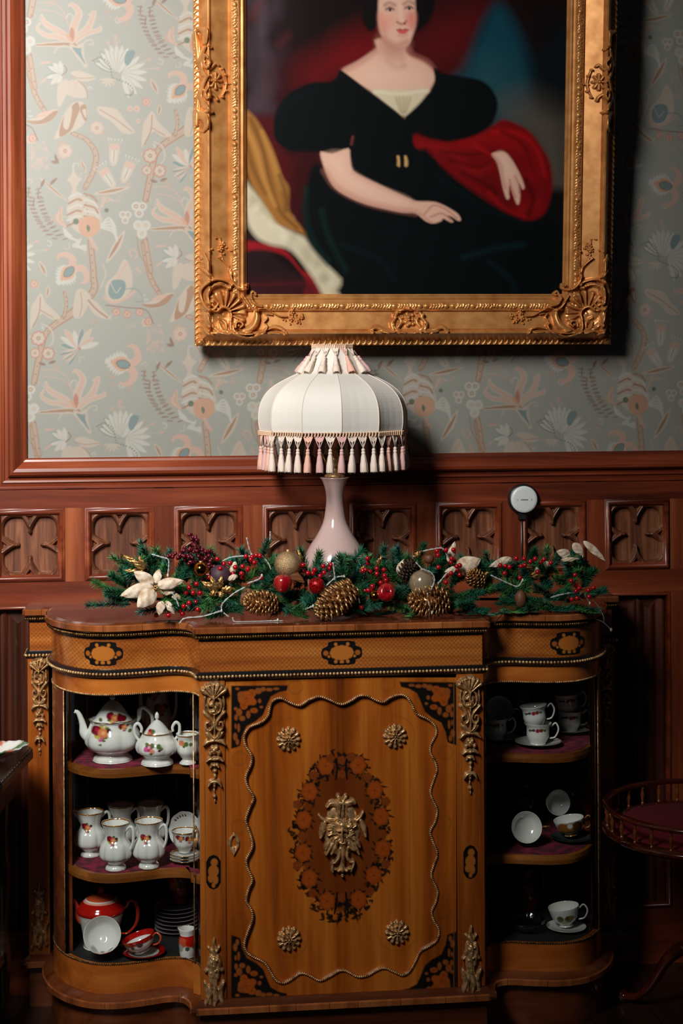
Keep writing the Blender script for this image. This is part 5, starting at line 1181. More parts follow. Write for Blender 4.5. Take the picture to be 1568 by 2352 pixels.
# ================================================================ CHRISTMAS GARLAND
g0 = PY(800, 1400, -.37)
gar = thing('christmas_garland', (g0.x, -.37, ZTOP+.001), 'artificial pine garland with gold cones, red berries and cream leaves, along the cabinet top', 'garland')
def green(name, a, b):
    m = mat(name, a, .55); n = N(m, 'ShaderNodeTexNoise'); n.inputs['Scale'].default_value = 40; LK(m, coords(m), n.inputs['Vector']); LK(m, ramp(m, n.outputs['Fac'], [(.35, a), (.68, b)]), PB(m).inputs['Base Color']); return m
GM = [green('pine_needles', L(12, 50, 32), L(36, 112, 68)), green('pine_needles_blue', L(14, 60, 50), L(44, 124, 96)), green('pine_needles_light', L(26, 76, 34), L(84, 150, 76))]
M['twig'] = mat('brown_twig', L(52, 34, 22), .8)
BUSH = {}
def sprig(base, d, ln, nd, nl, m, seed, name='pine_sprig', bulk=False):
    r_ = random.Random(seed); mb = BUSH.setdefault(m.name, MB()) if bulk else MB(); base = Vector(base); d = Vector(d).normalized(); side = d.orthogonal().normalized(); up = d.cross(side)
    bend = side*r_.uniform(-.3, .3)+up*r_.uniform(-.3, .3)
    pt = lambda t: base+d*(ln*t)+bend*(ln*t*t*.5)
    mb.mi = 1; mb.tube([pt(t) for t in (0, .33, .66, 1)], [.0017, .0014, .0012, .0008], 4); mb.mi = 0
    for k in range(nd):
        t = k/nd*1.02; a = k*2.4+r_.random(); p = pt(min(t, 1)); q = r_.uniform(.75, 1.1)*nl*(1 if t < .85 else .9)
        out = (side*math.cos(a)+up*math.sin(a)); dd = (out*r_.uniform(.55, .95)+d*r_.uniform(.5, .9)).normalized(); e = p+dd*q
        if e.z < ZTOP+.002: e.z = ZTOP+.002+r_.random()*.004
        if p.z < ZTOP+.002: p.z = ZTOP+.003
        w1 = dd.cross(out if abs(dd.dot(out)) < .99 else d).normalized()*.0011; w2 = dd.cross(w1).normalized()*.0009
        m_ = p.lerp(e, .55)
        i = [mb.v(v) for v in (p+w1, p-w1, p+w2, m_+w1, m_-w1, m_+w2, e)]
        mb.f((i[0], i[3], i[5], i[2])); mb.f((i[2], i[5], i[4], i[1])); mb.f((i[1], i[4], i[3], i[0])); mb.f((i[3], i[6], i[5])); mb.f((i[5], i[6], i[4])); mb.f((i[4], i[6], i[3]))
    return None if bulk else mb.build(name, [m, M['twig']], gar)
rg = random.Random(21)
def gz(Y, px, py): return PY(px, py, Y)
# the core of the garland
core = [gz(-.37, px, 1376) for px in (300, 420, 560, 700, 820, 960, 1100, 1230, 1330)]
for p in core: p.z = max(p.z, ZTOP+.02)
mb = MB(); mb.tube(cr([tuple(p) for p in core], 6), .004, 6); mb.build('garland_stem', M['twig'], gar)
for k in range(300):
    t = (k+.5)/300; px = 275+t*1070+rg.uniform(-14, 14); lay = k % 4
    py = (1392, 1368, 1342, 1318)[lay]+rg.uniform(-12, 12); Y = (-.425, -.40, -.36, -.33)[lay]+rg.uniform(-.015, .015)
    if 1000 < px < 1130 and lay == 3: py += 6
    
    if px < 345 and lay == 0: py -= 28; Y = -.36
    p = gz(Y, px, py); p.z = max(p.z, ZTOP+.010)
    an = rg.uniform(-2.9, -.2) if lay > 1 else rg.choice((rg.uniform(2.4, 3.6), rg.uniform(-.5, .6)))
    d = (math.cos(an), rg.uniform(-.9, .1), -math.sin(an)*.8+(.25 if lay > 0 else .05))
    sprig(p, d, rg.uniform(.045, .075), 120, rg.uniform(.020, .028), GM[(k*5) % 3 if k % 3 else 0], k, bulk=(k % 4 < 2 or k % 8 == 7))
for (px, py, Y, ang, ln, mi) in ((300, 1388, -.40, 3.10, .11, 1), (285, 1345, -.40, 2.4, .045, 0), (290, 1362, -.42, 3.0, .05, 0), (350, 1310, -.36, 2.0, .06, 0), (380, 1318, -.36, 1.5, .06, 1), (420, 1330, -.38, 1.0, .06, 1), (600, 1290, -.35, 1.4, .055, 0), (575, 1300, -.36, 2.0, .05, 1), (790, 1330, -.44, 1.75, .062, 0), (875, 1300, -.34, 1.4, .05, 1), (860, 1310, -.36, 2.0, .04, 2), (925, 1300, -.36, 2.1, .05, 1), (955, 1295, -.36, 1.2, .055, 0), (1210, 1300, -.33, 1.1, .05, 0), (1335, 1350, -.36, .9, .05, 1), (1350, 1365, -.36, .3, .045, 1), (1290, 1300, -.34, .8, .045, 1), (1240, 1398, -.40, -.1, .06, 2), (520, 1400, -.43, 3.3, .05, 2), (660, 1400, -.44, -.4, .05, 2)):
    p = gz(Y, px, py); p.z = max(p.z, ZTOP+.008); sprig(p, (math.cos(ang), -.25, math.sin(ang)+.05), ln, 150, .024, GM[mi], int(px))
for nm, b_ in BUSH.items(): tag(b_.build('pine_foliage', [bpy.data.materials[nm], M['twig']], gar), kind='stuff')
# berries
M['berry'] = mat('red_berry', L(168, 8, 22), .15, coat=.8); M['dberry'] = mat('dark_berry', L(92, 8, 26), .25, coat=.5)
Zb4 = [(1065, 370), (1120, 410), (1170, 405), (1090, 450), (1120, 455), (1213, 438), (1272, 432), (1315, 455), (1195, 490), (1265, 490), (1275, 520), (1300, 350), (1385, 340), (1415, 345), (1350, 355), (1350, 395), (1370, 400), (1340, 375), (1000, 520), (950, 540), (895, 575), (835, 605), (808, 648), (868, 648), (925, 648), (768, 712), (835, 730), (890, 722), (938, 712), (790, 757), (815, 757), (865, 778), (905, 783), (755, 792), (780, 818), (565, 830), (665, 832), (690, 750), (1425, 525), (1003, 742)]
Zb5 = [(327, 402), (330, 447), (365, 465), (402, 468), (418, 440), (485, 410), (545, 400), (535, 428), (492, 462), (460, 488), (832, 350), (835, 385), (795, 447), (815, 440), (850, 455), (905, 430), (960, 440), (965, 485), (905, 470), (935, 540), (975, 520), (990, 517), (975, 555), (1005, 590), (870, 568), (875, 592), (812, 602), (838, 600), (838, 665), (712, 725), (783, 732)]
Zb6 = [(80, 292), (105, 272), (88, 325), (150, 285), (208, 283), (90, 420), (195, 352), (215, 370), (190, 380), (235, 412), (258, 405), (240, 438), (190, 467), (152, 485), (258, 478), (150, 537), (575, 405), (615, 410), (648, 418), (610, 467), (700, 350), (762, 352), (738, 412), (768, 403), (810, 375), (848, 353), (917, 358), (892, 380), (972, 385), (730, 503), (868, 455), (1160, 480), (1130, 525), (1165, 560), (1192, 585), (1168, 607), (1205, 632), (1108, 652), (1135, 670), (1175, 662), (1265, 600), (1305, 580), (1270, 650)]
BP = [(200+x/3.5636, 1180+y/3.5636) for x, y in Zb4]+[(600+x/3.409, 1180+y/3.409) for x, y in Zb5]+[(980+x/3.409, 1180+y/3.409) for x, y in Zb6]
bm = MB(); bm.sphere((0, 0, 0), .0066, 12, 9); bo = bm.build('berry', M['berry']); cl = {}
for x, y in BP: cl.setdefault(int((x-340)//75), []).append((x, y))
cnt = 0
for k, L_ in sorted(cl.items()):
    Yb = -.445; cx = sum(p[0] for p in L_)/len(L_); mbs = MB()
    pts = [gz(Yb+.02*math.sin(i*2.1), x, y) for i, (x, y) in enumerate(L_)]
    for p in pts: p.z = max(p.z, ZTOP+.0075)
    c = sum(pts, Vector())/len(pts)+Vector((0, .05, -.01)); c.z = max(c.z, ZTOP+.01)
    for p in pts: mbs.tube([p, p.lerp(c, .4)+Vector((0, .01, 0)), c], .0008, 4)
    bs = mbs.build('berry_sprig', M['twig'], gar); extra = MB()
    for p in pts:
        if cnt < 98:
            o = bo.copy(); COL.objects.link(o); o.parent = bs; o.location = p-Vector(gar.location); cnt += 1
        else: extra.sphere(p, .0064, 10, 8)
    if extra.V: tag(extra.build('berries', M['berry'], bs), kind='stuff')
bpy.data.objects.remove(bo)
mb = MB()
for k in range(120):
    u = rg.random()
    if k < 22: x, y = 442+rg.uniform(-8, 8)+u*14, 1226+u*40
    elif k < 44: x, y = 385+u*40, 1278-abs(u-.4)*18+rg.uniform(-6, 8)
    else: x, y = 422+u*70, 1268+rg.uniform(-14, 26)+u*12
    p = gz(-.40+rg.uniform(-.02, .02), x, y); mb.sphere(p, .0052, 8, 6)
tag(mb.build('dark_berry_cluster', M['dberry'], gar), 'cluster of tiny dark crimson berries', kind='stuff')
# leaves
M['cream'] = mat('cream_velvet_leaf', L(216, 192, 164), .7, sheen=.3); _n = N(M['cream'], 'ShaderNodeTexNoise'); _n.inputs['Scale'].default_value = 55; _n.inputs['Detail'].default_value = 5; LK(M['cream'], coords(M['cream']), _n.inputs['Vector']); LK(M['cream'], ramp(M['cream'], _n.outputs['Fac'], [(.35, L(190, 158, 124)), (.6, L(238, 218, 194))]), PB(M['cream']).inputs['Base Color']); bump(M['cream'], _n.outputs['Fac'], .4, .003)
M['gleaf'] = metalm('gold_glitter_leaf', L(120, 84, 40), L(226, 178, 112), .38, 160, .8, bs=.6); M['bleaf'] = mat('brown_leaf', L(120, 72, 42), .6)
def leaf(base, tip, w_, Y, m, curl=.012, parent=None, name='leaf', tipY=None, notch=0):
    a = gz(Y, *base); b = gz(Y if tipY is None else tipY, *tip); d = b-a; ln = d.length; d.normalize(); n = Vector((0, -1, 0)); s = d.cross(n).normalized(); n = s.cross(d).normalized(); n = n if n.y < 0 else -n
    w_ *= KP; mb = MB(); R = []
    for i in range(13):
        t = i/12; hw = w_*max(0.0, math.sin(math.pi*min(1, t**.85*.985+.015)))**.75*(1-.25*t); 
        if notch: hw *= 1+.28*math.sin(t*22)
        row = []
        for j in range(-4, 5):
            u = j/4; p = a+d*(ln*t)+s*(hw*u)+n*(curl*math.sin(math.pi*t)*1.0-abs(u)**1.5*hw*.35+.0016*math.sin(t*17+j*1.3)); p.z = max(p.z, ZTOP+.002); row.append(tuple(p))
        R.append(row)
    mb.rings(R, False, False, True); return mb.build(name, m, parent or gar, solid=.0009)
z4g = lambda x, y: (200+x/3.5636, 1180+y/3.5636)
mb = MB(); c = gz(-.47, *z4g(560, 605))
for k in range(7): mb.sphere(c+Vector((.004*math.cos(k), -.002, .004*math.sin(k))), .0028, 8, 6)
pois = mb.build('poinsettia', M['gleaf'], gar, 'large cream velvet poinsettia bloom')
for b, t, w_, yy, ty in (((545, 600), (268, 672), 20, -.455, -.475), ((545, 580), (380, 470), 17, -.45, -.45), ((565, 570), (588, 452), 11.5, -.45, -.43), ((575, 590), (790, 548), 16, -.455, -.465), ((560, 625), (408, 768), 24, -.465, -.49), ((600, 620), (720, 640), 13, -.44, -.45), ((610, 715), (590, 832), 12, -.465, -.475), ((645, 715), (715, 820), 9, -.46, -.46), ((690, 655), (775, 705), 9, -.44, -.44)):
    leaf(z4g(*b), z4g(*t), w_, yy, M['cream'], .008, pois, 'petal', ty)
for b, t, w_, yy, m, nm, nt in (((1048, 1312), (1104, 1284), 26, -.42, 'cream', 'cream_leaf', 0), ((1030, 1292), (1044, 1244), 11, -.42, 'cream', 'cream_leaf', 0), ((1050, 1305), (1020, 1314), 9, -.43, 'cream', 'cream_leaf', 0), ((1175, 1282), (1122, 1302), 12, -.38, 'cream', 'cream_leaf', 0), ((915, 1318), (928, 1284), 12, -.40, 'cream', 'cream_leaf', 0), ((1262, 1292), (1225, 1314), 12, -.38, 'cream', 'cream_leaf', 0),
        ((1310, 1276), (1277, 1266), 13, -.40, 'cream', 'cream_leaf', 0), ((1316, 1248), (1340, 1276), 13, -.40, 'cream', 'cream_leaf', 0), ((1340, 1243), (1390, 1288), 10, -.40, 'cream', 'cream_leaf', 0), ((1288, 1286), (1330, 1283), 6, -.40, 'cream', 'cream_leaf', 0), ((540, 1290), (528, 1335), 9, -.42, 'cream', 'cream_leaf', 0),
        ((650, 1305), (700, 1338), 14, -.455, 'bleaf', 'brown_leaf', 0), ((708, 1330), (718, 1368), 6, -.455, 'bleaf', 'brown_leaf', 0), ((575, 1352), (552, 1388), 14, -.455, 'bleaf', 'brown_leaf', 0), ((545, 1322), (520, 1332), 8, -.44, 'cream', 'cream_leaf', 0),
        ((335, 1305), (283, 1276), 9, -.42, 'gleaf', 'gold_leaf', 1), ((330, 1310), (305, 1285), 8, -.42, 'gleaf', 'gold_leaf', 1), ((335, 1312), (318, 1275), 7, -.41, 'gleaf', 'gold_leaf', 1), ((325, 1312), (284, 1310), 6, -.42, 'gleaf', 'gold_leaf', 1), ((500, 1355), (462, 1335), 9, -.46, 'gleaf', 'gold_leaf', 1), ((500, 1355), (482, 1322), 8, -.46, 'gleaf', 'gold_leaf', 1), ((505, 1352), (508, 1322), 8, -.46, 'gleaf', 'gold_leaf', 1), ((508, 1354), (540, 1352), 9, -.46, 'gleaf', 'gold_leaf', 1), ((500, 1358), (478, 1368), 8, -.46, 'gleaf', 'gold_leaf', 1), ((505, 1358), (510, 1375), 7, -.46, 'gleaf', 'gold_leaf', 1),
        ((865, 1300), (876, 1276), 6, -.41, 'gleaf', 'gold_leaf', 1), ((950, 1282), (968, 1264), 8, -.38, 'gleaf', 'gold_leaf', 1), ((695, 1290), (683, 1262), 5, -.38, 'gleaf', 'gold_leaf', 1), ((1215, 1320), (1252, 1322), 10, -.40, 'gleaf', 'gold_leaf', 1), ((1225, 1310), (1205, 1296), 8, -.40, 'gleaf', 'gold_leaf', 1), ((828, 1315), (835, 1298), 6, -.42, 'gleaf', 'gold_leaf', 1), ((1070, 1335), (1085, 1305), 9, -.40, 'gleaf', 'gold_leaf', 1), ((1100, 1335), (1120, 1312), 9, -.40, 'gleaf', 'gold_leaf', 1)):
    leaf(b, t, w_, yy, M[m], .006, None, nm, None, nt)
# pine cones
M['gcone'] = metalm('gold_painted_cone', L(120, 78, 40), L(236, 184, 124), .34, 150, .75, bs=.3); M['bcone'] = mat('brown_cone', L(58, 40, 28), .6); M['nut'] = mat('brown_husk', L(112, 66, 42), .55)
def cone(c, axis, ln, rad, m, label, n=84, spike=1.0):
    mb = MB(); ax = Vector(axis).normalized(); s = ax.orthogonal().normalized(); t_ = ax.cross(s)
    c = Vector(c); mb.tube([c-ax*ln*.48, c, c+ax*ln*.46], [rad*.25, rad*.45, rad*.1], 8)
    for k in range(n):
        f = (k+.5)/n; a = k*2.39996; r = rad*(math.sin(math.pi*(f*.80+.16)))**.7; o = s*math.cos(a)+t_*math.sin(a); tn = ax.cross(o)
        base = c+ax*(ln*(f-.5)); tip = base+o*r*spike+ax*(r*.35*(f*1.6)); hw = rad*.22*(1.1-f*.35)
        u = (tip-base).normalized(); th = u.cross(tn).normalized()*(rad*.055)
        P = [base+o*r*.25-tn*hw*.4, base+o*r*.25+tn*hw*.4, base.lerp(tip, .72)+tn*hw, tip+tn*hw*.55+ax*.001, tip+ax*.002, tip-tn*hw*.55+ax*.001, base.lerp(tip, .72)-tn*hw]
        for q in P: q.z = max(q.z, ZTOP+.0012)
        A = [mb.v(p+th*(.4 if i < 2 else 1)) for i, p in enumerate(P)]; B_ = [mb.v(p-th*(.4 if i < 2 else 1)) for i, p in enumerate(P)]
        mb.f(A, True); mb.f(B_[::-1], True)
        for i in range(7): j = (i+1) % 7; mb.f((A[i], B_[i], B_[j], A[j]), True)
    return mb.build('pine_cone', m, gar, label)
cone(gz(-.475, 600, 1384), (-1, -.15, .12), .085, .034, M['gcone'], 'gold pine cone nearest the poinsettia')
cone(gz(-.485, 772, 1378), (-.8, -.1, -.6), .118, .041, M['gcone'], 'largest gold pine cone, tilted, below the lamp', 96)
cone(gz(-.475, 986, 1380), (-1, .0, .05), .100, .036, M['gcone'], 'gold pine cone with widely opened scales', 90, 1.25)
cone(gz(-.40, 935, 1308), (.3, -.5, .4), .055, .026, M['bcone'], 'unpainted brown pine cone'); cone(gz(-.42, 1092, 1328), (-.8, -.2, .5), .05, .026, M['gcone'], 'small gold pine cone below the cream leaves')
mb = MB(); mb.sphere(gz(-.44, 1195, 1376), .020, 12, 9, (.8, .8, 1.2)); mb.build('nut_husk', M['nut'], gar); mb = MB(); mb.sphere(gz(-.42, 985, 1283), .014, 10, 8, (1, 1, 1)); mb.build('nut_husk', M['nut'], gar)
# apples and baubles
M['apple'] = mat('red_apple', L(150, 8, 22), .18, coat=.7); M['redgl'] = metalm('red_foil', L(90, 2, 8), L(210, 20, 24), .25, 220, .4, bs=1.0)
_n = N(M['apple'], 'ShaderNodeTexNoise'); _n.inputs['Scale'].default_value = 60; LK(M['apple'], coords(M['apple'], (1, 1, .15)), _n.inputs['Vector']); LK(M['apple'], ramp(M['apple'], _n.outputs['Fac'], [(.45, L(150, 8, 22)), (.8, L(206, 70, 60))]), PB(M['apple']).inputs['Base Color'])
def apple(px, py, rpx, Y, m, tilt, label):
    c = gz(Y, px, py); r = rpx*KP*1.02; mb = MB(); mb.T = Matrix.Translation(c) @ Matrix.Rotation(tilt, 4, 'X')
    pr = cr([(.001, .62), (.22, .80), (.55, .92), (.88, .66), (1, .2), (.92, -.3), (.66, -.74), (.34, -.92), (.14, -.86), (.001, -.78)], 4)[::-1]
    mb.lathe([(x*r, z*r) for x, z in pr], (0, 0, 0), 28, capb=False); o = mb.build('apple', m, gar, label)
    mb = MB(); mb.T = Matrix.Translation(c) @ Matrix.Rotation(tilt, 4, 'X'); mb.tube([(0, 0, .6*r), (.1*r, 0, 1.0*r), (.25*r, 0, 1.25*r)], .0012, 5); mb.build('stem', M['twig'], o)
apple(649, 1341, 21, -.475, M['apple'], .1, 'glossy red apple beside the gold glitter bauble'); apple(886, 1362, 21, -.47, M['apple'], 1.2, 'red apple showing its underside'); apple(727, 1346, 18, -.46, M['redgl'], .2, 'glittered red apple')
M['glit'] = metalm('gold_glitter', L(120, 90, 58), L(238, 200, 150), .35, 700, .6, bs=1.0); M['mirror'] = mat('gold_mirror', L(210, 140, 50), .08, metal=1); M['fig'] = mat('dusky_fig', L(70, 46, 56), .6)
M['champ'] = mat('champagne_bauble', L(178, 158, 128), .14, metal=.45, coat=.8)
def bauble(px, py, rpx, Y, m, label, cap=True, ribs=0):
    c = gz(Y, px, py); r = rpx*KP*1.02; c.z = max(c.z, ZTOP+r+.001); mb = MB()
    n = 28; mb.lathe([(max(.0003, r*math.sin(math.pi*i/n))*(1+(.03*math.sin(i*3.0) if ribs else 0)), -r*math.cos(math.pi*i/n)) for i in range(n+1)], tuple(c), 36, capb=False); o = mb.build('bauble', m, gar, label)
    if cap:
        mb = MB(); mb.lathe([(.005, r*.97), (.005, r*1.13), (.001, r*1.15)], tuple(c), 12, capb=False); mb.build('cap', M['brass'], o)
bauble(661, 1297, 31, -.435, M['glit'], 'large gold glitter bauble'); bauble(969, 1339, 30, -.455, M['champ'], 'champagne ribbed bauble above the spiky gold cone', True, 1); bauble(461, 1308, 17, -.45, M['mirror'], 'small mirror gold bauble beside the dark berries'); bauble(861, 1369, 13, -.47, M['mirror'], 'tiny gold bauble beside the upturned apple', False); bauble(505, 1322, 25, -.425, M['fig'], 'dusky purple fig', False)
# ---- string of lights
M['wire'] = mat('pale_wire', L(186, 188, 184), .4)
sl = thing('string_lights', (g0.x, -.42, ZTOP+.001), 'string of tiny lights on twisted white wire, trailing off the cabinet end', 'string lights')
a4 = lambda *p: [(200+x/3.5636, 1180+y/3.5636) for x, y in p]; a5 = lambda *p: [(600+x/3.409, 1180+y/3.409) for x, y in p]; a6 = lambda *p: [(980+x/3.409, 1180+y/3.409) for x, y in p]
WP = [(a4((530, 330), (600, 352), (662, 372), (668, 430), (660, 505)), -.455), (a4((690, 640), (725, 690), (752, 760)), -.475), (a4((752, 900), (800, 855), (950, 838), (1100, 793)), -.475), (a4((1160, 845), (1102, 793), (1112, 730), (1200, 652), (1290, 600)), -.47), (a4((1310, 570), (1400, 537), (1430, 505)), -.46), (a4((1430, 345), (1480, 400), (1505, 455)), -.45), (a4((1190, 850), (1215, 884), (1350, 888), (1450, 880), (1560, 878)), -.475), (a5((0, 850), (90, 838), (170, 842)), -.475), (a5((330, 752), (405, 722)), -.47), (a5((575, 520), (570, 460), (560, 380)), -.46), (a5((500, 570), (580, 500), (650, 488)), -.45),
      (a5((1210, 380), (1260, 430), (1330, 462), (1355, 520), (1320, 620)), -.485), (a5((1460, 455), (1385, 545)), -.46), (a5((1265, 292), (1350, 275), (1420, 272), (1462, 342)), -.44), (a5((1300, 620), (1310, 700), (1335, 775)), -.505), (a5((760, 640), (770, 700)), -.475), (a6((500, 480), (560, 508), (640, 545), (710, 568), (750, 520)), -.45), (a6((970, 655), (1040, 635), (1130, 620), (1235, 625)), -.44), (a6((1235, 630), (1275, 700)), -.42), (a4((1110, 385), (1180, 355), (1290, 345), (1340, 350)), -.40), (a4((1305, 195), (1325, 280), (1345, 335)), -.36), (a4((1498, 145), (1495, 210), (1470, 280)), -.34)]
wm = MB()
def wirepath(P, Y):
    Q = cr([tuple(gz(Y, *p)) for p in P], 7)
    for sg in (0, math.pi):
        T_ = []
        for i, q in enumerate(Q): a = i*.9+sg; T_.append((q[0]+.0011*math.cos(a), q[1]+.0011*math.sin(a), max(q[2]+.0011*math.sin(a), ZTOP+.0016)))
        wm.tube(T_, .0011, 5)
for P, Y in WP:
    wm = MB(); wirepath(P, Y); wm.build('twisted_wire', M['wire'], sl)
wm = MB()
# the loose end hanging over the cabinet end
tail = [gz(-.40, *p) for p in a6((1275, 700), (1262, 745), (1320, 822), (1380, 850), (1442, 908))]; tl2 = [gz(-.40, *p) for p in a6((1275, 650), (1340, 722), (1382, 805), (1386, 850))]
for q in (tail, tl2): wm.tube(cr([tuple(p) for p in q], 6), .0014 if q is tail else .0007, 5)
wm.build('twisted_wire', M['wire'], sl)
mb = MB()
for P, Y in WP[::2]:
    p = gz(Y-.002, *P[-1]); p.z = max(p.z, ZTOP+.004); mb.sphere(p, .0028, 8, 6, (1, 1, 1.6))
mb.sphere(tail[-1], .0035, 8, 6, (1, 1, 1.5)); mb.build('bulbs', mat('clear_bulb', L(220, 216, 200), .1), sl)
# ================================================================ CHINA IN THE CABINET
M['china'] = painted('glazed_china', .08, .7)
M['gilt'] = mat('gilt_line', L(196, 140, 70), .2, metal=.9)
WHT = L(226, 226, 220)[:3]
CRM, ROS, ORN, PNK, GRN, YEL, PUR, GLD = L(120, 10, 32)[:3], L(170, 20, 60)[:3], L(206, 120, 70)[:3], L(206, 90, 150)[:3], L(84, 104, 50)[:3], L(190, 170, 80)[:3], L(70, 30, 50)[:3], L(150, 100, 40)[:3]
def bouquet(x, z, s, seed=1):
    """roses and leaves: (x, z, radius, colour) spots"""
    r_ = random.Random(seed); o = []
    for k in range(9): a = r_.random()*6.28; o.append((x+1.5*s*math.cos(a), z+1.0*s*math.sin(a), .42*s, GRN if k % 3 else YEL))
    o += [(x-.9*s, z+.3*s, .85*s, CRM), (x-.75*s, z+.4*s, .35*s, ROS), (x+.35*s, z-.2*s, .8*s, ORN), (x+.4*s, z-.15*s, .35*s, L(228, 160, 110)[:3]), (x+1.5*s, z+.35*s, .38*s, PUR), (x-.1*s, z-1.5*s, .42*s, PNK), (x+.5*s, z-1.7*s, .25*s, GRN), (x-.4*s, z-1.2*s, .25*s, YEL)]
    return o
def vessel(prof, seg=72, lobes=0, amp=0, spots=(), gold=(), base=WHT, fn=None, sm=3, wave=0, thick=True, zones=None):
    """returns (V, F, C) about the origin; painted by point colour"""
    P = cr(prof, sm) if sm else prof; P = np.array(P); n = len(P); A = np.linspace(0, 2*math.pi, seg, endpoint=False)
    r = P[:, 0][:, None]*(1+(amp*np.abs(np.cos(A*lobes/2))[None, :]-amp*.6 if lobes else 0)*(np.clip(P[:, 0]/P[:, 0].max(), 0, 1)**2)[:, None])
    z = np.repeat(P[:, 1][:, None], seg, 1); 
    if wave: z = z+wave*np.cos(A*8)[None, :]*(np.clip((z-z.max()*.8)/(z.max()*.2), 0, 1))
    X, Y = r*np.cos(A), r*np.sin(A); C = np.ones(X.shape+(4,), np.float32); C[..., :3] = base
    if zones:
        for z0, z1, c in zones: k = (z >= z0) & (z < z1); C[k, :3] = c
    for sx_, sz, rr, c in spots:
        d = np.hypot((X-sx_), (z-sz)); m = np.clip(1.4-d/rr*1.0, 0, 1)*(Y < 0); m = np.clip(m*2.5, 0, 1)[..., None]; C[..., :3] = C[..., :3]*(1-m)+np.array(c)*m
    for z0, z1 in gold: k = (z >= z0) & (z <= z1); C[k, :3] = GLD
    V = np.stack([X, Y, z], -1).reshape(-1, 3); jj, ii = np.meshgrid(range(n-1), range(seg), indexing='ij'); a = (jj*seg+ii).ravel(); b = (jj*seg+(ii+1) % seg).ravel()
    return V, np.stack([a, b, b+seg, a+seg], 1), C.reshape(-1, 4)
def dense(prof, step=.0022):
    P = cr(prof, 6); out = [P[0]]
    for p in P[1:]:
        d = math.dist(out[-1], p); k = max(1, int(d/step)); q = out[-1]
        for i in range(1, k+1): out.append((q[0]+(p[0]-q[0])*i/k, q[1]+(p[1]-q[1])*i/k))
    return out
def part(name, geo, T, parent, label=None, m=None):
    V, Q, C = geo; V = (np.array(T.to_3x3()) @ V.T).T+np.array(T.translation); return npmesh(name, V, Q, m or M['china'], parent, C, True, label)
def ctube(name, pts, r, T, parent, col=WHT, m=None, label=None, flat=1, gold=None):
    mb = MB(); mb.T = T; mb.col = tuple(col)+(1,); mb.tube(cr(pts, 5), [float(x) for x in np.interp(np.linspace(0, len(pts)-1, (len(pts)-1)*5+1), range(len(pts)), r)] if isinstance(r, (list, tuple)) else r, 10, flat=flat); return mb.build(name, m or M['china'], parent, label)
def ring(name, r, z, w_, T, parent, m=None, n=60, amp=0, lob=8):
    mb = MB(); mb.T = T; mb.tube([(r*(1+amp*math.cos(a*lob))*math.cos(a), r*(1+amp*math.cos(a*lob))*math.sin(a), z) for a in np.linspace(0, 2*math.pi, n)], w_, 5, cap=False); return mb.build(name, m or M['gilt'], parent)
def base_at(px, Y, Z):
    """x of the pixel column px at depth Y, standing on height Z"""
    v = PY(px, 1800, Y); 
    for _ in range(3):
        d = Vector((v.x, Y, Z))-CAM; q = d.dot(RGT)/d.dot(FWD)*F+784; v.x += (px-q)/860
    return Vector((v.x, Y, Z))
S1, S2, S3 = .7127, .4427, .2167
def inst(name, px, Y, Z, label, cat, group=None, rz=0, tilt=None):
    p = base_at(px, Y, Z); t = thing(name, p, label, cat, group); T = Matrix.Translation(p) @ Matrix.Rotation(rz, 4, 'Z')
    if tilt: T = T @ tilt
    return t, T
u = .00118  # metres per photo pixel inside the case
ZS = lambda pts, k: [(a, b*k) for a, b in pts]
# -- teapot with roses
t, T = inst('teapot', 259, -.315, S1, 'white china teapot with rose bouquets and gilt scalloped rim, on the top left shelf', 'teapot'); T = T @ Matrix.Diagonal((1, 1, .87, 1))
pr = [(0, 0), (40, 0), (43, 3), (41, 9), (35, 16), (36, 22), (50, 30), (59, 42), (61, 56), (58, 72), (52, 86), (49, 98), (53, 106)]
geo = vessel(dense([(r*u, z*u) for r, z in pr]), 110, 8, .06, bouquet(-.028, .098, .0135, 1)+bouquet(.030, .112, .007, 3)+[(-.03, .062, .003, GRN), (.046, .098, .004, GRN)], [(.1235, .13)], wave=.002); part('pot_body', geo, T, t); 
geo = vessel(dense([(46*u, 98*u), (44*u, 103*u), (40*u, 108*u), (30*u, 124*u), (20*u, 140*u), (10*u, 150*u), (4*u, 153*u), (6*u, 156*u), (6.5*u, 161*u), (2*u, 166*u), (0.1*u, 167*u)]), 90, 0, 0, bouquet(.004, .138, .010, 2)+[(-.03, .13, .004, GRN), (.03, .132, .006, CRM), (.022, .134, .008, CRM)]); part('lid', geo, T, t)
ctube('spout', [(-44*u, 0, 52*u), (-62*u, 0, 70*u), (-66*u, 0, 95*u), (-75*u, 0, 122*u), (-84*u, 0, 127*u)], [15*u, 11*u, 7.5*u, 5.5*u, 5*u], T, t)
ctube('handle', [(48*u, 0, 92*u), (58*u, 0, 104*u), (60*u, 0, 126*u), (70*u, 0, 131*u), (86*u, 0, 112*u), (88*u, 0, 88*u), (78*u, 0, 66*u), (66*u, 0, 70*u)], [4*u, 5*u, 6*u, 5*u, 4.2*u, 4.4*u, 5*u, 3*u], T, t)
ring('gilt_rim', 52.5*u, 106*u, .0011, T, t, amp=.02)
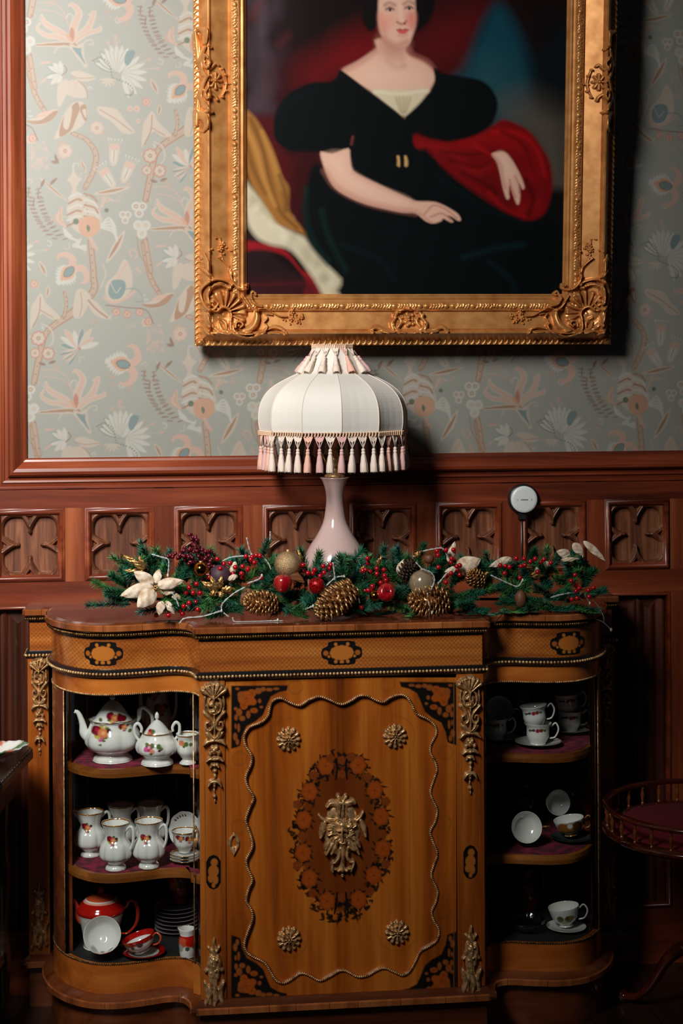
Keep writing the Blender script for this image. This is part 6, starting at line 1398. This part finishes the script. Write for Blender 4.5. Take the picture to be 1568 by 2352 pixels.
# -- sugar bowl
t, T = inst('sugar_bowl', 361, -.375, S1, 'white china sugar bowl with pointed lid, two handles and pink rose, beside the teapot', 'sugar bowl')
pr = [(0, 0), (32, 0), (35, 3), (33, 8), (28, 13), (32, 19), (43, 27), (47, 38), (44, 50), (37, 58), (33, 66), (34, 70)]
part('bowl', vessel(dense([(r*u, z*u) for r, z in pr]), 100, 8, .06, [(-.022, .052, .008, ROS), (-.021, .054, .0035, L(230, 150, 190)[:3]), (-.013, .044, .0055, L(214, 140, 110)[:3]), (-.029, .048, .005, PNK), (-.026, .06, .004, GRN), (-.012, .058, .005, GRN), (.004, .056, .0055, GRN), (.010, .05, .004, GRN), (.006, .046, .003, PUR), (-.016, .037, .003, GRN)], [(.080, .084)]), T, t)
part('lid', vessel(dense([(29*u, 64*u), (28*u, 70*u), (18*u, 84*u), (8*u, 94*u), (3*u, 97*u), (5*u, 102*u), (4*u, 110*u), (.1*u, 115*u)]), 60, 0, 0, [(-.016, .088, .006, ROS), (-.020, .084, .004, ORN), (-.010, .09, .004, GRN)]), T, t)
for sg in (-1, 1): ctube('handle', [(sg*38*u, 0, 50*u), (sg*48*u, 0, 66*u), (sg*49*u, 0, 84*u), (sg*41*u, 0, 90*u), (sg*34*u, 0, 80*u), (sg*35*u, 0, 70*u)], [3*u, 3.4*u, 3.6*u, 4*u, 3.4*u, 3*u], T, t)
ring('gilt_rim', 33.5*u, 70*u, .001, T, t)
# -- cream jug cut by the door frame
t, T = inst('cream_bowl', 431, -.385, S1, 'small white footed china bowl with gilt rose rim, at the shelf end', 'bowl')
part('bowl', vessel(dense([(0, 0), (16*u, 0), (18*u, 3*u), (12*u, 10*u), (16*u, 16*u), (23*u, 28*u), (23*u, 42*u), (21*u, 54*u), (25*u, 66*u), (23*u, 66*u), (19*u, 52*u), (5*u, 40*u), (0, 40*u)]), 80, 8, .05, [(-.016, .058, .006, ORN), (-.004, .056, .005, GRN), (-.01, .05, .003, GRN), (.008, .055, .004, GRN)], [(.074, .0772)]), T, t)
# -- tall coffee pot in shadow
t, T = inst('coffee_pot', 362, -.16, S1, 'tall white china coffee pot with rose sprays, behind the sugar bowl', 'coffee pot')
part('pot_body', vessel(dense([(0, 0), (26*u, 0), (28*u, 4*u), (20*u, 12*u), (30*u, 40*u), (32*u, 66*u), (26*u, 100*u), (22*u, 125*u), (25*u, 145*u), (25*u, 152*u)]), 90, 8, .04, bouquet(-.012, .145, .010, 6)+bouquet(.010, .105, .010, 7)+bouquet(-.01, .07, .006, 8)), T, t)
part('lid', vessel(dense([(23*u, 150*u), (20*u, 158*u), (10*u, 164*u), (4*u, 166*u), (.1*u, 167*u)]), 40), T, t)
ctube('handle', [(24*u, 0, 50*u), (40*u, 0, 70*u), (44*u, 0, 110*u), (38*u, 0, 145*u), (25*u, 0, 140*u)], [3*u, 4*u, 4*u, 4.6*u, 3*u], T, t); ctube('spout', [(-24*u, 0, 50*u), (-36*u, 0, 80*u), (-40*u, 0, 130*u), (-48*u, 0, 140*u)], [8*u, 6*u, 4*u, 4*u], T, t)
ring('gilt_rim', 25*u, 151*u, .001, T, t)

# -- five rose mugs on the middle shelf
def mug(px, Y, label, rz, jug=False):
    t, T = inst('rose_jug' if jug else 'rose_mug', px, Y, S2, label, 'jug' if jug else 'mug', None if jug else 'rose mugs on the middle left shelf', rz); k = 1.0 if not jug else .97
    R_ = Matrix.Rotation(-rz, 4, 'Z')
    pr = [(0, 0), (20, 0), (23, 3), (21, 8), (17, 12), (24, 18), (34, 28), (36, 40), (33, 54), (25, 66), (23, 76), (27, 92), (31, 102), (29, 102), (23, 86), (20, 74), (24, 60), (22, 40), (0, 30)]
    V, Q, C = vessel(dense([(r*u*k, z*u*k) for r, z in pr]), 96, 8, .08, [], [(.1185*k, .122)])
    h = math.atan2(0, 1)
    # paint facing the room whatever the turn of the handle
    Vw = (np.array(R_.to_3x3().inverted()) @ V.T).T
    for sx_, sz, rr, c in [(x-.004, z, r, c) for x, z, r, c in bouquet(-.004, .083, .0072, int(px))]:
        d = np.hypot(Vw[:, 0]-sx_, Vw[:, 2]-sz); m = np.clip((1.4-d/rr)*2.5, 0, 1)*(Vw[:, 1] < -.012); C[:, :3] = C[:, :3]*(1-m[:, None])+np.array(c)*m[:, None]
    if jug:
        a = np.arctan2(V[:, 1], V[:, 0]); lip = np.clip((V[:, 2]-.085)/.03, 0, 1)*np.exp(-((np.abs(a)-math.pi)/.5)**2); V[:, 0] -= lip*.016; V[:, 2] += lip*.008
    part('mug_body', (V, Q, C), T, t)
    ctube('handle', [(22*u, 0, 84*u), (36*u, 0, 96*u), (43*u, 0, 88*u), (42*u, 0, 62*u), (34*u, 0, 44*u), (31*u, 0, 52*u)], [3*u, 3.6*u, 3.4*u, 3.2*u, 3*u, 2.4*u], T, t); ring('gilt_rim', 30.2*u*k, 102*u*k, .0009, T, t)
mug(208, -.245, 'white rose china cream jug with a pouring lip, leftmost on the middle shelf', .15, True)
mug(278, -.20, 'white rose china mug half hidden at the back, beside the pouring jug', -.35)
mug(346, -.195, 'white rose china mug half hidden at the back, nearest the standing plate', -.35)
mug(266, -.372, 'white rose china mug, front left one, before the pouring jug', -.45)
mug(342, -.366, 'white rose china mug, front right one, nearest the stacked saucers', -.45)
# standing plate, rose cup on a gilt lattice stand of saucers
t, T = inst('china_plate', 427, -.22, S2+.052, 'white scalloped china plate standing upright behind the rose cup', 'plate', None, -.5, Matrix.Rotation(math.radians(80), 4, 'X'))
part('plate_dish', vessel(dense([(0, -.003), (.030, -.003), (.034, 0), (.047, .006), (.047, .0075), (.033, .003), (0, .0005)][::-1]), 72, 10, .03), T, t)
mb = MB(); mb.T = T
for k in range(5): mb.tube([(.036*math.cos(1.6+k*.22), .036*math.sin(1.6+k*.22), .0052), (.041*math.cos(1.65+k*.22), .041*math.sin(1.65+k*.22), .0066)], .0016, 5)
mb.build('painted_leaves', mat('leaf_print', L(110, 60, 50), .3), t)
t.location.z -= 0
for k in range(3):
    t, T = inst('saucer', 424, -.335, S2+.0005+k*.0075, ('lowest', 'middle', 'topmost')[k]+' gilt-edged saucer of the small stack under the rose cup', 'saucer', 'gilt saucers on the middle left shelf')
    part('saucer_dish', vessel(dense([(0, 0), (.016, 0), (.018, .002), (.036, .0075), (.036, .0085), (.016, .0035), (0, .0035)]), 72, 10, .05, [], [(.0065, .009)]), T, t); ring('gilt_rim', .036, .0083, .0008, T, t)
t, T = inst('teacup', 424, -.335, S2+.0265, 'white rose-patterned teacup on the small saucer stack, cut by the door frame', 'teacup')
part('cup_bowl', vessel(dense([(0, 0), (.014, 0), (.015, .003), (.018, .008), (.028, .022), (.030, .045), (.034, .056), (.032, .056), (.027, .04), (.02, .012), (0, .008)]), 84, 8, .05, bouquet(-.012, .044, .006, 5)+bouquet(.012, .04, .006, 9), [(.054, .057)]), T, t)
ring('gilt_rim', .034, .056, .0009, T, t)
# -- bottom left: red pot, tilted cups, saucers, beaker, jug
RED, RDK, GRY = L(176, 22, 14)[:3], L(206, 84, 44)[:3], L(120, 150, 146)[:3]
t, T = inst('red_teapot', 232, -.29, S3, 'tall red and white teapot with scenic painting, red lid and curled handle', 'teapot'); T = T @ Matrix.Diagonal((1, 1, .76, 1))
pr = [(0, 0), (36, 0), (38, 4), (39, 20), (44, 60), (50, 92), (54, 108), (50, 120)]
sc_ = [(-.025, .06, .006, L(60, 90, 80)[:3]), (-.03, .075, .005, L(90, 110, 90)[:3]), (-.02, .045, .004, L(80, 60, 60)[:3]), (-.012, .095, .018, RDK), (.004, .10, .016, RED), (.03, .09, .004, L(60, 40, 90)[:3]), (.026, .1, .003, L(230, 230, 240)[:3]), (.015, .082, .012, L(190, 110, 80)[:3]), (.0, .055, .01, L(190, 196, 190)[:3]), (-.035, .095, .007, L(200, 210, 206)[:3]), (.02, .05, .006, L(140, 120, 120)[:3])]
part('pot_body', vessel(dense([(r*u, z*u) for r, z in pr]), 96, 0, 0, sc_, zones=[(.118, .2, RED)]), T, t)
part('lid', vessel(dense([(50*u, 118*u), (44*u, 128*u), (30*u, 142*u), (14*u, 150*u), (5*u, 152*u), (7*u, 158*u), (7*u, 164*u), (2*u, 172*u), (.1*u, 176*u)]), 80, zones=[(.0, .16, RED), (.158, .163, L(226, 160, 140)[:3]), (.166, .3, RDK)]), T, t)
ctube('spout', [(-40*u, 0, 70*u), (-52*u, 0, 90*u), (-54*u, 0, 120*u), (-62*u, 0, 142*u)], [9*u, 7*u, 5.5*u, 4.5*u], T, t, L(196, 60, 40)[:3])
ctube('handle', [(44*u, 0, 104*u), (56*u, 0, 112*u), (62*u, 0, 128*u), (76*u, 0, 124*u), (82*u, 0, 96*u), (78*u, 0, 60*u), (60*u, 0, 34*u), (44*u, 0, 34*u)], [3.4*u, 4*u, 5*u, 5*u, 4.6*u, 4*u, 3.4*u, 3*u], T, t, L(170, 44, 24)[:3])
def cup(name, px, Y, Z, label, cat='teacup', rz=0, tilt=None, r=.036, h=.052, spots=(), zones=None, gold=True, hcol=WHT, group=None, hz=1.0, handle=True, lift=0, straight=False):
    t, T = inst(name, px, Y, Z+lift, label, cat, group, rz, tilt)
    if straight: pr = [(0, 0), (.020, 0), (.021, .003), (.0225, .006), (.0305, .022), (.031, h-.012), (r, h), (r-.0018, h), (.029, h-.012), (.027, .02), (.012, .006), (0, .005)]
    else: pr = [(0, 0), (r*.42, 0), (r*.44, .003), (r*.42, .006), (r*.78, h*.4), (r*.95, h*.8), (r, h), (r-.0016, h), (r*.9, h*.78), (r*.72, h*.4), (r*.3, .008), (0, .007)]
    part('cup_bowl', vessel(dense(pr), 80, 0, 0, spots, zones=zones), T, t)
    if handle: ctube('handle', [(r*.84, 0, h*.28), (r*1.25, 0, h*.35), (r*1.5, 0, h*.72), (r*1.3, 0, h*1.02), (r*.98, 0, h*.85)], [.0022, .0022, .0026, .0024, .002], T, t, hcol)
    if gold: ring('gilt_rim', r-.0006, h, .0007, T, t)
    return t
RX = lambda d: Matrix.Rotation(math.radians(d), 4, 'X'); RYm = lambda d: Matrix.Rotation(math.radians(d), 4, 'Y')
scn = [(-.012, .04, .01, L(190, 80, 50)[:3]), (.01, .042, .012, RED), (-.02, .025, .008, L(150, 160, 150)[:3]), (.0, .025, .005, L(60, 80, 70)[:3]), (.02, .028, .006, L(90, 60, 50)[:3])]
cup('teacup', 236, -.365, S3, 'white teacup tipped forward to show its plain glazed inside, before the red teapot', 'teacup', 0, RX(58), .048, .05, scn, gold=False, handle=False, lift=.042)
cup('teacup', 327, -.385, S3, 'shallow red scenic teacup tilted on its saucer, beside the tipped white cup', 'teacup', -.5, RYm(-16) @ RX(6), .044, .040, scn, [(.028, .05, RED)], hcol=RDK, lift=.014)
t, T = inst('saucer', 330, -.375, S3+.0005, 'red-edged saucer under the tilted scenic teacup', 'saucer'); part('saucer_dish', vessel(dense([(0, 0), (.022, 0), (.024, .002), (.052, .010), (.052, .0112), (.022, .004), (0, .004)]), 72, 0, 0, [], zones=[(.008, .02, RED)]), T, t)
OR_ = ('lowest', 'second', 'third', 'fourth', 'fifth', 'sixth', 'topmost')
for k in range(7):
    t, T = inst('plate', 405, -.20, S3+.0005+k*.0105, OR_[k]+' plate'+(' from the bottom' if 0 < k < 6 else '')+' of the pale stack under the red beaker', 'plate', 'stacked plates on the bottom left shelf')
    part('plate_dish', vessel(dense([(0, 0), (.030, 0), (.032, .002), (.056, .0085), (.0565, .0095), (.030, .004), (0, .004)], .004), 64, 0, 0, [], base=L(176, 160, 168)[:3], zones=[(.0086, .02, L(206, 190, 196)[:3])]), T, t)
t, T = inst('red_beaker', 413, -.20, S3+.078, 'red and orange painted beaker standing on the plate stack', 'beaker')
part('beaker_body', vessel(dense([(0, 0), (.020, 0), (.022, .004), (.021, .012), (.030, .034), (.033, .06), (.034, .085), (.032, .085), (.028, .04), (0, .02)]), 80, 0, 0, [(-.018, .055, .012, L(214, 130, 60)[:3]), (.0, .045, .012, L(160, 100, 60)[:3]), (-.024, .07, .010, L(200, 50, 24)[:3]), (.01, .06, .014, L(90, 60, 40)[:3])], base=L(120, 24, 14)[:3]), T, t)
t, T = inst('milk_jug', 430, -.395, S3, 'small red and white milk jug at the door frame, bottom shelf', 'jug')
V, Q, C = vessel(dense([(0, 0), (.017, 0), (.019, .003), (.0215, .02), (.0225, .04), (.019, .056), (.021, .070), (.0195, .070), (.017, .055), (.02, .035), (0, .01)]), 80, 0, 0, scn, zones=[(.032, .056, RED)])
a = np.arctan2(V[:, 1], V[:, 0]); lip = np.clip((V[:, 2]-.055)/.015, 0, 1)*np.exp(-((np.abs(a)-math.pi)/.5)**2); V[:, 0] -= lip*.004; V[:, 2] += lip*.004; part('jug_body', (V, Q, C), T, t)

# -- right wing
blu = [(-.022, .040, .003, GRN), (-.012, .042, .0032, L(60, 70, 90)[:3]), (-.002, .041, .0045, ROS), (.008, .042, .0042, L(150, 20, 40)[:3]), (.018, .041, .003, GRN), (-.017, .041, .002, PUR), (.003, .043, .002, GRN), (.013, .043, .002, GRN)]
def rcup(px, Y, z, label, rz, tilt=None): return cup('teacup', px, Y, z, label, 'teacup', rz, tilt, .037, .056, blu, straight=True, group='rose-banded teacups in the right cabinet end')
def rsaucer(px, Y, z, label): 
    t, T = inst('saucer', px, Y, z, label, 'saucer', 'white saucers on the top right shelf'); part('saucer_dish', vessel(dense([(0, 0), (.022, 0), (.024, .002), (.060, .012), (.062, .0135), (.058, .0125), (.022, .004), (0, .004)]), 80), T, t); ring('gilt_rim', .0615, .0132, .0008, T, t, n=72)
rsaucer(1235, -.315, S1+.0005, 'white china saucer under the front pair of stacked cups, right cabinet end')
rcup(1235, -.315, S1+.005, 'lower rose-banded teacup of the front stack, right cabinet end', -.2)
rcup(1230, -.315, S1+.0525, 'upper rose-banded teacup of the front stack, tilted, right cabinet end', -.2, RYm(-7))
rsaucer(1308, -.17, S1+.0005, 'white china saucer under the rear pair of stacked cups, right cabinet end')
rcup(1308, -.17, S1+.005, 'lower rose-banded teacup of the rear stack, right cabinet end', -.1)
rcup(1304, -.17, S1+.0525, 'upper rose-banded teacup of the rear stack, right cabinet end', -.1, RYm(-5))
rsaucer(1138, -.235, S1+.0005, 'white china saucer half hidden behind the centre block, right cabinet end')
rcup(1137, -.235, S1+.005, 'rose-banded teacup half hidden behind the centre block, upright', -.2)
cup('teacup', 1139, -.17, S1+.06, 'white teacup leaning behind the half hidden teacup, showing its inside', 'teacup', 0, RX(66), .037, .05, [], gold=False, straight=True)
M['clear'] = mat('clear_glass', (.9, .95, .95, 1), .03, trans=1.0); PB(M['clear']).inputs['IOR'].default_value = 1.45
t, T = inst('wine_glass', 1200, -.20, S1, 'cut clear drinking glass behind the front stack of cups', 'glass')
V, Q, C = vessel(dense([(0, 0), (.024, 0), (.024, .002), (.004, .006), (.0035, .05), (.012, .058), (.024, .08), (.026, .12), (.0245, .12), (.022, .08), (.008, .062), (0, .06)]), 48, 12, .04); part('goblet', (V, Q, C), T, t, None, M['clear'])
dk = L(60, 70, 66)[:3]
cup('teacup', 1202, -.30, S2, 'gilt teacup tipped forward to show its white inside, middle shelf, right cabinet end', 'teacup', 0, RX(72), .042, .04, [], hcol=GLD, lift=.044, handle=True)
cup('teacup', 1268, -.16, S2, 'teacup at the back standing on edge, middle shelf, right cabinet end', 'teacup', .2, RX(80), .036, .04, [], gold=False, handle=False, lift=.075)
cup('teacup', 1312, -.285, S2, 'gilt-painted teacup tilted to the right, middle shelf, right cabinet end', 'teacup', -.2, RYm(-10), .042, .044, [(0, .02, .02, GLD), (-.02, .03, .012, GLD), (.02, .03, .012, L(90, 60, 30)[:3]), (.0, .034, .006, WHT)], hcol=GLD, lift=.016)
t, T = inst('saucer', 1312, -.285, S2+.0005, 'dark saucer under the gilt-painted teacup, middle shelf, right cabinet end', 'saucer'); part('saucer_dish', vessel(dense([(0, 0), (.02, 0), (.022, .002), (.052, .010), (.052, .0112), (.02, .004), (0, .004)]), 64, base=dk), T, t)
t, T = inst('gilt_teapot', 1196, -.14, S2, 'dark teapot with a gilt rim at the back of the middle shelf, right cabinet end', 'teapot'); part('pot_body', vessel(dense([(0, 0), (.03, 0), (.034, .01), (.05, .05), (.046, .09), (.032, .115), (.034, .125), (.03, .125), (0, .10)]), 64, base=L(20, 24, 26)[:3]), T, t); ring('gilt_rim', .033, .125, .0012, T, t)
cup('teacup', 1300, -.33, S3, 'white and gold floral teacup with a curled handle, bottom right shelf', 'teacup', -.3, RYm(-8), .042, .052, [(-.01, .028, .008, L(90, 84, 40)[:3]), (.012, .026, .009, L(70, 70, 40)[:3]), (0, .014, .008, L(190, 170, 120)[:3]), (.02, .03, .005, L(160, 120, 60)[:3])], hcol=L(200, 190, 190)[:3], lift=.010)
t, T = inst('saucer', 1300, -.33, S3+.0005, 'white saucer under the gold floral teacup, bottom right shelf', 'saucer'); part('saucer_dish', vessel(dense([(0, 0), (.02, 0), (.022, .002), (.05, .008), (.05, .0092), (.02, .004), (0, .004)]), 64), T, t)
t, T = inst('glass_bowl', 1208, -.33, S3, 'low clear glass dish beside the gold floral teacup, bottom right shelf', 'dish'); part('dish', vessel(dense([(0, 0), (.02, 0), (.022, .003), (.045, .02), (.05, .034), (.048, .034), (.04, .022), (.02, .006), (0, .005)]), 64, 14, .05), T, t, None, M['clear'])
t, T = inst('amber_jug', 1208, -.17, S3, 'amber lustre jug in shadow at the back of the bottom right shelf', 'jug'); part('jug_body', vessel(dense([(0, 0), (.028, 0), (.03, .006), (.04, .04), (.036, .075), (.022, .1), (.026, .12), (.024, .12), (.02, .1), (0, .05)]), 64, base=L(120, 40, 10)[:3]), T, t); ctube('handle', [(.022, 0, .11), (.045, 0, .105), (.05, 0, .07), (.036, 0, .045)], .003, T, t, L(160, 60, 16)[:3])

# ================================================================ ROUND GALLERIED TABLE (right)
M['mahog'] = wood('mahogany', L(24, 6, 3), L(66, 20, 10), L(104, 40, 22), 'x', .16, .8, 1, .5); M['turned'] = mat('turned_spindle', L(120, 62, 26), .15, coat=.8)
M['ox'] = mat('oxblood_velvet', L(112, 8, 22), .9)
tc = CAM+ray(1618, 1850)*4.25; tz = tc.z; rt = thing('gallery_table', (tc.x, tc.y, 0), 'round mahogany tripod table with a spindle gallery, right of the cabinet', 'table')
c3 = (tc.x, tc.y, 0); Rr = .262; zb = tz-.058
mb = MB(); mb.lathe([(.001, zb-.022), (Rr-.02, zb-.022), (Rr-.004, zb-.018), (Rr+.006, zb-.010), (Rr+.008, zb-.004), (Rr+.002, zb+.002), (Rr-.022, zb+.004), (Rr-.026, zb+.001), (.001, zb+.001)], c3, 96); mb.build('table_top', M['mahog'], rt)
mb = MB(); mb.lathe([(.001, zb+.0012), (Rr-.028, zb+.0012), (Rr-.03, zb+.003), (.001, zb+.003)][::-1], c3, 72, capb=False); mb.build('velvet_inset', M['ox'], rt)
mb = MB(); prf = [(Rr-.010, tz-.007), (Rr+.003, tz-.006), (Rr+.006, tz), (Rr+.001, tz+.005), (Rr-.009, tz+.005), (Rr-.014, tz), (Rr-.010, tz-.007)]; mb.lathe(prf, c3, 96, capb=False); mb.build('gallery_rail', M['mahog'], rt)
mb = MB(); sprf = cr([(.0045, 0), (.0055, .003), (.003, .007), (.0038, .014), (.0058, .024), (.0044, .032), (.0028, .038), (.0048, .042), (.0035, .047), (.004, .0505)], 2); mb.lathe(sprf, (0, 0, 0), 14); sp0 = mb.build('spindle', M['turned'])
for k in range(30):
    a = math.radians(k*12+4); o = sp0.copy(); COL.objects.link(o); o.parent = rt; o.location = ((Rr-.006)*math.cos(a), (Rr-.006)*math.sin(a), zb+.002)
bpy.data.objects.remove(sp0)
mb = MB(); mb.lathe(cr([(.018, .13), (.028, .14), (.034, .17), (.022, .20), (.016, .22), (.026, .25), (.030, .29), (.018, .33), (.014, .38), (.020, .42), (.028, .44), (.020, .46), (.06, zb-.022)], 4), c3, 28, capt=True); mb.build('pedestal', M['mahog'], rt)
for a in (2.35, 4.35, .3):
    mb = MB(); d = Vector((math.cos(a), math.sin(a), 0)); P = [Vector(c3)+d*r+Vector((0, 0, z)) for r, z in ((.015, .17), (.06, .19), (.11, .15), (.16, .07), (.20, .03), (.235, .020), (.25, .022))]
    mb.tube(cr([tuple(p) for p in P], 5), [float(x) for x in np.interp(np.linspace(0, 6, 31), range(7), [.022, .024, .020, .015, .012, .014, .019])], 12, flat=.8); mb.sphere(P[-1]+Vector((0, 0, -.004)), .018, 12, 8); mb.build('leg', M['mahog'], rt)

# ================================================================ SIDE TABLE AND DISH (left edge)
M['dkoak'] = wood('dark_oak', L(16, 9, 6), L(38, 22, 14), L(66, 42, 28), 'x', .3, .4, 1, .5)
q0 = PY(76, 1718, -.30); tzl = q0.z; q1 = PZ(0, 1800, tzl); dv_ = Vector((q1.x-q0.x, q1.y-q0.y, 0)).normalized()
lt = thing('side_table', (q0.x-.25, q0.y-.1, 0), 'dark carved oak table at the left edge, beside the cabinet', 'table')
far = Vector((q0.x-.45, q0.y+.12, tzl)); nrm = Vector((dv_.y, -dv_.x, 0)); nrm = nrm if nrm.x > 0 else -nrm
oc = [(q0.x, q0.y), (q0.x+dv_.x*.34, q0.y+dv_.y*.34), (q0.x-.34, q0.y-.52), (q0.x-.62, q0.y-.42), (q0.x-.70, q0.y-.1), (q0.x-.5, q0.y+.17), (q0.x-.18, q0.y+.18), (q0.x-.02, q0.y+.04)]
oc = oc[::-1]
def oo(o): return offs(oc, o)
mb = MB(); 
def slab2(mb, prof):
    mb.rings([[(x, y, z) for x, y in offs2(oc, o)] for o, z in prof], True, True, False)
def offs2(path, o):
    cx, cy = sum(p[0] for p in path)/len(path), sum(p[1] for p in path)/len(path); return [(x+(x-cx)/math.hypot(x-cx, y-cy)*o, y+(y-cy)/math.hypot(x-cx, y-cy)*o) for x, y in path]
slab2(mb, [(-.012, tzl-.034), (.0, tzl-.026), (.0, tzl-.012), (-.004, tzl-.004), (-.010, tzl)]); mb.build('table_top', M['dkoak'], lt)
mb = MB(); r8 = random.Random(8); E2 = offs2(oc, -.004)
for a, b in zip(E2, E2[1:]+E2[:1]):
    n = int(math.dist(a, b)/.012)
    for k in range(n):
        t_ = (k+.5)/n; mb.sphere((a[0]+(b[0]-a[0])*t_, a[1]+(b[1]-a[1])*t_, tzl-.004), .0052+.001*(k % 2), 7, 5, (1, 1, .7))
mb.build('carved_rim', M['dkoak'], lt)
mb = MB(); E3 = offs2(oc, -.05); mb.rings([[(x, y, z) for x, y in E3] for z in (tzl-.12, tzl-.03)], True, True, False); mb.build('apron', M['dkoak'], lt)
for k in (0, 2, 4, 6):
    x, y = offs2(oc, -.07)[k]; mb = MB(); mb.lathe(cr([(.016, 0), (.02, .04), (.014, .09), (.02, .2), (.013, .3), (.022, .42), (.014, .5), (.02, tzl-.12)], 4), (x, y, 0), 18, capt=True); mb.build('leg', M['dkoak'], lt)
mb = MB(); mb.rings([[(x, y, z) for x, y in offs2(oc, -.08)] for z in (.20, .225)], True, True, False); mb.build('lower_shelf', M['dkoak'], lt)
# leaf-shaped china dish on it
dp = PZ(8, 1738, tzl+.01)
di = thing('leaf_dish', (dp.x-.02, dp.y, tzl), 'white and green leaf-shaped china dish with a scalloped edge, on the left table', 'dish')
n = 64; V, C = [], []
for j in range(14):
    t_ = j/13
    for i in range(n):
        a = 2*math.pi*i/n; r = .085*t_*(1+.05*math.cos(a*9)*t_); V.append((dp.x-.035+r*1.15*math.cos(a), dp.y+r*.8*math.sin(a), tzl+.004+.026*t_**2*(1+.4*math.cos(a))+.0012*math.cos(a*24)*t_))
        c = WHT if (math.sin(a*5+t_*4) > -.3 or t_ < .2) else (L(90, 130, 90)[:3] if math.sin(a*3) > 0 else L(196, 110, 80)[:3]); C.append(tuple(c)+(1,))
Q = [(j*n+i, j*n+(i+1) % n, (j+1)*n+(i+1) % n, (j+1)*n+i) for j in range(13) for i in range(n)]
o = npmesh('dish', V, Q, M['china'], di, C); s_ = o.modifiers.new('solid', 'SOLIDIFY'); s_.thickness = .003
